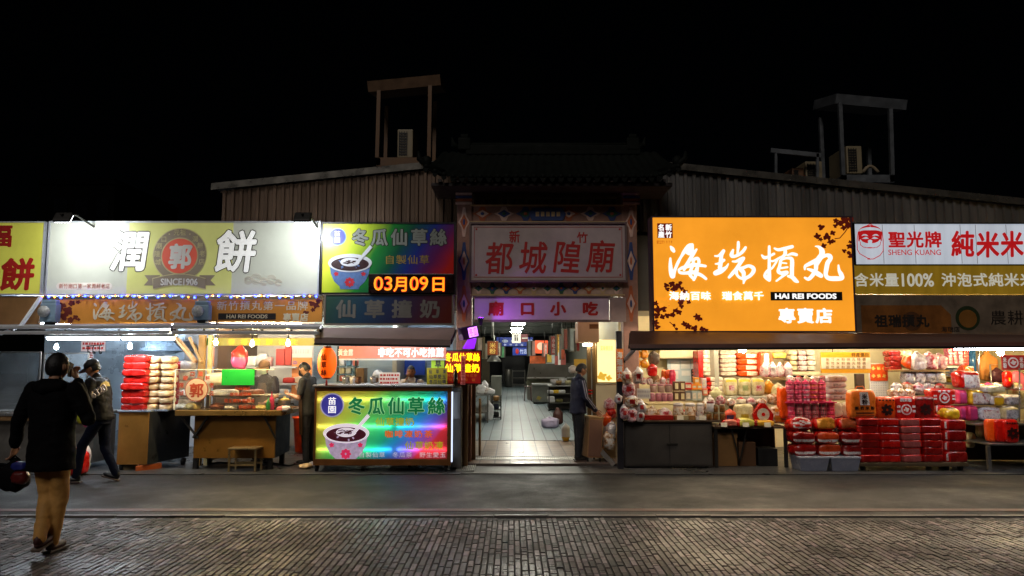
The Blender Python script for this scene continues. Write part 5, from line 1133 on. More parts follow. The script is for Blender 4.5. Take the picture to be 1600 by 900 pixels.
# inner kitchen of the stall
x0, x1, z0, z1 = rect(527, 562, 555, 602, 13.6)
t = thing('goods_rack', 'rack with teal and white packets behind the lantern', 'rack', ((x0+x1)/2, 13.6, z0-.8))
for py in (572, 584, 596): zz = RZ(py, 13.6); MB().box(x0, x1, 13.6, 13.95, zz-.02, zz).build('board', mat('teal_shelf', '4a6a78', .5), t)
for k in (x0, x1): MB().box(k-.015, k+.015, 13.62, 13.66, .012, z1+.25).build('upright', DARK, t)
for i in range(9):
    r_, c_ = divmod(i, 3); zz = RZ(572+12*r_, 13.6)
    place(softbox(.1, .12, .11, mat('rack_pack_%d' % (i % 4), ['c8ccd0', '4a7a9a', 'b85a50', 'd0c8a8'][i % 4], .4), None, 5, '', .06, i, 'packet'), 'packet', (x0+.07+c_*.12, 13.72, zz+.001), f'{["white", "blue", "red", "cream"][i % 4]} packet on the rack behind the lantern, {["upper", "middle", "lower"][r_]} board, {["left", "middle", "right"][c_]}', 'packet', 'packets on the rack')
x0, x1, z0, z1 = rect(556, 575, 569, 602, 12.9); tag(MB().box(x0, x1, 12.9, 13.2, .7, z1, 0, .01).build('drink_dispenser', mat('brown_dispenser', '6a5a48', .4, .4)), 'brown steel drink dispenser behind the rainbow cart', 'dispenser')
x0, x1, z0, z1 = rect(630, 562, 664, 586, 14.6); o = MB().box(x0, x1, 14.6, 14.64, z0, z1).build('blue_tarp', mat('blue_tarp', '1c4ab0', .5, 0, .2, 4, .3, 12)); tag(o, 'blue tarp hanging on the shutter behind the person in white', 'tarp')
for i, (px, py, r_) in enumerate(((540, 602, .06), (551, 602, .05), (560, 602, .05), (583, 602, .05))):
    tag(MB().lathe(P(px, py, 12.2), [(r_*.8, 0), (r_, .1), (r_*1.05, .14), (r_*.9, .13)], 14).build('drink_tub', [STEEL, OCTR, mat('brown_tub', '5a3a24', .4), STEEL][i]), f'{["steel", "white", "brown", "small steel"][i]} tub standing on the back edge of the rainbow cart', 'tub')
# purple light and LED dessert sign at the passage corner
PUR = lamp('purple_led', 'b428ff', 6.0)
c = P(731, 520, 11.65); t = thing('purple_light_box', 'tilted box sign glowing white-purple at the passage corner', 'light box', tuple(c))
rot = Matrix.Rotation(rad(24), 3, 'Z') @ Matrix.Rotation(rad(-12), 3, 'Y')
MB().obox(c, (.26, .2, .2), rot, 0, .015).build('housing', mat('purple_housing', '4a2a5c', .4, 0, .2), t)
MB().obox(c+rot @ Vector((.05, -.104, 0)), (.15, .008, .15), rot).build('face', lamp('purple_white_face', 'd07aff', 3.0), t)
q = MB(); put_text(q, '冬瓜', c+rot @ Vector((-.02, -.109, -.07)), rot @ Vector((1, 0, 0)), rot @ Vector((0, 0, 1)), .14, .14, bold=.0); q.build('lettering', mat('purple_print', '6a1a9a', .5, emit=.3), t)
t = thing('glowing_board', 'glowing magenta-purple panel below the tilted purple box sign', 'light panel', tuple(P(736, 546, 11.9)))
MB().slab(P(724, 545, 11.85), P(741, 545, 12.25), P(745, 529, 12.25), P(733, 530, 11.85), .02).build('panel', lamp('purple_panel_glow', '8a10e0', 1.4), t)
c = P(752, 512, 12.2); t = thing('added_purple_spotlight', 'small added purple spotlight shining up at the low lettered board', 'spotlight', tuple(P(751, 508, 12.1)))  # added fixture that throws purple light onto the low board
MB().lathe(P(751, 508, 12.1), [(.03, 0), (.05, .1), (.05, .12)], 12).build('housing', BLACK, t)
MB().lathe(P(751, 508, 12.1)+Vector((0, 0, .121)), [(0.046, 0), (0, .004)], 12).build('lens', lamp('purple_lens', '8a20ff', 40), t)
pd = bpy.data.lights.new('purple_beam', 'SPOT'); pd.energy = 26; pd.spot_size = rad(75); pd.spot_blend = 1; pd.color = (.42, .08, 1); pd.shadow_soft_size = .04
po = bpy.data.objects.new('purple_beam', pd); COL.objects.link(po); po.parent = t; po.location = P(748, 512, 11.95)-t.location; po.rotation_euler = (P(815, 482, 12.36)-P(748, 512, 11.95)).to_track_quat('-Z', 'Y').to_euler()
t = poster(696, 549, 751, 599, 11.95, 'dark red sign with glowing yellow dot-matrix characters at the passage corner', mat('deep_red_sign', '8a100c', .4, 0, .15, emit=.35), 'glowing_menu_sign', 'sign')
LY = lamp('led_yellow', 'ffc400', 2.6); q = MB()
text_px('冬瓜仙草絲', 695, 551, 750, 565, 11.941, None, None, mb=q, bold=.03); text_px('仙草撞奶', 695, 568, 750, 582, 11.941, None, None, mb=q, bold=.03); q.build('lettering', LY, t)
text_px('檸檬愛玉 冬瓜茶', 698, 584, 746, 589, 11.941, mat('dim_orange_letter', 'b0601c', .5, emit=.4), t, bold=.0); text_px('現點現做', 698, 591, 746, 596, 11.941, mat('dim_orange_letter', 'b0601c'), t, bold=.0)
x0, x1, z0, z1 = rect(696, 549, 751, 599, 11.95); MB().box(x0-.02, x1+.02, 11.955, 12.02, z0-.02, z1+.02, 0, .01).build('casing', BLACK, t)
# scattered things on the floor between carts
for i, (px, py, w, m, lab) in enumerate(((478, 722, .2, BRD, 'crumpled beige bag on the wet floor left of the rainbow cart'), (485, 716, .16, WHB, 'crumpled white bag on the floor left of the rainbow cart'))):
    place(softbox(w, .2, .07, m, None, 2.6, '', .2, i+4, 'crumpled_bag', 9), 'crumpled_bag', (RX(px, 12.0, py), 12.0+.2*i, .013), lab, 'bag')
pts = [P(312, 722, 12.3), P(340, 716, 12.6), P(380, 720, 12.4), P(420, 717, 12.6), P(452, 722, 12.2), P(474, 713, 12.6)]
for p in pts: p.z = .022
tag(MB().tube(pts, .012, 6).build('cable', BLACK), 'black cable lying on the floor under the pancake cart', 'cable')
# ================================================================ right shop
RED = mat('glossy_red_bag', 'c41408', .26, 0, .2, 7, .12, 30, coat=.5, obj_rand=.22); REDD = mat('dark_red_bag', '8e0c08', .28, 0, .25, 7, .12, 30, coat=.5, obj_rand=.25)
ORG = mat('orange_bag', 'e8500e', .28, 0, .15, 7, .1, 30, coat=.4, obj_rand=.15); ORL2 = mat('pale_orange_bag', 'f07a26', .3, 0, .15, 7, .1, 30, coat=.4)
NOOD = pmat('rice_noodle_white', ['d0bc94', 'ece2cc', 'f0e8d8'], 22, .32); CRMB = pmat('cream_bag', ['c8b478', 'e0d4a4', 'ece4c0'], 10, .3, .15)
PNK = mat('hot_pink_net', 'e03a6c', .35, 0, .15, 10, .15, 40, obj_rand=.15); LAB = pmat('printed_label', ['c05a54', 'e4dcd8', 'ece6e2', 'a89aa0'], 26, .4, .05, .1); INK = mat('bag_ink', '2a0a08', .4, 0, .2); GLD = mat('gold_foil', 'c8842c', .25, .3, .3, 9, .15, 20)
CLEAR = pmat('clear_bag_sweets', ['6a3a24', 'c89a68', 'e8dccc', 'f0e8e0'], 16); PKC = pmat('pink_sweet_bag', ['b02a34', 'd88a94', 'eedcdc', 'c8506a'], 14); SILV = pmat('silver_wrap', ['6a666c', 'b4b0b8', 'dcd8dc', '8a7080'], 13, .2, .4)
KRAFT = mat('kraft_card', '8a6436', .6, 0, .2); TINB = mat('brown_tin', '6a4a3a', .35, .2, .3, 12, obj_rand=.35); YELB = mat('yellow_pack', 'e0b020', .3, 0, .2, 8, .1, 30, coat=.4); MAG = mat('magenta_pack', 'c03a78', .35, 0, .25, 10, .1, 30, coat=.3, obj_rand=.2); PALEP = pmat('pale_print_pack', ['a84a50', 'd8ccc4', 'e8e0dc', '9a8a98'], 12)
CAB = mat('counter_dark_steel', '4c4844', .4, .5, .25, 2, .03, 10)
# ---- lights of the shop: row of tubes under the awning and bulbs
for i, (a, b, Y, m) in enumerate(((1000, 1100, 11.6, TUBEW), (1125, 1225, 11.6, TUBEW), (1250, 1350, 11.7, TUBEW), (1375, 1470, 11.7, TUBEW))):
    tube_lamp(a, b, 530, Y, f'warm tube light under the awning of the bag shop, {ordinal(i, 4, "left", "right")}', m)
tube_lamp(1492, 1640, 545.5, 11.2, 'bright white tube light along the brown awning edge at the far right', lamp('dim_tube_light', 'f0f6ff', 60))
for i, (a, b) in enumerate(((1040, 1130), (1180, 1270), (1330, 1420))): tube_lamp(a, b, 524, 13.3, f'added warm tube light near the back wall of the bag shop, {["left", "middle", "right"][i]}', lamp('added_back_tube_light', 'ffe6bd', 210))  # hidden tubes added to lift the back wall and the goods there
c = P(1160, 549, 12.2); t = thing('downlight', 'round warm downlight over the white noodle packs', 'downlight', tuple(c)); MB().lathe(c, [(0, -.02), (.05, -.01), (.06, .03), (.05, .06)], 14).build('lens', lamp('downlight_glow', 'ffe9c4', 160), t); MB().lathe(c+Vector((0, 0, .05)), [(.065, 0), (.065, .04), (.02, .2), (.02, .3)], 14).build('housing', DARK, t)
bulb(1563, 551, 12.5, 'bright warm bulb hanging in front of the tan coat', lamp('strong_bulb', 'ffdf9e', 700), .05)
# ---- dark counter
Yk = 12.0
x0, x1, z0, z1 = rect(975, 657, 1113, 729, Yk)
t = thing('shop_counter', 'dark steel shop counter with two latched doors', 'counter', ((x0+x1)/2, Yk, 0))
MB().box(x0, x1, Yk, 12.75, z0, z1-.03, 0, .006).build('cabinet', CAB, t); MB().box(x0-.02, x1+.15, Yk-.03, 12.8, z1-.028, z1+.005, 0, .006).build('top', mat('dark_counter_top', '5a4a3c', .35, .4, .2), t)
xm_ = (x0+x1)/2+.02
for a, b in ((x0+.03, xm_-.006), (xm_+.006, x1-.03)):
    d = MB().box(a, b, Yk-.012, Yk-.001, z0+.03, z1-.06, 0, .004).build('door', mat('counter_door', '524e4a', .4, .45, .25, 2, .03, 10), t)
MB().box(xm_-.05, xm_+.13, Yk-.03, Yk-.0125, (z0+z1)/2-.02, (z0+z1)/2+.005).build('latch', DARK, t)
for a in (x0+.08, x1-.08): MB().tube([(a-.02, Yk+.08, .062), (a+.02, Yk+.08, .062)], .05, 12).build('caster', RUBBER, t); MB().box(a-.025, a+.025, Yk+.06, Yk+.12, .06, z0).build('caster_fork', DARK, t)
ZT = z1+.006
def on(px, py, Y): return P(px, py, Y)
x0, x1, z0, z1 = rect(1007, 649, 1052, 657, 12.02)
tag(MB().box(x0, x1, 12.0, 12.14, ZT, ZT+.075, 0, .006).build('display_tray', mat('dark_red_tray', '9a1c14', .35, 0, .15)), 'dark red low tray along the front edge of the dark counter', 'tray')
for i in range(3):
    a, b = RX(1054+i*11, 12.05, 653), RX(1064+i*11, 12.05, 653); tag(MB().box(a, b, 12.02, 12.15, ZT, ZT+.07, 0, .004).build('card_box', [KRAFT, mat('grey_kraft', '9a8a64', .6), KRAFT][i]), f'small kraft card box on the counter front edge, {["left", "middle", "right"][i]} of three', 'box', 'kraft boxes on the counter edge')
a, b = RX(1087, 12.05, 653), RX(1103, 12.05, 653); tag(MB().box(a, b, 12.02, 12.14, ZT, ZT+.05, 0, .006).build('card_stack', LAB), 'stack of white printed cards at the counter edge right of the kraft boxes', 'cards')
def bag(a, b, c, d, Y, dp, mats, label, cat='bag', name='sweet_bag', pinch='t', k=3.4, wr=.1, seed=0, mfun=None, group=None, rz=0, ry=0, rx=0, z=None):
    x0, x1, z0, z1 = rect(a, b, c, d, Y)
    return place(softbox(x1-x0, dp, z1-z0, mats, mfun, k, pinch, wr, seed, name), name, ((x0+x1)/2, Y+dp/2, z if z is not None else z0), label, cat, group, rz, rx, ry)
LBL = lambda c, n: 1 if n.y < -.5 and abs(c.x) < .6 and -.6 < c.z < .35 else 0
BLUEI = mat('navy_print', '28305a', .4, 0, .3, 20)
bag(1010, 630, 1031, 650, 12.2, .18, [CLEAR, LAB], 'clear bag of pastries on the counter, left of the pair', seed=1, mfun=lambda c, n: 1 if c.z < -.5 and n.y < 0 else 0, z=ZT)
bag(1031, 632, 1049, 650, 12.2, .18, [LAB, PKC], 'pink-labelled clear bag beside the bag of pastries', seed=2, mfun=LBL, z=ZT)
def jar(px, py, Y, r, h, label, mb_, ml, cat='jar', group=None, z=None, name='jar'):
    c = P(px, py, Y); c.z = z if z is not None else c.z
    t = thing(name, label, cat, tuple(c), group)
    MB().lathe(c, [(r*.9, 0), (r, h*.05), (r, h*.78), (r*.85, h*.84)], 16).build('body', mb_, t)
    MB().lathe(c+Vector((0, 0, h*.8)), [(r*.95, 0), (r*.97, h*.15), (r*.6, h*.2), (0, h*.21)], 16).build('lid', ml, t); return t
for i, (px, m) in enumerate(((1060, CLEAR), (1079, CLEAR), (1094, PALEP))): jar(px, 650, 12.22, .085 if i < 2 else .06, .26, f'white-topped jar of nuts on the dark counter, {["left", "middle", "right"][i]} of three', m, WHB, group='white-topped jars on the counter', z=ZT)
# hanging cluster on the post
PST = x0
tag(MB().box(RX(964, 11.95, 640), RX(973, 11.95, 640), 11.9, 12.0, .012, 2.2, 0, .008).build('steel_post', mat('dark_post', '2c2a30', .45, .3, .3)), 'dark steel post at the corner between the passage and the bag shop', 'post')
for i, (px, py, w, h, m) in enumerate(((980, 586, 15, 22, CLEAR), (998, 586, 16, 24, PALEP), (983, 606, 20, 24, PKC), (967, 622, 11, 14, PALEP), (988, 626, 20, 20, CLEAR), (1003, 634, 14, 20, PALEP), (976, 643, 12, 22, PKC), (988, 647, 17, 22, PKC), (1001, 648, 14, 20, PALEP))):
    pos = ['upper left', 'upper right', 'large middle', 'outermost left', 'brownish middle', 'middle right', 'lower left', 'lowest middle', 'lower right'][i]
    bag(px-w/2, py-h/2, px+w/2, py+h/2+2, 11.78+.03*(i % 3), .15, [m, WHB, REDP], f'tied sweet bag in the bunch by the dark post, {pos}', seed=i+3, group='tied bags hung by the dark post', mfun=lambda c, n: 1 if c.z > .55 else (2 if n.y < -.5 and abs(c.z+.1) < .25 and abs(c.x) < .4 else 0), wr=.16, k=2.6)
paper(995, 607, 1016, 623, 12.05, 'white handwritten price sheet above the counter', WHITE, lines=2, ink=mat('faint_print', 'b8b8c0'))
for i, (px, py) in enumerate(((1019, 613), (1029, 613), (1038, 613), (1047, 613))): jar(px, 627, 12.55, .053, .14, f'pink-lidded tin in the lower row behind the bags, {ordinal(i, 4, "left", "right")}', mat('rose_tin', 'b06a78', .35, 0, .3, 20), mat('rose_lid', 'c88a94', .35), 'tin', 'pink-lidded tins behind the bags')
for i, px in enumerate((1021, 1033, 1045)): jar(px, 613, 12.6, .062, .14, f'larger tin in the upper row behind the bags, {["left", "middle", "right"][i]}', mat('taupe_tin', 'a88a7a', .35, 0, .3, 20), mat('rose_lid', 'c88a94'), 'tin', 'larger tins behind the bags')
x0, x1, z0, z1 = rect(1012, 627, 1132, 631, 12.5); tag(MB().box(x0, x1, 12.45, 12.85, z0-.02, z0+.0).build('shelf_board', mat('cream_shelf', 'c8b684', .5)), 'cream shelf board behind the jars on the dark counter', 'shelf')
for r in range(2):
    for c_ in range(2):
        a = 1053+c_*9.5; b = 596+r*16
        x0, x1, z0, z1 = rect(a, b, a+8.6, b+14.5, 12.5); o = MB(); o.box(x0, x1, 12.5, 12.62, z0, z1, 0, .006); o.box(x0+.02, x1-.02, 12.496, 12.5, z0+.03, z1-.03, 1)
        tag(o.build('gift_box', [mat('brown_gift_box', '6a4a34', .4), mat('cream_gift_label', 'e4d8a8', .4)]), f'cream-labelled gift box, {["upper", "lower"][r]} {["left", "right"][c_]} of the four', 'box', 'four cream gift boxes')
for i, (a, b, c_, d, col, nm) in enumerate(((1070, 598, 1081, 609, 'c8241c', 'red'), (1081, 600, 1089, 609, 'f08a14', 'left orange'), (1089, 600, 1097, 609, 'f09a1a', 'right orange'), (1085, 590, 1093, 600, 'f0a020', 'top orange'), (1071, 611, 1080, 626, '7a8084', 'grey'), (1081, 611, 1089, 626, 'a8b4b0', 'pale blue-grey left'), (1089, 611, 1097, 626, 'b0bcb8', 'pale blue-grey right'), (1097, 591, 1104, 606, 'e0c8d0', 'pale pink'), (1098, 607, 1106, 618, 'e07a5c', 'salmon'))):
    x0, x1, z0, z1 = rect(a, b, c_, d, 12.6); o = MB().box(x0, x1, 12.6, 12.72, z0, z1, 0, .008); o.box(x0+.015, x1-.015, 12.596, 12.6, z0+.03, z1-.03, 1)
    tag(o.build('small_box', [mat('box_colour_%d' % i, col, .4, 0, .15), mat('box_label_pale', 'dcd0b8', .4, 0, .3, 30)]), f'{nm} small box in the block right of the cream gift boxes', 'box', 'small boxes right of the gift boxes')
# back wall fittings
x0, x1, z0, z1 = rect(1030, 546, 1096, 560, 14.4)
t = thing('wall_cupboard', 'cream wall cupboard above the pale blue notice board', 'cupboard', ((x0+x1)/2, 14.4, z0)); MB().box(x0, x1, 14.4, 14.88, z0, z1+.25).build('carcass', CREAM, t)
for k in range(2): MB().box(x0+.01+k*(x1-x0)/2, x0-.01+(k+1)*(x1-x0)/2, 14.385, 14.399, z0+.01, z1+.23, 0, .004).build('door', mat('cream_door', 'e0d4ac', .5), t)
x0, x1, z0, z1 = rect(1043, 561, 1096, 600, 14.7)
t = thing('notice_board', 'pale blue notice board with pinned papers on the cream wall', 'notice board', ((x0+x1)/2, 14.7, z0)); MB().box(x0, x1, 14.7, 14.74, z0, z1).build('board', mat('pale_blue_board', 'b4c8d4', .5, 0, .08), t)
for i, (a, b, c_, d) in enumerate(((1048, 565, 1062, 578), (1064, 564, 1078, 576), (1050, 580, 1060, 592), (1065, 579, 1078, 587), (1080, 563, 1094, 576))):
    q0, q1, q2, q3 = rect(a, b, c_, d, 14.69); MB().box(q0, q1, 14.69, 14.694, q2, q3).build('paper', mat('pinned_paper', 'e0e4e6', .6), t)
q0, q1, q2, q3 = rect(1080, 577, 1094, 597, 14.69); o = MB().box(q0, q1, 14.688, 14.692, q2, q3); 
for k in range(4): o.box(q0+.02, q1-.02, 14.684, 14.688, q2+.03+k*.06, q2+.06+k*.06, 1)
o.build('poster', [mat('dark_poster', '2a2630', .5), mat('pale_red_print', 'c07a68')], t)
# hanging packs on the left
for i in range(4):
    r_, c_ = divmod(i, 2); bag(990+c_*12, 546+r_*15, 1002+c_*12, 560+r_*15, 13.0, .16, [mat('amber_snack_bag', 'f09a14', .3, 0, .2, 8, .15, 30, coat=.4), REDP], f'amber snack bag hanging at the upper left of the shop, {["upper", "lower"][r_]} {["left", "right"][c_]}', pinch='x', seed=i, group='amber bags hanging at upper left', k=3)
bag(1015, 548, 1031, 570, 13.2, .2, [mat('grey_mesh', '5a4c40', .6, 0, .5, 30)], 'dark grey mesh bag hanging beside the amber bags', seed=9)
bag(1012, 568, 1028, 588, 13.0, .18, [RED], 'round red bag hanging below the dark mesh bag', seed=10)
bag(1018, 585, 1031, 598, 13.1, .16, [KRAFT], 'brown kraft bag hanging under the round red bag', seed=11, pinch='')
for i, (a, c_, m, nm) in enumerate(((1034, 1042, ORL2, 'pale orange'), (1040, 1049, ORG, 'orange'), (1047, 1056, mat('pink_red_bag', 'e03a5c', .3, coat=.3), 'pink'))): bag(a, 578, c_, 606, 13.2-.06*i, .06, [m], f'{nm} carrier bag hanging in front of the notice board', seed=12+i, pinch='', wr=.2, k=5)
t = thing('awning_strut', 'pale blue steel awning strut at the left end of the bag shop', 'strut', tuple(P(985, 560, 11.6))); MB().bar(P(977, 562, 11.9), P(999, 537, 11.1), .05, .04).build('bar', mat('pale_blue_steel', '8ea4bc', .35, .4), t); MB().box(P(977, 562, 11.9).x-.06, P(977, 562, 11.9).x, 11.88, 11.93, P(977, 562, 11.9).z-.05, P(977, 562, 11.9).z+.03).build('bracket', DARK, t)
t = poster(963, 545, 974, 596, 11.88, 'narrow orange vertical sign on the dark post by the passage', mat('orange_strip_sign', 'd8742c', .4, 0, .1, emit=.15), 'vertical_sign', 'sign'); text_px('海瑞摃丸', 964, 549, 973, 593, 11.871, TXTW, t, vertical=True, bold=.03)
# ---- stacks at the back
NF = lambda c, n: 1 if c.z < -.72 or (n.y < -.5 and abs(c.x) > .93) else 0
stack('noodle_pack', 'noodle pack', (1098, 548, 1152, 588), 13.9, .4, 2, 6, [[NOOD, RED], [NOOD, PNK]], lambda r, c: f'white rice noodle pack under the downlight, {["left", "right"][c]} column, {ordinal(r, 6)}', 'white noodle packs under the downlight', k=7, mfun=NF)
x0, x1, z0, z1 = rect(1094, 548, 1099, 590, 13.88); tag(MB().box(x0-.03, x1, 13.88, 14.3, z0, z1, 0, .01).build('red_pack', RED), 'dark red upright pack edge left of the white noodle packs', 'pack')
stack('noodle_pack', 'noodle pack', (1106, 590, 1132, 618), 13.6, .4, 1, 4, [[NOOD, RED]], lambda r, c: f'noodle pack in the short stack below the white packs, {ordinal(r, 4)}', 'short noodle stack below the white packs', k=6, mfun=lambda c, n: 1 if c.x < -.5 or c.z < -.8 else 0)
stack('noodle_pack', 'noodle pack', (1152, 552, 1188, 589), 13.85, .4, 1, 4, [[ORG, NOOD]], lambda r, c: f'orange-wrapped noodle pack right of the white packs, {ordinal(r, 4)}', 'orange-wrapped noodle packs', k=6, mfun=lambda c, n: 1 if n.y < -.5 and -.2 < c.x < .75 and abs(c.z) < .6 else 0)
bag(1188, 550, 1208, 588, 13.7, .25, [ORG, LAB], 'tall orange bag with vertical white print on the back shelf', pinch='', k=6, seed=21, mfun=lambda c, n: 1 if n.y < -.5 and abs(c.x) < .45 else 0)
bag(1208, 551, 1230, 560, 13.8, .3, [mat('yellow_box_print', 'd8c050', .4, 0, .3, 15)], 'flat yellow box on top of the pink sweet bags', pinch='', k=7, seed=22)
for i in range(4): bag(1190+i*12, 566, 1203+i*12, 590, 13.4, .14, [PKC, LAB], f'pink and clear sweet bag hanging from the back shelf, {ordinal(i, 4, "left", "right")}', seed=23+i, mfun=LBL, group='pink clear sweet bags at the back')
x0, x1, z0, z1 = rect(1186, 590, 1240, 594, 13.4); tag(MB().box(x0, x1, 13.38, 13.8, z0, z1, 0, .004).build('shelf_board', mat('wood_shelf', '8a6c40', .5)), 'brown shelf board under the pink sweet bags', 'shelf')
stack('noodle_pack', 'noodle pack', (1234, 548, 1276, 580), 14.1, .4, 3, 4, [[CRMB, REDD], [PALEP, RED], [NOOD, REDD]], lambda r, c: f'pale noodle pack on the far back shelf, {["left", "middle", "right"][c]} column, {ordinal(r, 4)}', 'pale noodle packs on the far back shelf', k=5, mfun=NF)
x0, x1, z0, z1 = rect(1225, 581, 1280, 585, 14.1); tag(MB().box(x0, x1, 14.08, 14.5, z0, z1).build('shelf_board', CREAM), 'cream shelf board under the pale noodle packs', 'shelf')
x0, x1, z0, z1 = rect(1238, 587, 1276, 603, 14.4); tag(MB().box(x0, x1, 14.4, 14.8, z0, z1, 0, .02).build('microwave', mat('black_appliance', '0d0d0f', .2)), 'black appliance on the shelf behind the pink net towers', 'appliance')
# ---- second table
x0, x1, z0, z1 = rect(1116, 667, 1233, 733, 12.05)
t = thing('goods_table', 'dark wooden goods table holding cream bags beside the steel counter', 'table', ((x0+x1)/2, 12.05, 0)); MB().box(x0, x1, 12.05, 12.7, z1-.03, z1, 0, .006).build('table_top', mat('dark_table', '4a3826', .5), t)
for a in (x0+.04, x1-.04):
    for yy in (12.09, 12.66): MB().box(a-.025, a+.025, yy-.025, yy+.025, .012, z1-.03).build('leg', DARK, t)
q = MB(); q.bar((x0+.3, 12.1, z1-.04), (x0+.42, 12.1, .1), .02); q.bar((x0+.55, 12.1, z1-.04), (x0+.42, 12.1, .1), .02); q.build('brace', DARK, t); MB().box(x0+.02, x1-.02, 12.67, 12.69, .03, z1-.04).build('shade_panel', DARK, t)  # dark panel added in place of the shade under the table
ZT2 = z1+.002
for i, (a, b, c_, d, m, lab) in enumerate(((1113, 675, 1149, 728, KRAFT, 'brown carton under the dark goods table'), (1152, 690, 1178, 729, mat('dim_brown_carton', '5a3c20', .6), 'dim brown carton under the middle of the goods table'), (1182, 700, 1212, 729, mat('black_crate', '141414', .5), 'black crate under the right of the goods table'))):
    x0, x1, z0, z1 = rect(a, b, c_, d, 12.3); o = MB().box(x0, x1, 12.2, 12.6, .013, z1, 0, .008); o.box(x0-.008, x1+.008, 12.192, 12.608, z1-.08, z1+.006, 1) if i == 0 else None
    tag(o.build('carton', [m, mat('carton_lid', '9a7444', .6)]), lab, 'carton')
for i in range(3):
    x = 1133+i*21.3; bag(x, 591, x+20.5, 619, 12.55, .2, [CRMB, [PKC, mat('green_print', '9aa870', .4, 0, .3, 20), PKC][i], mat('yellow_header', 'e0c440', .35)], f'upright cream noodle bag in the row above the clear tray, {["left with pink print", "middle with green print", "right with pink print"][i]}', pinch='', k=5, seed=31+i, group='upright cream bags above the clear tray', mfun=lambda c, n: 1 if n.y < -.5 and abs(c.x) < .5 and -.45 < c.z < .3 else (2 if n.y < -.4 and c.z > .65 else 0), wr=.07)
x0, x1, z0, z1 = rect(1137, 619, 1198, 634, 12.5); tag(MB().box(x0, x1, 12.45, 12.85, z0-.12, z1, 0, .02).build('clear_tub', mat('frosted_tub', 'b0b0a0', .3, 0, .15, 3)), 'frosted plastic tub under the three cream bags', 'tub')
bag(1196, 594, 1212, 616, 12.7, .2, [mat('yellow_orange_bag', 'e89a1c', .3, 0, .35, 14, coat=.4), YELB], 'yellow-orange snack bag right of the cream bags', seed=35); bag(1209, 598, 1228, 620, 12.6, .2, [CRMB], 'pale cream bag left of the pink net towers', seed=36)
bag(1218, 606, 1232, 628, 12.5, .2, [ORG], 'orange bag tucked against the pink net towers', seed=37, pinch='')
bag(1200, 614, 1222, 632, 12.55, .2, [CLEAR], 'clear bag of brown sweets under the yellow-orange bag', seed=38)
bag(1131, 634, 1151, 658, 12.15, .14, [mat('red_orange_hood', 'd8481c', .35, 0, .2), BLUEI], 'orange-topped bag with navy print on the goods table', k=3, seed=39, pinch='t', z=ZT2+.03, mfun=lambda c, n: 1 if n.y < -.5 and c.z < .25 and abs(c.x) < .6 else 0)
bag(1149, 631, 1179, 662, 12.2, .14, [CRMB, mat('ochre_print', 'b89a30', .4, 0, .4, 16)], 'large cream bag with round yellow print on the goods table', pinch='', k=4.5, seed=40, z=ZT2+.03, mfun=lambda c, n: 1 if n.y < -.5 and c.x**2+(c.z+.25)**2 < .12 else 0)
# red diamond bag with grey disc
x0, x1, z0, z1 = rect(1176, 630, 1209, 662, 12.15)
t = thing('diamond_gift_bag', 'red house-shaped gift bag with grey disc on the goods table', 'gift bag', ((x0+x1)/2, 12.15, ZT2+.03)); zb = ZT2+.03; xc = (x0+x1)/2
MB().prism([(x0+.03, zb), (x1-.03, zb), (x1, zb+.16), (xc+.03, z1), (xc-.03, z1), (x0, zb+.16)], 12.15, 12.25).build('body', RED, t)
MB().prism([(xc+.1*math.cos(i*math.pi/14), zb+.16+.1*math.sin(i*math.pi/14)) for i in range(28)], 12.143, 12.149).build('disc', mat('grey_disc', 'c8c0b4', .35, 0, .4, 30), t)
MB().prism([(xc+.03*math.cos(i*math.pi/8), zb+.16+.03*math.sin(i*math.pi/8)) for i in range(16)], 12.138, 12.142).build('disc_centre', RED, t)
bag(1206, 631, 1230, 658, 12.2, .16, [CLEAR, mat('orange_window', 'd8882c', .35, 0, .3, 12), LAB], 'clear pack with two orange windows beside the red gift bag', pinch='', k=5, seed=41, z=ZT2+.03, mfun=lambda c, n: 1 if n.y < -.5 and (.35 < c.z < .8 or -.7 < c.z < -.1) and abs(c.x) < .6 else 0)
for i, (a, b, c_, d, m, lab) in enumerate(((1127, 657, 1154, 668, mat('salmon_pack', 'd87a64', .35, 0, .35, 14, coat=.3), 'flat salmon pack lying at the left front of the goods table'), (1150, 657, 1180, 670, mat('yellow_green_pack', 'c8c050', .35, 0, .35, 14, coat=.3), 'flat yellow-green pack lying at the middle front of the goods table'), (1176, 658, 1212, 668, mat('yellow_red_pack', 'e0a830', .35, 0, .4, 10, coat=.3), 'flat yellow pack lying under the red gift bag'))):
    bag(a, b, c_, d, 12.0, .2, [m, RED], lab, 'pack', 'flat_pack', 'x', 4, .14, 42+i, mfun=lambda c, n: 1 if c.x < -.6 else 0, z=ZT2)
for r_ in range(2):
    for c_ in range(3): jar(1108+c_*10.5, 656, 12.08, .045, .12, f'brown jar stacked at the right end of the dark counter, {["lower", "upper"][r_]} row, {["left", "middle", "right"][c_]}', mat('honey_brown_jar', '7a4e20', .25, 0, .3, 14), mat('olive_lid', '6a5a34', .35, .3), group='brown jars at the counter end', z=ZT+.122*r_) if not (r_ and c_ == 0) else None
jar(1110, 640, 12.1, .06, .17, 'white pot with dark red lid on the brown jars', WHB, mat('dark_red_lid', '7a1c20', .4), z=ZT+.125)
for i, (a, b, c_, d, m) in enumerate(((1112, 606, 1132, 630, mat('pale_green_bag', 'c8c490', .35, 0, .35, 14)), (1120, 616, 1135, 634, PKC), (1104, 618, 1118, 636, PALEP), (1098, 622, 1110, 648, CLEAR))): bag(a, b, c_, d, 12.35-.04*i, .16, [m, REDP], f'assorted tied sweet bag piled left of the cream bags, {["uppermost", "pink", "pale printed", "clear lower left"][i]}', seed=50+i, group='assorted tied bags by the cream bags', wr=.16, k=2.6)
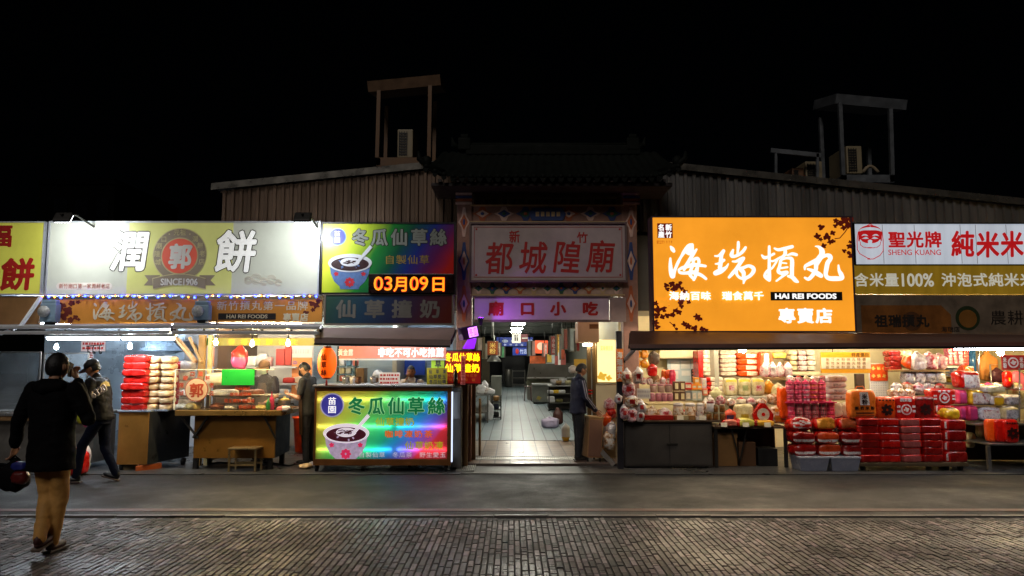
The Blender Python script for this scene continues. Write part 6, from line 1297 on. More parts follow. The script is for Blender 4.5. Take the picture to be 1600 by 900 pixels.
# ---- pink net towers of tins
Yn = 11.95
def tower(a, b, c, d, label, mbody, mnet, group, mrim=None):
    x0, x1, z0, z1 = rect(a, b, c, d, Yn+.1); r = (x1-x0)/2*.97; cx = (x0+x1)/2; h = z1-z0
    t = thing('net_tower', label, 'tin tower', (cx, Yn+.1+r, z0), group); q = MB()
    for k in range(4): q.lathe((cx, Yn+.1+r, z0+k*h/4.2), [(r*.9, 0), (r*.98, .006), (r*.98, h/4.2*.25), (r*.94, h/4.2*.27), (r*.94, h/4.2*.75), (r*.98, h/4.2*.77), (r*.98, h/4.2-.008), (r*.85, h/4.2-.003), (0, h/4.2-.003)], 14, ms=[1, 1, 1, 0, 1, 1, 1, 1])
    q.build('tins', [mbody, mrim or mnet], t); q = MB()
    for k in range(6): an = 2*math.pi*k/6+.3; q.tube([(cx+r*math.cos(an), Yn+.1+r+r*math.sin(an), z0), (cx+r*math.cos(an+.5), Yn+.1+r+r*math.sin(an+.5), z0+h*.95)], .0022, 4); q.tube([(cx+r*math.cos(an), Yn+.1+r+r*math.sin(an), z0), (cx+r*math.cos(an-.5), Yn+.1+r+r*math.sin(an-.5), z0+h*.95)], .0022, 4)
    q.lathe((cx, Yn+.1+r, z0+h*.955), [(r, 0), (r*.85, .02), (.02, .035), (.014, .06)], 12); q.build('net', mnet, t)
PT = [mat('tower_pink_print', 'c8687c', .35, 0, .4, 22), mat('tower_rose', 'b84c60', .35, 0, .4, 22), mat('tower_lilac', 'a88a98', .35, 0, .4, 22), mat('tower_amber', 'd87a34', .35, 0, .4, 22), mat('tower_red', 'd0403a', .35, 0, .4, 22)]
PB = [PT[0], TINB, mat('tin_rose_brown', '8a5a58', .35, .1, .3, 14), mat('tin_taupe', '7a5048', .35, .1, .3, 14), mat('tin_dark', '50402e', .35, .1, .3, 14), PT[4]]
for i in range(5): tower(1230+i*12.6, 597, 1242.4+i*12.6, 628, f'pink net tower of tins, upper row, {ordinal(i, 5, "left", "right")}', PT[i], PNK, 'pink net towers, upper row')
for i in range(6): tower(1232+i*12.5, 630, 1244.2+i*12.5, 659, f'pink net tower of tins, lower row, {ordinal(i, 6, "left", "right")}', PB[i], PNK, 'pink net towers, lower row', None if i in (0, 5) else mat('tin_rim_mauve', '9a6a70', .35, .1, .2))
x0, x1, z0, z1 = rect(1228, 628, 1307, 629.6, Yn+.1); tag(MB().box(x0, x1, Yn+.08, Yn+.4, z0, z1).build('shelf_board', PNK), 'pink divider board between the two rows of net towers', 'shelf')
bag(1220, 605, 1233, 655, 12.1, .2, [ORG, RED], 'tall orange-red wrap at the left side of the pink net towers', pinch='', k=6, seed=61)
stack('white_pack', 'pack', (1292, 588, 1326, 626), 12.3, .35, 1, 4, [[WHB, SILV]], lambda r, c: f'shiny white pack stacked right of the pink towers, {ordinal(r, 4)}', 'shiny white packs right of the pink towers', pinch='x', k=4, mfun=lambda c, n: 1 if abs(c.x) < .5 and n.y < -.4 and abs(c.z) < .5 else 0, wr=.1)
for i in range(2): bag(1304+i*14, 629, 1321+i*14, 654, 12.1, .14, [mat('cream_white_pack', 'd8d4b8', .35, 0, .2, 12, coat=.3), REDD], f'leaning cream and white pack above the gold packs, {["left", "right"][i]}', pinch='', k=4, seed=63+i, group='leaning cream packs above the gold packs', ry=-.22, mfun=lambda c, n: 1 if c.z < -.75 else 0)
# red and gold flat packs on two tubs
Yr = 11.65
for r_ in range(3):
    for c_ in range(3):
        b = 656+r_*19.2; a = 1236+c_*38+r_*2.3
        m = [RED, GLD, mat('copper_foil', 'a8542c', .28, .2, .3, 9, .15, 20, coat=.3)][c_] if r_ == 0 else [REDD, mat('orange_red_pack', 'b83c14', .28, 0, .25, 8, .12, 30, coat=.4), REDD][c_]
        bag(a, b, a+37, b+20, Yr+.1-(.0 if r_ else -.06), .34, [RED if r_ == 0 else REDD, m, LAB], f'large flat {["red and white", "gold", "copper"][c_] if r_ == 0 else "dark red"} pack on the plastic tubs, {["top", "middle", "bottom"][r_]} row, {["left", "middle", "right"][c_]}', 'pack', 'flat_pack', 'x', 5, .1, 70+r_*3+c_, group='large flat packs on the plastic tubs',
            mfun=(lambda c, n: (2 if c_ == 0 and int((c.x+c.z*.8)*9) % 2 else 1) if abs(c.x) < .8 and n.y < -.3 else 0) if r_ == 0 else (lambda c, n: 2 if n.y < -.3 and -.55 < c.z < -.15 and abs(c.x) < .9 else (1 if n.y < -.2 else 0)), rx=-.25 if r_ == 0 else 0, z=RZ(b+19.6, Yr+.1))
FROST = mat('frosted_bin', '8e92a4', .3, 0, .15, 2)
for i in range(2):
    x0, x1, z0, z1 = rect(1249+i*49, 714, 1297+i*49, 741, Yr); t = thing('storage_bin', f'frosted grey plastic bin under the flat red packs, {["left", "right"][i]}', 'storage bin', ((x0+x1)/2, Yr, .013), 'frosted plastic bins'); h = z1-.013
    q = MB()._faces([Vector(v) for v in ((x0+.04, Yr+.04, .013), (x1-.04, Yr+.04, .013), (x1-.04, Yr+.4, .013), (x0+.04, Yr+.4, .013), (x0+.01, Yr, z1-.03), (x1-.01, Yr, z1-.03), (x1-.01, Yr+.44, z1-.03), (x0+.01, Yr+.44, z1-.03))], [(0, 1, 2, 3), (0, 1, 5, 4), (1, 2, 6, 5), (2, 3, 7, 6), (3, 0, 4, 7), (4, 5, 6, 7)]); q.build('tub', FROST, t)
    MB().box(x0, x1, Yr-.01, Yr+.45, z1-.03, z1, 0, .01).build('lid', mat('frosted_lid', 'a8acba', .3), t)
# ---- red wall of bags on the trolley
Yv = 11.7
x0, x1, z0, z1 = rect(1340, 723, 1514, 729, Yv); t = thing('flat_trolley', 'low flat trolley on casters under the wall of red bags', 'trolley', ((x0+x1)/2, Yv, 0)); MB().box(x0, x1, Yv, Yv+.7, z0, z1, 0, .01).build('deck', mat('trolley_deck', '5a4a34', .5, .2, .3), t)
for a in (x0+.12, x1-.3, x1-.08):
    for yy in (Yv+.1, Yv+.6): MB().tube([(a-.02, yy, .062), (a+.02, yy, .062)], .055, 12).build('caster', RUBBER, t)
stack('red_bag', 'bag', (1344, 655, 1474, 723), Yv+.02, .5, 4, 6, [[REDD, RED], [RED, REDD], [mat('silver_red_bag', 'a85450', .28, .1, .3, 9, .1, 30, coat=.4), RED], [REDD, RED]], lambda r, c: f'dark red bag in the trolley wall, {ordinal(c, 4, "left", "right")} column, {ordinal(r, 6)}', 'red bags in the trolley wall', pinch='', k=9, wr=.06, jit=.008, mfun=lambda c, n: 1 if c.z > .5 or c.x > .8 else 0)
def printbag(a, b, c, d, Y, dp, m, label, pr, seed, rz=0, rx=0, handle=False, ink=INK, z=None):
    x0, x1, z0, z1 = rect(a, b, c, d, Y); w, h = x1-x0, z1-z0; zz = z if z is not None else z0
    t = thing('printed_bag', label, 'bag', ((x0+x1)/2, Y+dp/2, zz)); o = bpy.data.objects.new('bag_body', softbox(w, dp, h, [m], None, 5.5, '', .05, seed, 'bag_body')); COL.objects.link(o); o.parent = t
    q = MB(); cx, yf = (x0+x1)/2, Y-.012
    if pr == 'flower':
        for k in range(7): an = k*math.pi*2/7; q.prism(leafpoly(cx+.05*math.cos(an), zz+h*.42+.05*math.sin(an), .05, an, 3), yf-.001*k-.002, yf)
        for k in range(5): q.ball((cx-w*.35+k*w*.175, yf, zz+h*.85), (.018, .004, .012), 6)
    elif pr == 'emblem':
        q.prism([(cx+.085*math.cos(k*math.pi/12), zz+h*.42+.085*math.sin(k*math.pi/12)) for k in range(24)], yf-.002, yf); q.prism([(cx+.065*math.cos(k*math.pi/12), zz+h*.42+.065*math.sin(k*math.pi/12)) for k in range(24)], yf-.006, yf-.003, 1)
        q.prism(leafpoly(cx, zz+h*.42, .045, .3, 4), yf-.009, yf-.007, 0)
        for s_ in (-1, 1):
            for k in range(2): q.box(cx+s_*w*.36-.025, cx+s_*w*.36+.025, yf-.003, yf, zz+h*(.3+.2*k), zz+h*(.4+.2*k))
        put_text(q, '純米粉', (cx-w*.28, yf, zz+h*.76), (1, 0, 0), (0, 0, 1), w*.56, h*.14, bold=.05)
    elif pr == 'label':
        q.prism([(cx-w*.16, zz+h*.48), (cx+w*.2, zz+h*.48), (cx+w*.14, zz+h*.92), (cx-w*.18, zz+h*.92)], yf-.003, yf, 0)
        put_text(q, '米粉', (cx-w*.12, yf-.004, zz+h*.5), (1, 0, 0), (0, 0, 1), w*.26, h*.36, bold=.03, vertical=True, m=1)
        put_text(q, '新竹米粉', (cx-w*.4, yf-.002, zz+h*.32), (1, 0, 0), (0, 0, 1), w*.8, h*.12, bold=.05, m=1)
        for k in range(2): q.box(cx-w*.34, cx+w*.34, yf-.003, yf, zz+h*(.1+.1*k), zz+h*(.13+.1*k), 1)
    q.build('print', [LAB if pr in ('emblem', 'label') else ink, m if pr == 'emblem' else INK], t)
    if handle: MB().tube([(cx-w*.2, Y+dp/2, zz+h-.01), (cx-w*.12, Y+dp/2, zz+h+.05), (cx+w*.12, Y+dp/2, zz+h+.05), (cx+w*.2, Y+dp/2, zz+h-.01)], .009, 6).build('handle', m, t)
    t.rotation_euler = (rx, 0, rz); return t
printbag(1328, 609, 1371, 655, 11.78, .2, ORL2, 'large pale orange noodle bag with white label left of the red bags', 'label', 80, rz=.08, handle=True)
printbag(1370, 620, 1401, 655, 11.8, .2, ORG, 'orange-red bag with black flower beside the pale orange bag', 'flower', 81)
printbag(1399, 619, 1432, 655, 11.8, .2, RED, 'red bag with white round emblem in the middle of the upright bags', 'emblem', 82)
printbag(1430, 619, 1462, 655, 11.82, .2, REDD, 'dark red bag with black flower at the right of the upright bags', 'flower', 83)
stack('red_bag', 'bag', (1476, 657, 1513, 724), Yv+.05, .5, 1, 4, [[REDD, LAB, RED]], lambda r, c: f'dark red bag with white side tag, right-hand column on the trolley, {ordinal(r, 4)}', 'tagged red bags at the trolley end', pinch='', k=7, wr=.05, mfun=lambda c, n: 1 if c.x < -.72 and n.y < -.5 and abs(c.z) < .6 else (2 if c.x < -.5 else 0))
bag(1462, 632, 1494, 647, 11.95, .4, [RED, LAB], 'flat red bag with white tag under the printed red carrier bag', pinch='x', k=6, seed=85, mfun=lambda c, n: 1 if c.x < -.7 and n.y < -.5 else 0)
bag(1461, 647, 1480, 657, 11.9, .4, [RED, LAB], 'small red bag beside the yellow pack', pinch='x', k=6, seed=86)
bag(1476, 638, 1504, 657, 11.78, .25, [YELB, CRMB], 'crinkled yellow and cream pack on the tagged red bags', pinch='x', k=3.4, seed=87, wr=.16, mfun=lambda c, n: 1 if c.x > -.4 and n.z > .2 else 0)
printbag(1455, 607, 1495, 632, 11.95, .25, RED, 'red carrier bag with white emblem on top of the flat red bag', 'emblem', 88, handle=True)
# ---- behind the red wall
x0, x1, z0, z1 = rect(1283, 550, 1360, 583, 12.0)
t = thing('price_board', 'glowing yellow and cream price board hanging under the brown awning', 'price board', ((x0+x1)/2, 12.0, z0))
MB().box(x0, x1, 12.0, 12.03, z0, z1, 0, .004).build('panel', mat('lit_amber_board', 'e8a024', .4, 0, .05, emit=.22), t); MB().box(x0, x1, 11.994, 11.999, z0+.07, z1-.09).build('cream_panel', mat('lit_cream_board', 'e4d4ac', .4, 0, .05, emit=.25), t)
q = MB()
for k in range(3): text_px('新竹米粉摃丸特價', 1289, 559+k*6, 1354, 564+k*6, 11.993, None, None, mb=q, bold=-.01)
q.build('lettering', mat('amber_print', 'c88a3c', .5), t); q = MB(); text_px('特產價目', 1330, 551, 1358, 558, 11.999, None, None, mb=q, bold=0); q.build('heading', mat('brown_print', '7a4a14', .5), t)
tag(MB().tube([((x0+x1)/2-.2, 12.015, z1), ((x0+x1)/2-.2, 12.015, z1+.2)], .006, 6).build('hanging_wire', BLACK), 'thin wire holding up the glowing yellow price board', 'wire')
x0, x1, z0, z1 = rect(1359, 568, 1388, 622, 13.8); t = thing('wall_calendar', 'white wall calendar with orange picture top behind the red bags', 'calendar', ((x0+x1)/2, 13.8, z0)); MB().box(x0, x1, 13.8, 13.83, z0, z1).build('sheet', WHITE, t)
zc = z0+(z1-z0)*.5; q = MB().box(x0+.01, x1-.01, 13.79, 13.799, zc, z1-.01); 
for k in range(6): q.prism(leafpoly(x0+.07+.1*(k % 3), zc+.09+.14*(k//3), .04, k, 4), 13.786-.0005*k, 13.79, 1)
q.build('picture', [mat('calendar_orange', 'd84c10', .45, 0, .3, 10), mat('gold_print', 'e0b860', .4)], t)
q = MB()
for r_ in range(6):
    for c_ in range(7): q.box(x0+.02+c_*(x1-x0-.04)/7, x0+.02+(c_+.5)*(x1-x0-.04)/7, 13.795, 13.799, zc-.05-r_*.045, zc-.03-r_*.045)
q.build('date_grid', mat('faint_print', 'b8b8c0'), t)
x0, x1, z0, z1 = rect(1339, 584, 1352, 640, 13.9); tag(MB().box(x0, x1, 13.9, 14.0, z0-.5, z1, 0, .01).build('brown_board', mat('brown_panel', '3c2a1c', .5)), 'tall dark brown panel left of the wall calendar', 'panel')
stack('red_pack', 'pack', (1392, 549, 1410, 581), 13.4, .3, 1, 4, [[REDD]], lambda r, c: f'dark red pack on the wall right of the calendar, {ordinal(r, 4)}', 'dark red packs right of the calendar', wr=.1)
stack('noodle_pack', 'noodle pack', (1410, 549, 1426, 575), 13.6, .3, 1, 3, [[CRMB, REDD]], lambda r, c: f'cream noodle pack behind the orange bag near the calendar, {ordinal(r, 3)}', 'cream packs near the calendar', wr=.1)
bag(1411, 553, 1434, 576, 13.0, .2, [ORG], 'leaning orange bag beside the bulging clear bags', pinch='t', seed=90, ry=.5)
for i, (a, b, c_, d, m) in enumerate(((1427, 548, 1452, 578, pmat('white_bulging_bag', ['b09aa0', 'd8d0d0', 'ece8e8'], 12)), (1447, 550, 1470, 578, PKC), (1464, 552, 1486, 578, pmat('rose_white_bag', ['b05a68', 'd8b0b8', 'e8dcdc'], 12)))): bag(a, b, c_, d, 12.9, .3, [m], f'bulging clear sweet bag on top of the silver-wrapped rack, {["left", "middle", "right"][i]}', seed=91+i, k=2.8, wr=.14, group='bulging clear bags on the silver rack')
x0, x1, z0, z1 = rect(1410, 578, 1484, 580.5, 12.9); tag(MB().box(x0, x1, 12.9, 13.4, z0, z1).build('shelf_board', mat('wood_shelf', '8a6c40')), 'brown shelf board under the bulging clear bags', 'shelf')
for r_ in range(2):
    for c_ in range(4): bag(1416+c_*16, 581+r_*18, 1432+c_*16, 600+r_*18, 13.0, .25, [SILV], f'silver-wrapped bundle behind the red bags, {["upper", "lower"][r_]} row, {ordinal(c_, 4, "left", "right")}', 'bundle', 'silver_bundle', '', 4.5, .12, 95+r_*4+c_, group='silver-wrapped bundles behind the red bags')
for i in range(3): bag(1392+i*13, 607, 1406+i*13, 621, 12.4, .18, [CLEAR], f'small brown snack bag peeking over the red bags, {["left", "middle", "right"][i]}', seed=104+i, group='small brown bags over the red bags')
stack('tin_stack', 'tin', (1481, 545, 1514, 570), 13.2, .14, 4, 5, [[PT[0]], [PT[1]], [PT[2]], [PT[4]]], lambda r, c: f'pink flat tin on the grey shelf, {["first", "second", "third", "fourth"][c]} column, {ordinal(r, 5)}', 'pink flat tins on the grey shelf', pinch='', k=8, wr=.02)
GSH = mat('grey_shelf', '9aa0a8', .4, .2)
for i, py in enumerate((572, 585, 598)): x0, x1, z0, z1 = rect(1479, py, 1520, py+3, 13.2); tag(MB().box(x0, x1, 13.18, 13.6, z0, z1).build('shelf_board', GSH), f'grey metal shelf board at right of the clear bags, {["upper", "middle", "lower"][i]}', 'shelf')
for i, (a, b, c_, d, m, nm) in enumerate(((1485, 574, 1500, 584, mat('greyblue_pack', '7a8a9a', .4), 'grey-blue'), (1501, 575, 1513, 585, PALEP, 'pale'), (1484, 589, 1500, 598, YELB, 'yellow'))): bag(a, b, c_, d, 13.25, .2, [m], f'small {nm} pack lying on the grey metal shelves', 'pack', 'small_pack', 'x', 4, .1, 110+i)
bag(1501, 571, 1520, 588, 12.9, .2, [ORG], 'tilted orange pack leaning right of the grey shelves', pinch='', seed=114, ry=.4)
x0, x1, z0, z1 = rect(1517, 546, 1527, 585, 13.4); tag(MB().lathe(((x0+x1)/2, 13.45, z0), [(.06, 0), (.06, z1-z0)], 12).build('blue_canister', mat('blue_canister', '2a5a8a', .35, 0, .15)), 'tall blue canister behind the chrome pole', 'canister')
tag(MB().tube([P(1529, 540, 12.6), P(1529, 600, 12.6)], .016, 8).build('chrome_pole', STEEL), 'thin chrome pole beside the tan coat', 'pole')
bag(1532, 548, 1562, 596, 13.4, .16, [mat('tan_coat', 'b87a38', .7, 0, .2, 5, .1, 20)], 'tan coat hanging on the back wall by the bright bulb', 'coat', 'hanging_coat', 't', 3.4, .12, 115)
x0, x1, z0, z1 = rect(1548, 570, 1572, 600, 13.1); t = thing('clothes_stand', 'small steel stand holding a dark bag under the bright bulb', 'stand', ((x0+x1)/2, 13.1, z0)); q = MB(); q.tube([(x0, 13.1, z0-.3), (x0, 13.1, z1), (x1, 13.1, z1), (x1, 13.1, z0-.3)], .014, 8); q.build('frame', STEEL, t)
bag(1552, 574, 1572, 598, 13.15, .15, [mat('dark_plum_bag', '3a1420', .6)], 'dark plum bag hanging inside the small steel stand', seed=116)
# ---- right-hand table and goods
x0, x1, z0, z1 = rect(1511, 660, 1700, 735, 12.3); t = thing('display_table', 'steel display table with lower shelf at the far right', 'table', ((x0+x1)/2, 12.0, 0))
MB().box(x0, x1, 12.1, 12.9, z1-.03, z1, 0, .005).build('table_top', STEELD, t); zl = RZ(691, 12.0); MB().box(RX(1531, 12, 690), x1, 11.75, 12.8, zl-.025, zl, 0, .005).build('lower_shelf', STEELD, t)
for a, yy in ((RX(1530, 12.0, 700), 11.78), (x0+.05, 12.85), (x1-.1, 11.78), (x1-.1, 12.85)): MB().box(a-.025, a+.025, yy-.025, yy+.025, .012, (z1 if yy > 12 else zl)-.03).build('leg', STEELD, t)
MB().box(x0+.05, x1, 12.84, 12.86, .03, z1-.04).build('shade_panel', mat('shade_brown_panel', '3c3226', .6), t); ZT3 = z1+.002  # panel added for the darkness beneath the display table
for i in range(3): printbag(1543+i*14, 654-i*.5, 1565+i*14, 690, 11.85+.06*(2-i), .12, [ORG, RED, RED][i], f'orange-red bag standing on the lower shelf at far right, {["left", "middle", "right with black flower"][i]}', 'flower' if i == 2 else 'none', 120+i, z=zl+.002)
for i, (a, b, c_, d, m, m2, nm) in enumerate(((1500, 580, 1534, 607, PALEP, RED, 'red and white gift box with yellow lid'), (1498, 609, 1513, 632, MAG, PNK, 'magenta pack stacked left'), (1499, 634, 1516, 656, MAG, PNK, 'magenta pack at the lower left'), (1514, 634, 1530, 658, MAG, PNK, 'magenta pack at the lower middle'), (1513, 609, 1550, 633, PALEP, YELB, 'pale printed pack in the middle'), (1530, 636, 1567, 658, PALEP, SILV, 'pale printed pack at the lower row'), (1536, 603, 1574, 614, CRMB, PALEP, 'flat cream pack at the top'), (1549, 618, 1572, 634, YELB, PALEP, 'yellow and white pack'), (1572, 617, 1598, 634, SILV, PALEP, 'silvery pack'), (1567, 636, 1596, 657, SILV, CRMB, 'silver and cream pack at the lower right'))):
    bag(a, b, c_, d, 12.3+.04*(i % 3), .3, [m, m2], f'{nm} on the display table at far right', 'pack', 'gift_pack', 'x' if i > 3 else '', 5, .07, 130+i, mfun=lambda c, n: 1 if c.x < -.55 or (n.y < -.5 and c.z > .6) else 0)
x0, x1, z0, z1 = rect(1566, 555, 1600, 578, 12.4); t = thing('hanging_red_sign', 'red sign with white emblem hanging at the far right edge', 'sign', ((x0+x1)/2, 12.4, z0)); MB().box(x0, x1+.3, 12.4, 12.43, z0, z1, 0, .004).build('board', mat('red_sign_board', 'c8322c', .4, 0, .12), t)
q = MB(); cx = (x0+x1)/2; q.prism([(cx+.09*math.cos(k*math.pi/12), (z0+z1)/2+.09*math.sin(k*math.pi/12)) for k in range(24)], 12.396, 12.399); q.prism([(cx+.065*math.cos(k*math.pi/12), (z0+z1)/2+.065*math.sin(k*math.pi/12)) for k in range(24)], 12.392, 12.395, 1); q.prism(leafpoly(cx, (z0+z1)/2, .05, .2, 4), 12.388, 12.391)
for s_ in (-1, 1): put_text(q, '米粉', (cx+s_*.14-.03, 12.399, z0+.03), (1, 0, 0), (0, 0, 1), .06, z1-z0-.06, bold=.04, vertical=True)
q.build('emblem', [TXTW, mat('red_sign_board', 'c8322c')], t)
tag(MB().tube([P(1593, 575, 12.3), P(1593, 658, 12.3)], .012, 8).build('steel_pole', STEEL), 'thin steel pole under the hanging red sign', 'pole')
bag(1571, 580, 1584, 606, 12.7, .12, [RED, YELB], 'red packet with yellow spot hung behind the steel pole', pinch='', seed=141, mfun=lambda c, n: 1 if n.y < -.5 and abs(c.x) < .2 and abs(c.z) < .15 else 0)
bag(1586, 580, 1608, 640, 13.0, .2, [mat('rose_wrap', 'd86a80', .35, 0, .2, 10), CRMB], 'tall rose-coloured wrap behind the steel pole at far right', pinch='', seed=142, mfun=lambda c, n: 1 if c.z < -.1 else 0)
bag(1512, 666, 1526, 690, 12.5, .2, [CRMB, RED], 'cream upright pack under the display table at left', pinch='', seed=143, z=zl-.15); bag(1534, 664, 1545, 690, 12.6, .2, [CRMB], 'narrow cream pack beside the bags on the lower shelf', pinch='', seed=144, z=zl+.002)
# ---- rows of small packets that fill the shelves
def row(n, px0, px1, b, d, Y, dp, mats, lab, group, z=None, k=3.2):
    w = (px1-px0)/n
    for i in range(n): bag(px0+i*w, b+R.uniform(-1.5, 1), px0+(i+1)*w, d, Y+R.uniform(-.03, .03), dp, [mats[i % len(mats)], LAB, REDP], f'{lab}, {ordinal(i, n, "left", "right")}', seed=300+i*7+int(b), group=group, z=z, k=k, wr=.14, mfun=(LBL, lambda c, n: 2 if c.z > .5 else 0, lambda c, n: 1 if n.y < -.5 and c.z < -.2 else 0)[i % 3])
row(7, 1012, 1102, 634, 647, 12.42, .14, [CLEAR, PALEP, PKC, CRMB], 'small packet in the back row on the dark counter', 'small packets in the back row on the dark counter', ZT)
row(5, 1001, 1052, 590, 601, 13.1, .14, [PKC, PALEP, CLEAR], 'small packet on the wall ledge below the notice board', 'small packets below the notice board')
row(4, 1136, 1198, 622, 634, 12.36, .1, [CLEAR, NOOD, PKC], 'small packet leaning on the frosted tub', 'small packets on the frosted tub')
row(6, 1510, 1598, 598, 609, 12.75, .16, [PALEP, CRMB, MAG, SILV], 'small gift pack in the upper row on the display table', 'gift packs in the upper row on the display table', None, 5)
row(5, 1395, 1480, 598, 612, 12.6, .16, [SILV, CLEAR, PKC], 'small packet heaped behind the red printed bags', 'small packets behind the red printed bags')
row(6, 1232, 1305, 588, 597, 12.4, .14, [PALEP, PKC, CRMB], 'small packet lying above the pink net towers', 'small packets above the pink net towers')
for i in range(5):
    x0, x1, z0, z1 = rect(1058+i*34, 650-(i % 2)*3, 1068+i*34, 657-(i % 2)*3, 11.97); tag(MB().obox(((x0+x1)/2, 11.97, ZT+.04+.0*i), (x1-x0, .006, .07), Matrix.Rotation(rad(-12), 3, 'X')).build('price_card', mat('price_card', ['e0d8c0', 'd8c84a'][i % 2], .5)) if i < 2 else MB().obox(((x0+x1)/2, 11.97, ZT2+.04), (x1-x0, .006, .07), Matrix.Rotation(rad(-12), 3, 'X')).build('price_card', mat('price_card', 'e0d8c0', .5)), f'small handwritten price card along the front of the goods, {ordinal(i, 5, "left", "right")}', 'price card', 'price cards along the goods')
# ================================================================ passage hall
def hall_tube(px0, px1, py, zc):
    # distance follows from the ceiling height
    dy = -(py-450)/F; Y = (zc-CAMH)/((sp+dy*cp)/(cp-dy*sp)); return Y
for i, (a, b, py) in enumerate(((800, 820, 506), (799, 816.5, 513), (798, 814, 518.5))):
    Y = hall_tube(a, b, py, ZH-.24); p, q_ = P(a, py, Y), P(b, py, Y); t = thing('hall_light', f'white ceiling light in the passage, {["nearest", "second", "third"][i]} of the row', 'ceiling light', tuple((p+q_)/2), 'ceiling lights in the passage')
    MB().box(p.x, q_.x, Y-.06, Y+.06, p.z-.03, p.z+.02).build('diffuser', lamp('hall_light_glow', 'fbf8e6', 190), t); MB().box(p.x-.03, q_.x+.03, Y-.09, Y+.09, p.z+.021, ZH-.01).build('housing', WHITE, t)
for i, Y in enumerate((17, 22, 28)):  # extra ceiling lights added out of view to brighten the passage
    t = thing('hall_light', f'added white ceiling light in the passage hidden behind the low board, {["nearest", "second", "third"][i]}', 'ceiling light', (.6, Y, ZH-.2), 'ceiling lights in the passage')
    MB().box(.1, 1.1, Y-.06, Y+.06, ZH-.2, ZH-.15).build('diffuser', lamp('hall_light_glow', 'fbf8e6', 190), t); MB().box(.05, 1.15, Y-.09, Y+.09, ZH-.149, ZH-.01).build('housing', WHITE, t)
# lit blue hanging boards
BLB = mat('blue_board', '1c3a9c', .4, 0, .1, emit=.35); ICE = mat('blue_board_print', 'c8d4ec', .5, 0, .1, emit=.25)
YB3 = 40
t = poster(776, 527, 833, 541, YB3, 'blue overhead board with pale oval pictures across the passage', BLB, 'overhead_board', 'sign')
q = MB()
for px in (789, 803, 828): p = P(px, 533, YB3-.01); q.ball(p, (.17, .006, .09), 12)
text_px('新竹小吃', 785, 537, 820, 540.5, YB3-.012, None, None, mb=q, bold=.03); q.build('print', ICE, t)
t = poster(801, 543, 827, 555, YB3-1, 'small blue board with red figure under the wide blue board', BLB, 'overhead_board', 'sign'); q = MB(); p = P(808, 549, YB3-1.02); q.ball(p, (.09, .01, .15), 10); q.build('red_print', mat('red_glow_print', 'c02818', .5, emit=.3), t); text_px('竹店', 812, 545, 824, 553, YB3-1.01, ICE, t, bold=.02)
x0, x1, z0, z1 = rect(800, 521, 825, 536, 34); t = thing('restroom_sign', 'white hanging restroom sign with two dark figures and a maroon half', 'sign', ((x0+x1)/2, 34, z0)); xm2 = x0+(x1-x0)*.55
MB().box(x0, xm2, 34, 34.04, z0, z1).build('white_panel', mat('lit_white_panel', 'dcd8cc', .5, 0, .05, emit=.4), t); MB().box(xm2+.003, x1, 34, 34.04, z0+.05, z1-.03).build('maroon_panel', mat('maroon_panel', '6a2228', .5, emit=.15), t)
q = MB()
for k in (.2, .33): xx = x0+(x1-x0)*k; q.box(xx-.03, xx+.03, 33.99, 33.998, z0+.1, z0+.27); q.ball((xx, 33.99, z0+.33), (.035, .008, .04), 8)
q.build('figures', INK, t); q = MB(); q.box(xm2+.05, x1-.02, 33.985, 33.998, z0+.2, z0+.25); q.build('stripe', WHITE, t); MB().tube([(x0+.1, 34.02, z1), (x0+.1, 34.02, z1+.4)], .01, 6).build('rod', DARK, t)
# dark far opening, cabinets
x0, x1, z0, z1 = rect(785, 556, 820, 600, 52); tag(MB().box(x0, x1, 52, 52.3, .05, z1).build('dark_partition', mat('black_navy', '0b1018', .4)), 'dark navy partition closing the far end of the passage', 'partition')
x0, x1, z0, z1 = rect(801, 578, 820, 599, 48); t = thing('steel_rack', 'dark steel rack at the far end of the passage', 'rack', ((x0+x1)/2, 48, .05)); q = MB()
for k in range(3): q.box(x0, x1, 48, 48.5, .1+k*(z1-.1)/2.2, .13+k*(z1-.1)/2.2)
q.build('board', STEELD, t); MB().box(x0-.02, x0+.02, 48, 48.04, .05, z1).build('post', STEELD, t); MB().box(x1-.02, x1+.02, 48, 48.04, .05, z1).build('post', STEELD, t)
x0, x1, z0, z1 = rect(789, 577, 800, 600, 46); tag(MB().lathe(((x0+x1)/2, 46.2, .055), [((x1-x0)/2, 0), ((x1-x0)/2, z1-.1), ((x1-x0)/2*.9, z1-.05)], 18).build('steel_drum', STEELD), 'tall steel drum at the far left of the passage', 'drum')
# right side: hood, counters, wall signs
HD = mat('hood_dark_steel', '5a5650', .35, .6, .3, 2)
x0, x1, z0, z1 = rect(824, 568, 886, 590, 31); t = thing('range_hood', 'wide dark steel range hood over the right row of food counters', 'range hood', ((x0+x1)/2, 31, z0)); MB().prism([(x0, z0), (x1+.3, z0), (x1+.3, z1), (x0+.1, z1)], 31, 32.4).build('hood', HD, t); MB().box(x0-.01, x1+.31, 30.95, 30.999, z0-.03, z0+.02).build('rim', STEEL, t)
tag(MB().box(x0, x1+.3, 32.4, 32.46, .055, z0).build('tiled_wall', mat('cream_tile', 'b8b49c', .35, 0, .15, 3)), 'cream tiled wall below the dark range hood', 'wall')
x0, x1, z0, z1 = rect(824, 594, 886, 604, 31.6); tag(MB().box(x0, x1+.3, 31.3, 32.3, .055, z0+.04, 0, .01).build('cooking_bench', STEELD), 'steel cooking bench under the dark range hood', 'bench')
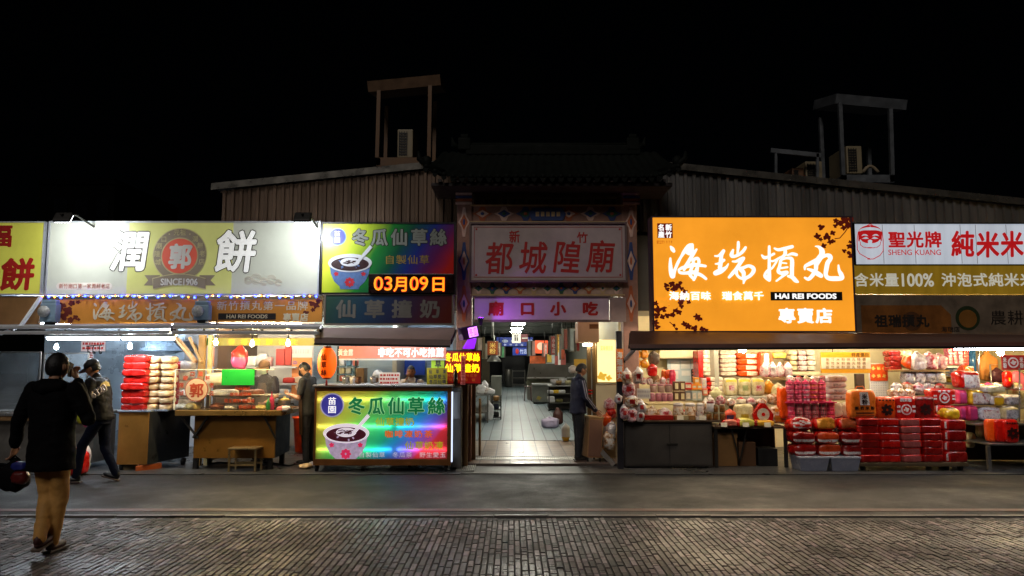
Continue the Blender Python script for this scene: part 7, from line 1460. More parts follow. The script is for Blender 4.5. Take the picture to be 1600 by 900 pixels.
x0, x1, z0, z1 = rect(833, 602, 856, 633, 28.4); t = thing('food_counter', 'grey steel food counter with a yellow spot on its side in the passage', 'counter', ((x0+x1)/2, 28.4, .055)); MB().box(x0, x1+.7, 28.4, 30, .12, z1, 0, .01).build('cabinet', mat('grey_counter', '7c7c74', .4, .3, .25, 2), t); MB().box(x0-.03, x1+.73, 28.36, 30.03, z1, z1+.04, 0, .006).build('top', STEEL, t)
for a in (x0+.05, x1): MB().box(a-.02, a+.02, 28.45, 28.49, .055, .12).build('leg', DARK, t)
p = P(842, 622, 28.39); MB().prism(leafpoly(p.x, p.z, .1, .3, 4), 28.38, 28.397).build('sticker', mat('yellow_sticker', 'a8943c', .5), t)
x0, x1, z0, z1 = rect(857, 604, 890, 648, 24.6); t = thing('noodle_counter', 'dark food counter with bowls on shelves beside the old man', 'counter', ((x0+x1)/2, 24.6, .055)); MB().box(x0, x1+.3, 24.6, 26, z1-.0, z1+.04, 0, .006).build('top', STEEL, t); MB().box(x0+.03, x1+.3, 25.0, 25.98, .1, z1-.002).build('cabinet', mat('brown_black_cab', '2a221c', .5), t)
for k in range(2): MB().box(x0+.03, x1+.3, 24.62, 25.0, .3+.3*k, .32+.3*k).build('shelf', STEELD, t)
for a in (x0+.02,): MB().box(a-.02, a+.02, 24.62, 24.66, .055, z1).build('leg', DARK, t)
zt = z1+.042
for i, (px, r_, h, m, nm) in enumerate(((866, .09, .12, WHB, 'white'), (873, .1, .1, mat('tan_bowl', 'b09060', .4), 'tan'), (880, .09, .14, WHB, 'taller white'), (887, .1, .1, CRMB, 'cream'))): r_ *= 1.5; h *= 1.5; c = P(px, 600, 25); tag(MB().lathe((c.x, 25, zt), [(r_*.5, 0), (r_*.9, h*.5), (r_, h), (r_*.9, h)], 14).build('bowl_stack', m), f'{nm} bowl stack on the dark noodle counter, {ordinal(i, 4, "left", "right")}', 'bowl')
for i, (px, zz, m, nm) in enumerate(((861, .62, WHB, 'white bowl high'), (868, .62, YELB, 'yellow tray'), (878, .62, WHB, 'white tray high'), (862, .32, WHB, 'white bowl low'), (874, .32, mat('olive_crate', '6a6434', .5), 'olive crate low'), (861, .43, WHB, 'white bowl middle'))): c = P(px, 620, 24.7); place(softbox(.24, .25, .12, m, None, 4, '', .05, i, 'tray'), 'tray', (c.x, 24.78, zz if zz != .43 else .41), f'{nm} on the shelves of the dark noodle counter', 'tray')
def stool2(px, py, label, m, h=.45):
    Y = GY(py); x = RX(px, Y, py); t = thing('plastic_stool', label, 'stool', (x, Y, .055)); MB().box(x-.16, x+.16, Y, Y+.32, h+.02, h+.055, 0, .015).build('seat', m, t)
    for sx in (-1, 1):
        for sy in (0, 1): MB().bar((x+sx*.11, Y+.03+sy*.22, h+.02), (x+sx*.14, Y+sy*.28, .055), .03).build('leg', m, t)
MRN = mat('maroon_plastic', '4a1a14', .4, 0, .2)
stool2(825, 629, 'maroon stool by the grey steel counter, nearer one', MRN, .6); stool2(829, 622, 'maroon stool by the grey steel counter, farther one', MRN, .6)
# hanging light-box signs along the right
def hang(cx, cy, w, h, Y, ang, m, label, txt=None, tm=None):
    c = P(cx, cy, Y); t = thing('projecting_sign', label, 'sign', tuple(c), 'projecting signs along the passage'); rot = Matrix.Rotation(rad(ang), 3, 'Z'); s = Y/F
    MB().obox(c, (w*s, .1, h*s), rot, 0, .01).build('light_box', m, t); MB().obox(c+rot @ Vector((0, 0, 0)), (w*s+.03, .07, h*s+.03), rot, 0, .005).build('frame', STEELD, t)
    MB().tube([c+Vector((0, 0, h*s/2)), c+Vector((0, 0, h*s/2+.4))], .012, 6).build('rod', DARK, t)
    if txt:
        q = MB(); put_text(q, txt, c+rot @ Vector((-w*s*.35, -.0505, -h*s*.42)), rot @ Vector((1, 0, 0)), Vector((0, 0, 1)), w*s*.7, h*s*.84, bold=.02, vertical=True); q.build('lettering', tm, t)
ORS = mat('lit_orange_sign', 'e0603a', .4, 0, .1, 5, emit=.75, ecol='f0562a'); PKS = mat('pink_red_sign', 'b05a50', .4, 0, .3, 8, emit=.22); AMS = mat('amber_red_sign', 'a8742c', .4, 0, .3, 8, emit=.22); GRS = mat('grey_pale_sign', 'a8b0ac', .4, 0, .3, 8, emit=.2)
t = poster(836, 532, 856, 552, 24.0, 'glowing orange square sign with pale emblem in the passage', ORS, 'square_sign', 'sign'); q = MB(); disc(q, 845, 541, 6, 23.99, .004, 0, n=24); q.build('emblem', mat('lit_cream_emblem', 'f0c8a8', .5, emit=.6), t)
hang(828, 545, 9, 22, 27, 35, GRS, 'pale grey-green projecting sign left of the orange square sign'); hang(833, 544, 6, 22, 25, 35, mat('pale_pink_sign', 'c8a898', .4, emit=.2), 'narrow pale pink projecting sign beside the orange square sign')
hang(863, 540, 9, 28, 21.5, 40, PKS, 'pink-red projecting sign right of the orange square sign', '小吃店', TXTW); hang(872, 539, 8, 32, 19.5, 40, AMS, 'amber projecting sign in the right row', '肉圓魯麵', mat('amber_letter', 'e8c868', .5, emit=.3)); hang(878, 543, 6, 36, 18.3, 40, mat('brick_sign', '9a4a34', .4, emit=.15), 'brick-red narrow projecting sign in the right row')
hang(884, 530, 12, 30, 17, 38, mat('dusty_red_sign', '8e4a4a', .4, 0, .2, emit=.12), 'dusty red projecting sign near the tan box'); hang(893, 531, 11, 34, 15.6, 38, mat('white_blue_sign', 'a8b4b8', .4, 0, .25, 9, emit=.15), 'white and blue projecting sign beside the tan box')
hang(901, 533, 5, 30, 14.6, 38, mat('crimson_sign', '8a1c28', .4, emit=.1), 'crimson narrow projecting sign behind the tan box')
hang(851, 547, 7, 20, 23, 40, mat('salmon_lit_sign', 'd8806a', .4, 0, .3, 8, emit=.35), 'salmon lit projecting sign behind the pink-red one', '米苔目', TXTW); hang(857, 560, 9, 12, 22, 40, mat('yellow_lit_sign', 'e0b850', .4, 0, .3, 8, emit=.4), 'small yellow lit sign under the salmon projecting sign'); hang(780, 546, 7, 20, 24, -40, mat('cream_lit_sign', 'd0c8a8', .4, 0, .3, 8, emit=.35), 'cream lit projecting sign deep on the left of the passage', '牛肉麵', REDP); hang(786, 550, 6, 16, 30, -40, mat('green_lit_sign', '5a9a6a', .4, 0, .3, 8, emit=.3), 'green lit projecting sign farthest on the left of the passage')
tag(BX(828, 556, 852, 568, 24.5, 24.6).build('menu_photo_board', mat('orange_food_photos', 'c8602c', .4, 0, .5, 7, emit=.3)), 'orange food-photo board below the glowing square sign', 'sign'); tag(BX(853, 553, 867, 568, 22.5, 22.56).build('pale_menu_board', GRS), 'pale grey menu board below the pink-red sign', 'sign'); tag(BX(867, 552, 884, 570, 20.5, 20.56).build('red_menu_board', PKS), 'dull red menu board under the amber sign', 'sign'); tag(BX(872, 551, 876, 570, 19, 19.03).build('paper_strip', WHITE), 'white paper strip hanging in front of the dull red menu board', 'strip')
# tan box with lamp above the old man
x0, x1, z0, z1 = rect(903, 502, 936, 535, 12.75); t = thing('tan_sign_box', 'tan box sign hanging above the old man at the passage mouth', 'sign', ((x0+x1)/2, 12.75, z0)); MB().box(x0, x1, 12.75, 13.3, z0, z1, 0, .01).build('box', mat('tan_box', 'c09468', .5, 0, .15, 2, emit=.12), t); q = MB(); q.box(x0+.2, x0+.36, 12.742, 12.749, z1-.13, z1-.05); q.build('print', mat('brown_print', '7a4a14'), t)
t2_ = thing('box_lamp', 'short bright lamp under the tan box sign', 'lamp', tuple(P(918, 538, 13.0))); p = P(918, 538, 13.0); MB().box(p.x-.08, p.x+.08, 12.95, 13.05, p.z-.025, p.z+.01, 0, .008).build('diffuser', lamp('box_lamp_glow', 'fff2d8', 45), t2_); MB().box(p.x-.1, p.x+.1, 12.94, 13.06, p.z+.011, p.z+.03).build('housing', DARK, t2_)
# lit panel and dark doorposts on the right
x0, x1, z0, z1 = rect(933, 531, 962, 597, 12.9); t = thing('lit_menu_panel', 'glowing cream-yellow menu panel right of the old man', 'light panel', ((x0+x1)/2, 12.9, z0)); MB().box(x0, x1, 12.9, 12.94, z0, z1).build('panel', mat('lit_cream_yellow', 'f4e0a0', .4, 0, .06, 1.5, emit=1.25, ecol='ffe7a0'), t); q = MB(); q.prism(leafpoly(x0+.08, z0+.1, .09, .4, 4), 12.894, 12.899); q.prism(leafpoly(x0+.2, z0+.07, .06, 1.4, 4), 12.893, 12.898); text_px('菜單價目表', 938, 540, 958, 548, 12.899, None, None, mb=q, bold=.0); q.build('print', mat('lit_amber_print', 'e8b83c', .5, emit=.7), t)
q = MB(); q.box(x0-.02, x0, 12.88, 12.96, z0-.02, z1+.02); q.box(x0, x1, 12.88, 12.96, z0-.02, z0); q.build('frame', mat('amber_frame', 'b08a3c', .4), t)
tag(MB().box(x0-.02, x1+.02, 12.92, 12.96, .055, z0-.03).build('cream_wall_panel', CREAM), 'cream wall panel under the glowing menu panel', 'panel')
for i, px in enumerate((920, 928)): x = RX(px, 13.1, 560); tag(MB().box(x-.035, x+.035, 13.05, 13.15, .055, 2.6, 0, .01).build('door_post', mat('brown_door_post', '5a4424', .5, 0, .3)), f'brown wooden door post behind the old man, {["left", "right"][i]} one', 'post')
tag(BX(897, 561, 916, 575, 14.0, 14.03).build('yellow_notice', mat('yellow_notice', 'c8a03c', .5, 0, .1, emit=.15)), 'yellow notice on the wall behind the head of the old man', 'notice')
t = thing('red_wall_bracket', 'small red wire bracket on the door post beside the old man', 'bracket', tuple(P(920, 612, 13.0)))
for py in (610, 615): MB().tube([P(914, py, 13.0), P(926, py, 13.0)], .014, 6).build('rod', RED, t)
bag(889, 571, 902, 583, 13.6, .2, [WHB], 'white bag of buns on the stall behind the old man', pinch='t', seed=200)
for i, (a, b, c_, d, m) in enumerate(((945, 622, 962, 640, PKC), (948, 636, 963, 655, RED), (943, 645, 956, 668, ORG), (946, 655, 964, 690, PALEP), (943, 672, 962, 705, CLEAR))): bag(a, b, c_, d, 12.8-.05*i, .25, [m], f'snack bag piled against the cream panel by the dark post, {ordinal(i, 5)}', seed=201+i, group='snack bags by the cream panel', wr=.14, k=2.8)
tag(MB().slab(P(940, 700, 12.5), P(962, 724, 12.2), P(964, 726, 12.6), P(942, 702, 12.9), .08).build('stone_ledge', mat('ledge_stone', '6e675c', .5, 0, .3)), 'low sloping stone ledge under the snack bags', 'ledge')
bag(878, 665, 891, 694, GY(694), .2, [WHB, YELB], 'white carrier bag with yellow base standing behind the old man', seed=210, mfun=lambda c, n: 1 if c.z < -.6 else 0, z=.056)
bag(847, 655, 873, 673, GY(673), .3, [mat('lilac_bag', 'b8a8c4', .35, 0, .12, 6, .2, 20)], 'lilac plastic bag sitting on the passage floor', seed=211, z=.056, wr=.14)
bag(865, 642, 880, 668, GY(668)+.2, .3, [mat('maroon_sack', '4a2018', .6)], 'maroon sack behind the lilac plastic bag', seed=212, z=.056)
# left side of passage
x0, x1, z0, z1 = rect(748, 606, 770, 650, 20); t = thing('prep_table', 'steel prep table crowded with white goods on the left of the passage', 'table', ((x0+x1)/2, 20, .055)); zt = RZ(617, 20); MB().box(x0-.5, x1-.1, 20, 22.5, zt-.03, zt, 0, .005).build('table_top', STEEL, t); MB().box(x0-.5, x1-.12, 20.05, 22.4, .3, .33).build('lower_shelf', STEELD, t)
for a in (x0-.3, x1-.14):
    for yy in (20.04, 22.4): MB().box(a-.02, a+.02, yy-.02, yy+.02, .055, zt-.03).build('leg', STEELD, t)
for i, (px, w, h, m, nm) in enumerate(((752, .2, .2, WHB, 'white'), (759, .22, .14, PALEP, 'printed'), (766, .18, .12, WHB, 'low white'), (757, .16, .26, WHB, 'tall white'))): c = P(px, 612, 20.3+.4*(i == 3)); place(softbox(w*1.4, .3, h*1.4, m, None, 3.4, 't', .1, i+220, 'tableware_bag'), 'tableware_bag', (c.x, c.y, zt+.001), f'{nm} bag on the steel prep table at left of the passage', 'bag')
x0, x1, z0, z1 = rect(767, 588, 783, 625, 27); tag(MB().box(x0, x1, 27, 28.5, .055, z1, 0, .01).build('steel_bin', mat('grey_bin', '8a8c84', .35, .4, .25, 2)), 'grey steel bin cabinet on the left of the passage under the hood lamp', 'bin')
c = P(772, 563, 20.5); t = thing('hood_lamp', 'steel cone lamp shade hanging at the left of the passage', 'lamp', tuple(c)); MB().lathe(c, [(.2, -.04), (.19, 0), (.08, .14), (.04, .2), (.015, .25), (.015, .7)], 18).build('lamp_shade', STEEL, t); MB().ball(c+Vector((0, 0, -.0)), .04, 10).build('bulb', lamp('shade_bulb', 'ffe6b0', 12), t)
hang(770, 544, 16, 21, 19.5, -4, mat('food_photo_sign', '9a4a24', .4, 0, .6, 6, emit=.28), 'square food-photo sign hanging at the left of the passage', '米粉', mat('amber_letter', 'e8c868'))
hang(752, 543, 9, 30, 15, -48, mat('white_orange_sign', 'c8b49a', .4, 0, .4, 8, emit=.3), 'white and orange projecting sign at the left of the passage mouth'); hang(757, 549, 7, 22, 17, -48, mat('pale_green_sign_box', '8aa07a', .4, 0, .3, emit=.2), 'pale green projecting sign behind the white and orange one')
tag(MB().tube([P(770, 501, 19.6), P(770, 528, 19.6)], .03, 10).build('white_pipe', WHITE), 'white pipe above the square food-photo sign', 'pipe')
t = thing('dish_trolley', 'black wire trolley on the passage floor at left', 'trolley', tuple(P(774, 659, GY(659)))); Y = GY(659)
for zz in (.1, .32, .54): MB().box(P(768, 640, Y).x, P(783, 640, Y).x, Y, Y+.45, zz, zz+.025, 0, .005).build('tray', BLACK, t)
for px in (768.5, 782.5):
    for yy in (Y+.02, Y+.43): MB().box(RX(px, Y, 640)-.012, RX(px, Y, 640)+.012, yy-.012, yy+.012, .055, .72).build('post', BLACK, t)
for i, (zz, m) in enumerate(((.126, BLACK), (.346, mat('navy_cloth', '1a2034', .6)), (.566, KRAFT))): place(softbox(.16, .3, .15, m, None, 3.6, '', .1, 230+i, 'tray_load'), 'tray_load', (RX(775, Y, 640), Y+.22, zz), f'{["black", "navy", "brown"][i]} load on the wire trolley, {["lower", "middle", "upper"][i]} tray', 'load')
bag(757, 626, 771, 657, GY(660), .2, [WHB], 'white plastic bag hanging low at the left of the passage', seed=240, pinch='t', wr=.12)
tag(MB().box(RX(748, 13.2, 640), RX(751, 13.2, 640), 13.2, 13.5, .055, 1.05, 0, .01).build('folding_board', mat('tan_board', '9a7a4c', .5, 0, .2)), 'tan folding board standing at the left passage edge', 'board')
# barrels behind: counters on the far left and shelf
x0, x1, z0, z1 = rect(745, 560, 765, 603, 25); tag(MB().box(x0-.4, x1, 25, 25.1, .8, z1).build('brown_panel_wall', mat('olive_brown_panel', '4a4028', .5, 0, .3)), 'olive brown panel behind the hood lamp', 'panel')
# ================================================================ people
SKIN = mat('skin', 'b98a6c', .5, 0, .1, 12); SKIN2 = mat('tanned_skin', '9a6a4c', .5, 0, .1, 12); HAIRM = mat('black_hair', '0c0b0b', .5, 0, .3, 40, .4, 80)
LIP = mat('lips', '8a4a40', .5); EYE = mat('eye_dark', '0a0808', .2)
def limb(mb, pts, rs, n=12, m=0):
    pts = [Vector(p) for p in pts]; P2, R2 = [], []
    for i in range(len(pts)-1):
        for t in (0, .25, .5, .75): P2.append(pts[i].lerp(pts[i+1], t)); R2.append(rs[i]*(1-t)+rs[i+1]*t)
    P2.append(pts[-1]); R2.append(rs[-1]); mb.tube(P2, R2, n, m); mb.ball(pts[0], rs[0]*.98, n, m); mb.ball(pts[-1], rs[-1]*.98, n, m)
    for p, r in zip(pts[1:-1], rs[1:-1]): mb.ball(p, r, n, m)
def rings(mb, rr, n=20, m=0):
    vs, fs = [], []
    for c, rx, ry, *t in rr:
        for k in range(n):
            a = 2*math.pi*k/n; e = .85; ca, sa = math.cos(a), math.sin(a)
            vs.append(Vector(c) + Vector((rx*math.copysign(abs(ca)**e, ca), ry*math.copysign(abs(sa)**e, sa), 0)))
    for i in range(len(rr)-1):
        for k in range(n): fs.append((i*n+k, i*n+(k+1) % n, (i+1)*n+(k+1) % n, (i+1)*n+k))
    fs += [tuple(range(n))[::-1], tuple((len(rr)-1)*n+k for k in range(n))]; mb._faces(vs, fs, m, True)
def hand(mb, w, d, nrm, curl=.5, s=1., m=0, thumb=1):
    w, d, nrm = Vector(w), Vector(d).normalized(), Vector(nrm).normalized(); side = d.cross(nrm).normalized()*thumb
    M = Matrix((side*.04*s, nrm*.014*s, d*.05*s)).transposed(); mb.ball(w+d*.045*s, (1, 1, 1), 12, m, M)
    for i, l in enumerate((.072, .08, .075, .058)):
        b = w+d*.078*s+side*(.03-.02*i)*s; p = [b-d*.02*s, b]; a = 0
        for f in (.45, .32, .26): a += curl; p.append(p[-1]+(d*math.cos(a)-nrm*math.sin(a))*l*f*s)
        limb(mb, p, [.0085*s, .0088*s, .008*s, .0075*s, .0065*s], 7, m)
    b = w+d*.02*s+side*.03*s; limb(mb, [b, b+(side*.8+d*.7)*.03*s, b+(side*.8+d*1.6-nrm*.3)*.035*s+(d*.5-nrm*curl*.6)*.02*s], [.0115*s, .0105*s, .008*s], 8, m)
def solid(name, mb, m, parent, M, vox=.014, wr=.006, sm=5, seed=0, ws=9):
    mb.xform(M); me = bpy.data.meshes.new(name); bmesh.ops.recalc_face_normals(mb.bm, faces=mb.bm.faces[:]); mb.bm.to_mesh(me); mb.bm.free()
    o = bpy.data.objects.new(name, me); COL.objects.link(o); r = o.modifiers.new('r', 'REMESH'); r.mode = 'VOXEL'; r.voxel_size = vox; s = o.modifiers.new('s', 'SMOOTH'); s.iterations = sm; s.factor = .5
    m2 = bpy.data.meshes.new_from_object(o.evaluated_get(bpy.context.evaluated_depsgraph_get())); bpy.data.objects.remove(o); bpy.data.meshes.remove(me)
    m2.name = name; nn = [v.normal.copy() for v in m2.vertices]
    if wr:
        for v, n in zip(m2.vertices, nn):
            c = v.co; v.co = c + n*wr*(noise.noise(Vector((c.x*ws+seed, c.y*ws, c.z*ws*1.6)))+.5*noise.noise(Vector((c.x*ws*2.3, c.y*ws*2.3+seed, c.z*ws*4))))
    org = wloc(parent); m2.transform(Matrix.Translation(-org)); m2.shade_smooth(); m2.materials.clear(); m2.materials.append(m)
    q = bpy.data.objects.new(name, m2); COL.objects.link(q); q.parent = parent; return q
def person(label, x, y, yaw, H, top, legs, skin=SKIN, hair=HAIRM, lean=0, headp=0, heady=0, larm=None, rarm=None, lleg=None, rleg=None, headgear=None, mask=None, hem=.8, sleeve=1., shoe=None, z0=.012, apron=None, hairlen=.0, bulk=1., glasses=False, seed=0, collar=True, hw=1.):
    "local frame: faces +Y, right hand at +X; joint positions for a 1.70 m body"
    s = H/1.7; t = thing('person', label, 'person', (x, y, z0)); M = Matrix.Translation((x, y, z0)) @ Matrix.Rotation(yaw, 4, 'Z') @ Matrix.Scale(s, 4)
    tl = math.tan(lean); S_ = lambda z: (z-.9)*tl                       # forward shift of the trunk at height z
    sh = {-1: Vector((-.175*bulk, S_(1.4), 1.39)), 1: Vector((.175*bulk, S_(1.4), 1.39))}
    arms = {-1: larm or [(-.23, S_(1.2), 1.1), (-.24, S_(1.0)+.05, .87)], 1: rarm or [(.23, S_(1.2), 1.1), (.24, S_(1.0)+.05, .87)]}
    lg = {-1: lleg or [(-.095, .01, .48), (-.1, -.02, .09)], 1: rleg or [(.095, .01, .48), (.1, -.02, .09)]}
    neck = Vector((0, S_(1.47)+.01, 1.45)); hc = Vector((0, S_(1.6)+.03+.05*math.sin(headp), 1.59-.02*abs(math.sin(headp))))
    HM = Matrix.Translation(hc) @ Matrix.Rotation(heady, 4, 'Z') @ Matrix.Rotation(-headp, 4, 'X')
    # body: one mesh with head, neck, trunk core, arms, hands and legs
    b = MB(); hb = bmesh.new(); bmesh.ops.create_uvsphere(hb, u_segments=24, v_segments=18, radius=1)
    for v in hb.verts:
        c = v.co; w = .074*hw; dd = .096; h = .115
        x_, y_, z_ = c.x*w, c.y*dd, c.z*h
        if c.z < -.1: k = (-.1-c.z)/.9; x_ *= 1-.32*k; y_ = y_*(1-.28*k)+.022*k
        if c.y > .5 and abs(c.x) < .3: y_ += .016*max(0, 1-abs(c.x)/.3)*max(0, 1-abs(c.z+.12)/.28)       # nose
        if c.y > .4 and .05 < c.z < .3 and .2 < abs(c.x) < .6: y_ -= .007                                  # eye sockets
        v.co = Vector((x_, y_, z_))
    hb.verts.index_update(); b._faces([HM @ v.co for v in hb.verts], [[v.index for v in f.verts] for f in hb.faces], 0, True); hb.free()
    for sx in (-1, 1):
        b.ball(HM @ Vector((sx*.074*hw, -.008, -.005)), (.012, .02, .032), 8, 0, (HM.to_3x3()))
        b.ball(HM @ Vector((sx*.03, .083, .018)), (.012, .008, .007), 8, 2); b.ball(HM @ Vector((sx*.03, .087, .038)), (.018, .006, .004), 8, 3)
    b.ball(HM @ Vector((0, .09, -.058)), (.022, .007, .006), 8, 1)
    limb(b, [neck+Vector((0, -.01, -.05)), hc+Vector((0, -.02, -.06))], [.056, .05], 12)
    rings(b, [((0, S_(z), z), rx, ry) for z, rx, ry in ((.86, .13, .09), (1.0, .125, .085), (1.2, .14, .09), (1.36, .13, .08), (1.43, .06, .05))])
    for sd in (-1, 1):
        e, w_ = map(Vector, arms[sd]); limb(b, [sh[sd], e, w_], [.045, .036, .026], 10); d = (w_-e).normalized(); nr = Vector((-sd, 0, 0)) if abs(d.z) > .6 else Vector((0, 0, -1)); hand(b, w_, d, nr, .45, 1.02, 0, 1 if sd > 0 else -1)
        k, a = map(Vector, lg[sd]); limb(b, [Vector((sd*.08, 0, .88)), k, a], [.07, .05, .036], 10)
    b.xform(M); b.build('body', [skin, LIP, EYE, hair], t)
    # trousers
    q = MB(); lb = min(bulk, 1.02)*.95; rings(q, [((0, S_(z)*.5, z), rx*lb, ry*lb) for z, rx, ry in ((.80, .15, .115), (.9, .165, .12), (1.0, .155, .11))])
    for sd in (-1, 1):
        k, a = map(Vector, lg[sd]); limb(q, [Vector((sd*.082, 0, .86)), k, a+Vector((0, 0, .0))], [.092*lb, .07*lb, .056*lb], 12)
    solid('trousers', q, legs, t, M, .014, .007, 5, seed)
    # top
    q = MB(); th = .028*bulk
    rr = [((0, S_(z), z), (rx+th)*bulk, (ry+th)*bulk) for z, rx, ry in ((hem, .148, .112), (hem+.08, .146, .108), (1.05, .135, .098), (1.2, .145, .1), (1.32, .15, .098), (1.40, .125, .08), (1.455, .062, .055))]; rings(q, rr)
    for sd in (-1, 1):
        e, w_ = map(Vector, arms[sd]); sp_ = [sh[sd], e, e.lerp(w_, .93)] if sleeve >= 1 else [sh[sd], sh[sd].lerp(e, sleeve)]
        limb(q, sp_, [.068*bulk, .056*bulk, .046*bulk] if sleeve >= 1 else [.066, .058], 12)
    if collar: limb(q, [neck+Vector((0, -.005, -.02)), neck+Vector((0, .0, .022))], [.066, .062], 14)
    solid('jacket' if sleeve >= 1 else 'shirt', q, top, t, M, .013, .008, 4, seed+3)
    for sd in (-1, 1):                                                   # shoes
        k, a = map(Vector, lg[sd]); k2 = a-k; tilt = math.atan2(k2.y, -k2.z)*.6; f = MB(); RM = Matrix.Translation(a) @ Matrix.Rotation(-tilt if k2.y < -.12 else 0, 4, 'X')
        f.ball(RM @ Vector((0, .055, -.045)), (.045, .125, .04), 14, 0, RM.to_3x3()); f.ball(RM @ Vector((0, -.01, -.015)), (.04, .055, .055), 12, 0, RM.to_3x3()); f.obox(RM @ Vector((0, .05, -.078)), (.085, .25, .022), RM.to_3x3(), 1, .01)
        f.xform(M); f.build('shoe', [shoe or BLACK, mat('shoe_sole', '5a4a40', .6)], t)
    # hair or headgear
    hb = bmesh.new(); bmesh.ops.create_uvsphere(hb, u_segments=28, v_segments=20, radius=1); dl = []
    for v in hb.verts:
        c = v.co; low = -.55-hairlen if c.y < .1 else (-.1 if c.y < .45 else .42)
        if c.z < low or (abs(c.x) > .8 and c.y > -.1 and c.z < .1): dl.append(v)
    bmesh.ops.delete(hb, geom=dl, context='VERTS')
    for v in hb.verts:
        c = v.co; o_ = 1.075+.05*noise.noise(c*4+Vector((seed, 0, 0)))+.035*noise.noise(c*13); x_, y_, z_ = c.x*.074*hw*o_, c.y*.096*o_, c.z*.115*o_
        if c.z < -.1: k = (-.1-c.z)/.9; x_ *= 1-.2*k
        v.co = Vector((x_, y_-.004, z_))
    hb.verts.index_update(); q = MB(); q._faces([M @ HM @ v.co for v in hb.verts], [[v.index for v in f.verts] for f in hb.faces], 0, True); hb.free(); q.build('hair', hair, t)
    R3 = (M @ HM)
    if headgear:
        kind, hm = headgear; q = MB()
        q.lathe((0, 0, 0), [(.0955 if kind == 'cap' else .099, .02 if kind == 'cap' else -.03), (.099, .05), (.09, .095), (.06, .128), (.02, .142), (0, .143)], 22)
        for v in q.bm.verts: v.co = Vector((v.co.x*.9, v.co.y*1.1-.002, v.co.z))
        if kind == 'cap':
            vs, fs = [], []
            for i in range(9):
                a = rad(25+130*i/8)
                for rr_, dz in ((.1, .022), (.15, .02), (.185, .008)): vs.append(Vector((math.cos(a)*rr_*.8, math.sin(a)*rr_*1.05, dz))); vs.append(Vector((math.cos(a)*rr_*.8, math.sin(a)*rr_*1.05, dz+.007)))
            for i in range(8):
                o_ = i*6
                for j in (0, 2): fs += [(o_+j, o_+j+2, o_+j+8, o_+j+6), (o_+j+1, o_+j+7, o_+j+9, o_+j+3)]
                fs.append((o_+4, o_+5, o_+11, o_+10))
            q._faces(vs, fs, 0, True)
        q.xform(R3); q.build('cap', hm, t)
    if mask:
        q = MB(); vs, fs = [], []
        for i in range(9):
            a = rad(20+140*i/8)
            for j, zz in enumerate((.005, -.03, -.06, -.1)): r_ = (1.08, 1.22, 1.2, .95)[j]; vs.append(Vector((math.cos(a)*.078*r_, math.sin(a)*.1*r_+(.01 if j in (1, 2) else 0), zz)))
        for i in range(8):
            for j in range(3): fs.append((i*4+j, i*4+j+1, i*4+j+5, i*4+j+4))
        q._faces(vs, fs, 0, True); q.xform(R3); q.build('face_mask', mask, t)
    if glasses:
        q = MB()
        for sx in (-1, 1):
            q.tube([Vector((sx*.032+.022*math.cos(a), .1, .015+.018*math.sin(a))) for a in [i*math.pi/6 for i in range(13)]], .0025, 5); q.tube([(sx*.054, .1, .018), (sx*.075, .0, .012)], .0025, 5)
        q.tube([(-.01, .103, .018), (.01, .103, .018)], .0025, 5); q.xform(R3); q.build('glasses', BLACK, t)
    if apron:
        q = MB(); vs, fs = [], []
        for i, (z, hw_) in enumerate(((.5, .23), (.8, .215), (1.0, .2), (1.08, .185), (1.1, .1), (1.33, .085))):
            for k in range(7): u = -1+k/3; vs.append(Vector((u*hw_, S_(z)+.17*bulk-(.15 if i < 4 else .05)*u*u-(.02 if z > 1.2 else 0), z)))
        for i in range(5):
            for k in range(6): fs.append((i*7+k, i*7+k+1, i*7+k+8, i*7+k+7))
        q._faces(vs, fs, 0, True); q.xform(M); q.build('apron', apron, t)
    t['_m'] = 0; del t['_m']
    return t, M, arms
BLK = mat('black_cloth', '060608', .85, 0, .25, 9, .15, 60, spec=.12); NAVY = mat('navy_track_cloth', '191c34', .6, 0, .2, 8, .1, 50); KHAKI = mat('khaki_cotton', 'c08e48', .75, 0, .18, 7, .15, 60); JEAN = mat('dark_denim', '0b1226', .85, 0, .3, 9, .2, 90, spec=.15); DKT = mat('dark_trouser_cloth', '121319', .7, 0, .2, 8, .1, 50)
# 1 walking away in the foreground
Y1 = GY(864); X1 = RX(77, Y1, 760)
t, M, A = person('person walking away in a black jacket and khaki trousers, phone at the ear', X1, Y1, rad(-4), 1.79, BLK, KHAKI, lean=rad(-1), heady=rad(-14), larm=[(-.30, -.02, 1.13), (-.36, .03, .90)], rarm=[(.31, .02, 1.13), (.13, .10, 1.47)],
    lleg=[(-.045, .04, .48), (.03, -.12, .15)], rleg=[(.07, .05, .48), (.035, .03, .09)], hem=.70, shoe=mat('maroon_shoe', '3a1414', .5), bulk=1.1, hairlen=.12, seed=1, z0=.002, hw=1.08)
q = MB(); limb(q, [(-.1, -.09, 1.42), (0, -.115, 1.40), (.1, -.09, 1.42)], [.05, .06, .05], 12); limb(q, [(-.09, -.02, 1.45), (-.06, -.08, 1.45), (.06, -.08, 1.45), (.09, -.02, 1.45)], [.03, .04, .04, .03], 12); solid('hood', q, BLK, t, M, .014, .008, 4, 9)
ph = M @ Vector((.1, .045, 1.56)); o = MB().obox(ph, (.01, .062, .13), Matrix.Rotation(rad(-14), 3, 'X'), 0, .004).build('phone', mat('dark_phone', '08080a', .4)); tag(o, 'dark phone held to the ear of the person walking away', 'phone')
hp = M @ Vector((-.375, .06, .79))
t2 = thing('shopping_bag', 'dark shopping bag with blue and red items held low by the walking person', 'bag', tuple(hp+Vector((0, 0, -.3))))
o = bpy.data.objects.new('sack', softbox(.24, .2, .3, BLK, None, 3, 't', .12, 5, 'sack')); COL.objects.link(o); o.parent = t2
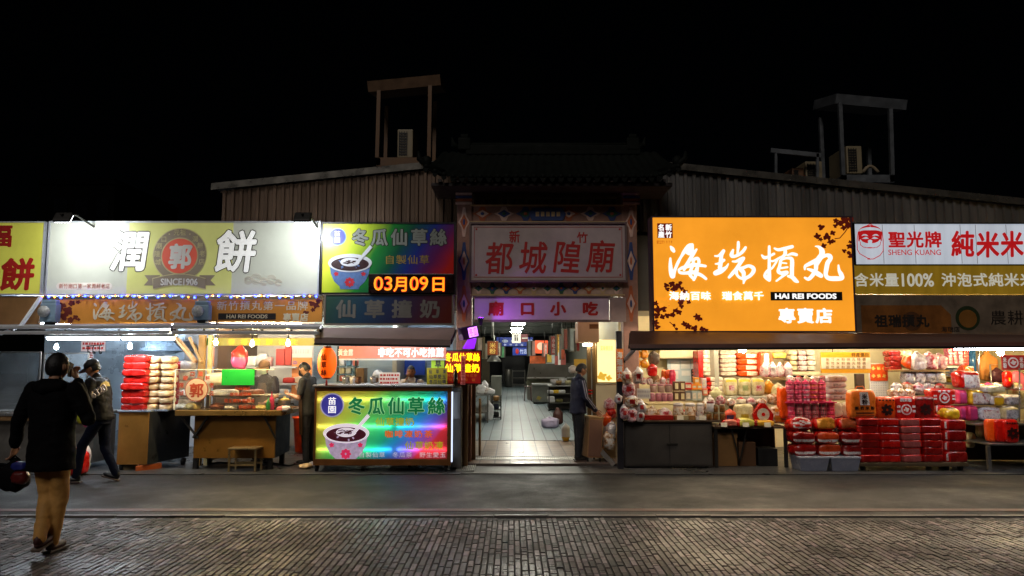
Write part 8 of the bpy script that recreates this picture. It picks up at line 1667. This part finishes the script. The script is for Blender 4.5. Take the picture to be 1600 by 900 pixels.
MB().tube([hp+Vector((-.05, 0, -.02)), hp+Vector((0, 0, .02)), hp+Vector((.05, 0, -.02))], .008, 6).build('handle', BLK, t2)
o = bpy.data.objects.new('blue_pouch', softbox(.14, .1, .08, mat('blue_pouch', '1c2470', .4), None, 3, '', .1, 6, 'blue_pouch')); COL.objects.link(o); o.parent = t2; o.location = (.12, -.1, .2)
o = bpy.data.objects.new('red_pouch', softbox(.14, .1, .12, mat('dark_red_pouch', '5a1410', .4), None, 3, '', .1, 7, 'red_pouch')); COL.objects.link(o); o.parent = t2; o.location = (.13, -.1, .08)
# 2 man in cap striding left
Y2 = GY(754); X2 = RX(158, Y2, 660)
JK = mat('black_team_jacket', '09090b', .7, 0, .25, 9, .1, 50, spec=.2)
t, M, A = person('person in a dark cap and black jacket with yellow panels striding to the left', X2, Y2, rad(90), 1.72, JK, JEAN, skin=SKIN2, lean=rad(9), headp=rad(24), larm=[(-.24, .08, 1.13), (-.16, .30, 1.08)], rarm=[(.24, .04, 1.13), (.15, .28, 1.07)],
    lleg=[(-.09, .2, .5), (-.09, .26, .09)], rleg=[(.09, -.02, .47), (.09, -.2, .1)], headgear=('cap', mat('dark_cap', '0b0c12', .6)), seed=2, hem=.86, bulk=1.05, shoe=mat('black_sneaker', '121212', .5))
YEP = mat('mustard_panel', 'b8962c', .65, 0, .15)
jk = [c for c in t.children if c.name.startswith('jacket')][0]; jk.data.materials.append(YEP); MI = M.inverted(); org_ = wloc(jk)
for f in jk.data.polygons:
    c = MI @ (f.center+org_)
    if (c.z > 1.33 and c.y < -.035-.12*(c.z-1.4) and abs(c.x) < .21) or (c.z < 1.04 and c.y > .02 and c.z < .93+.45*(c.y-.02) and abs(c.x) < .2): f.material_index = 1
q = MB(); R4 = M.to_3x3().normalized()
put_text(q, '6320', M @ Vector((-.305, -.05+.0, 1.17)), R4 @ Vector((0, -.82, .5)), R4 @ Vector((0, .5, .82)), .24, .11, bold=.02, cjk=False, depth=.03); q.build('sleeve_number', mat('number_print', 'b8a898', .6), t)
# 3 masked vendor in cap behind the pancake cart
t, M, A = person('masked person in a tan cap and navy apron top serving at the pancake cart', RX(414, 12.95, 600), 12.95, rad(172), 1.70, mat('dark_plum_shirt', '2c2834', .7, 0, .2), DKT, headp=rad(10), heady=rad(-18), larm=[(-.25, .05, 1.1), (-.16, .3, 1.0)], rarm=[(.25, .06, 1.1), (.12, .3, 1.0)], headgear=('cap', mat('tan_cap', '9a7a60', .7)), mask=mat('pale_green_mask', 'c0d8c8', .7), sleeve=.75, seed=3, apron=mat('grey_brown_apron', '544a48', .7))
# 4 vendor in black tee with apron
t, M, A = person('person in a black shirt and brown apron with dark mask looking down at their hands', RX(484, 12.45, 600), 12.45, rad(78), 1.69, mat('black_tee', '15171a', .7, 0, .2), DKT, headp=rad(30), lean=rad(4), larm=[(-.22, .08, 1.1), (-.08, .32, 1.15)], rarm=[(.22, .10, 1.1), (.06, .33, 1.14)], mask=mat('black_mask', '121214', .7), sleeve=.7, seed=4, apron=mat('brown_apron', '4a3018', .7, 0, .2))
# 5 person in white hoodie behind the rainbow cart
t, M, A = person('person in a white hooded top with blue straps and a hand at the mouth', RX(643, 13.2, 600), 13.2, rad(170), 1.62, mat('white_hoodie', 'c8c0b4', .75, 0, .12), DKT, skin=SKIN2, headp=rad(8), heady=rad(12), rarm=[(.25, .1, 1.14), (.06, .15, 1.44)], seed=5, hairlen=.2)
q = MB()
for sx in (-1, 1): q.tube([Vector((sx*.1, -.1, 1.43)), Vector((sx*.115, .06, 1.455)), Vector((sx*.125, .14, 1.34)), Vector((sx*.135, .155, 1.15))], .017, 8)
q.xform(M); q.build('strap', mat('navy_strap', '1c2450', .6), t)
# 6 person in white cap turned away
t, M, A = person('person in a white cap and dark top bending away behind the rainbow cart', RX(571, 13.6, 600), 13.6, rad(-60), 1.52, mat('dark_navy_top', '15182a', .7), DKT, lean=rad(16), headp=rad(25), headgear=('knit', mat('white_knit_cap', 'c8ccd0', .7)), seed=6)
# 7 old man at the passage with a board
Y7 = GY(725); X7 = RX(903, Y7, 650)
t, M, A = person('person in a navy striped track jacket standing at the passage holding a small cabinet', X7, Y7, rad(-72), 1.63, NAVY, DKT, skin=SKIN2, hair=mat('grey_short_hair', '2c2a28', .6, 0, .3, 40, .4, 80), headp=rad(24), lean=rad(2), larm=[(-.22, .12, 1.10), (-.06, .28, .92)], rarm=[(.23, .06, 1.10), (.17, .27, .87)],
    lleg=[(-.085, .03, .48), (-.09, .03, .09)], rleg=[(.085, .0, .48), (.09, -.03, .09)], seed=7, hem=.82, glasses=True, shoe=mat('dark_brown_shoe', '1a1410', .5), z0=.05)
sh_ = Vector((.175, math.tan(rad(2))*.5, 1.39)); e_, w_ = Vector(A[1][0]), Vector(A[1][1]); q = MB()
for off in (-.017, .017): q.tube([M @ (sh_.lerp(e_, k)+Vector((.064-.008*k, off-.012, .012))) for k in (0, .25, .5, .75, 1)] + [M @ (e_.lerp(w_, k)+Vector((.052-.01*k, off, .005))) for k in (.2, .5, .85)], .0085, 6)
q.build('sleeve_stripe', mat('grey_white_stripe', 'a8a4b0', .6), t)
# small cabinet he holds
xa = RX(916, Y7-.1, 680); Yc7 = Y7-.12
bt = thing('wooden_cabinet', 'small tan wooden cabinet tilted on its legs under the hands of the old man', 'cabinet', (RX(929, Yc7, 718), Yc7, .05))
w_, h_, d_ = .25, .72, .34; tm_ = mat('tan_wood', 'a87c50', .5, 0, .2, 4, .05, 20); pm_ = mat('pinkish_brown_panel', '8a6450', .5, 0, .15, 3)
q = MB(); q.box(-w_/2, w_/2, 0, d_, .07, h_, 0, .006); M8 = Matrix.Translation((RX(928, Yc7, 718), Yc7, .05)) @ Matrix.Rotation(rad(12), 4, 'Z') @ Matrix.Rotation(rad(4), 4, 'Y'); q.xform(M8); q.build('carcass', tm_, bt)
q = MB(); q.box(-w_/2+.018, w_/2-.018, -.008, -.001, .09, h_-.03, 0, .003); q.xform(M8); q.build('front_panel', pm_, bt)
q = MB(); q.box(-w_/2-.01, w_/2+.01, -.012, d_+.01, h_+.001, h_+.025, 0, .005); q.xform(M8); q.build('top', mat('light_tan_top', 'c09a68', .45, 0, .15), bt)
for a in (-w_/2+.02, w_/2-.02):
    for yy in (.02, d_-.02): q = MB(); q.box(a-.014, a+.014, yy-.014, yy+.014, .0, .069); q.xform(M8); q.build('leg', DARK, bt)
# 8 dark cap behind the bread packs
t, M, A = person('person in a dark cap half hidden behind the red and white bread packs', RX(279, 13.6, 600), 13.6, rad(200), 1.68, mat('black_tee', '15171a', .7), DKT, headgear=('cap', mat('dark_cap', '0b0c12')), seed=8)
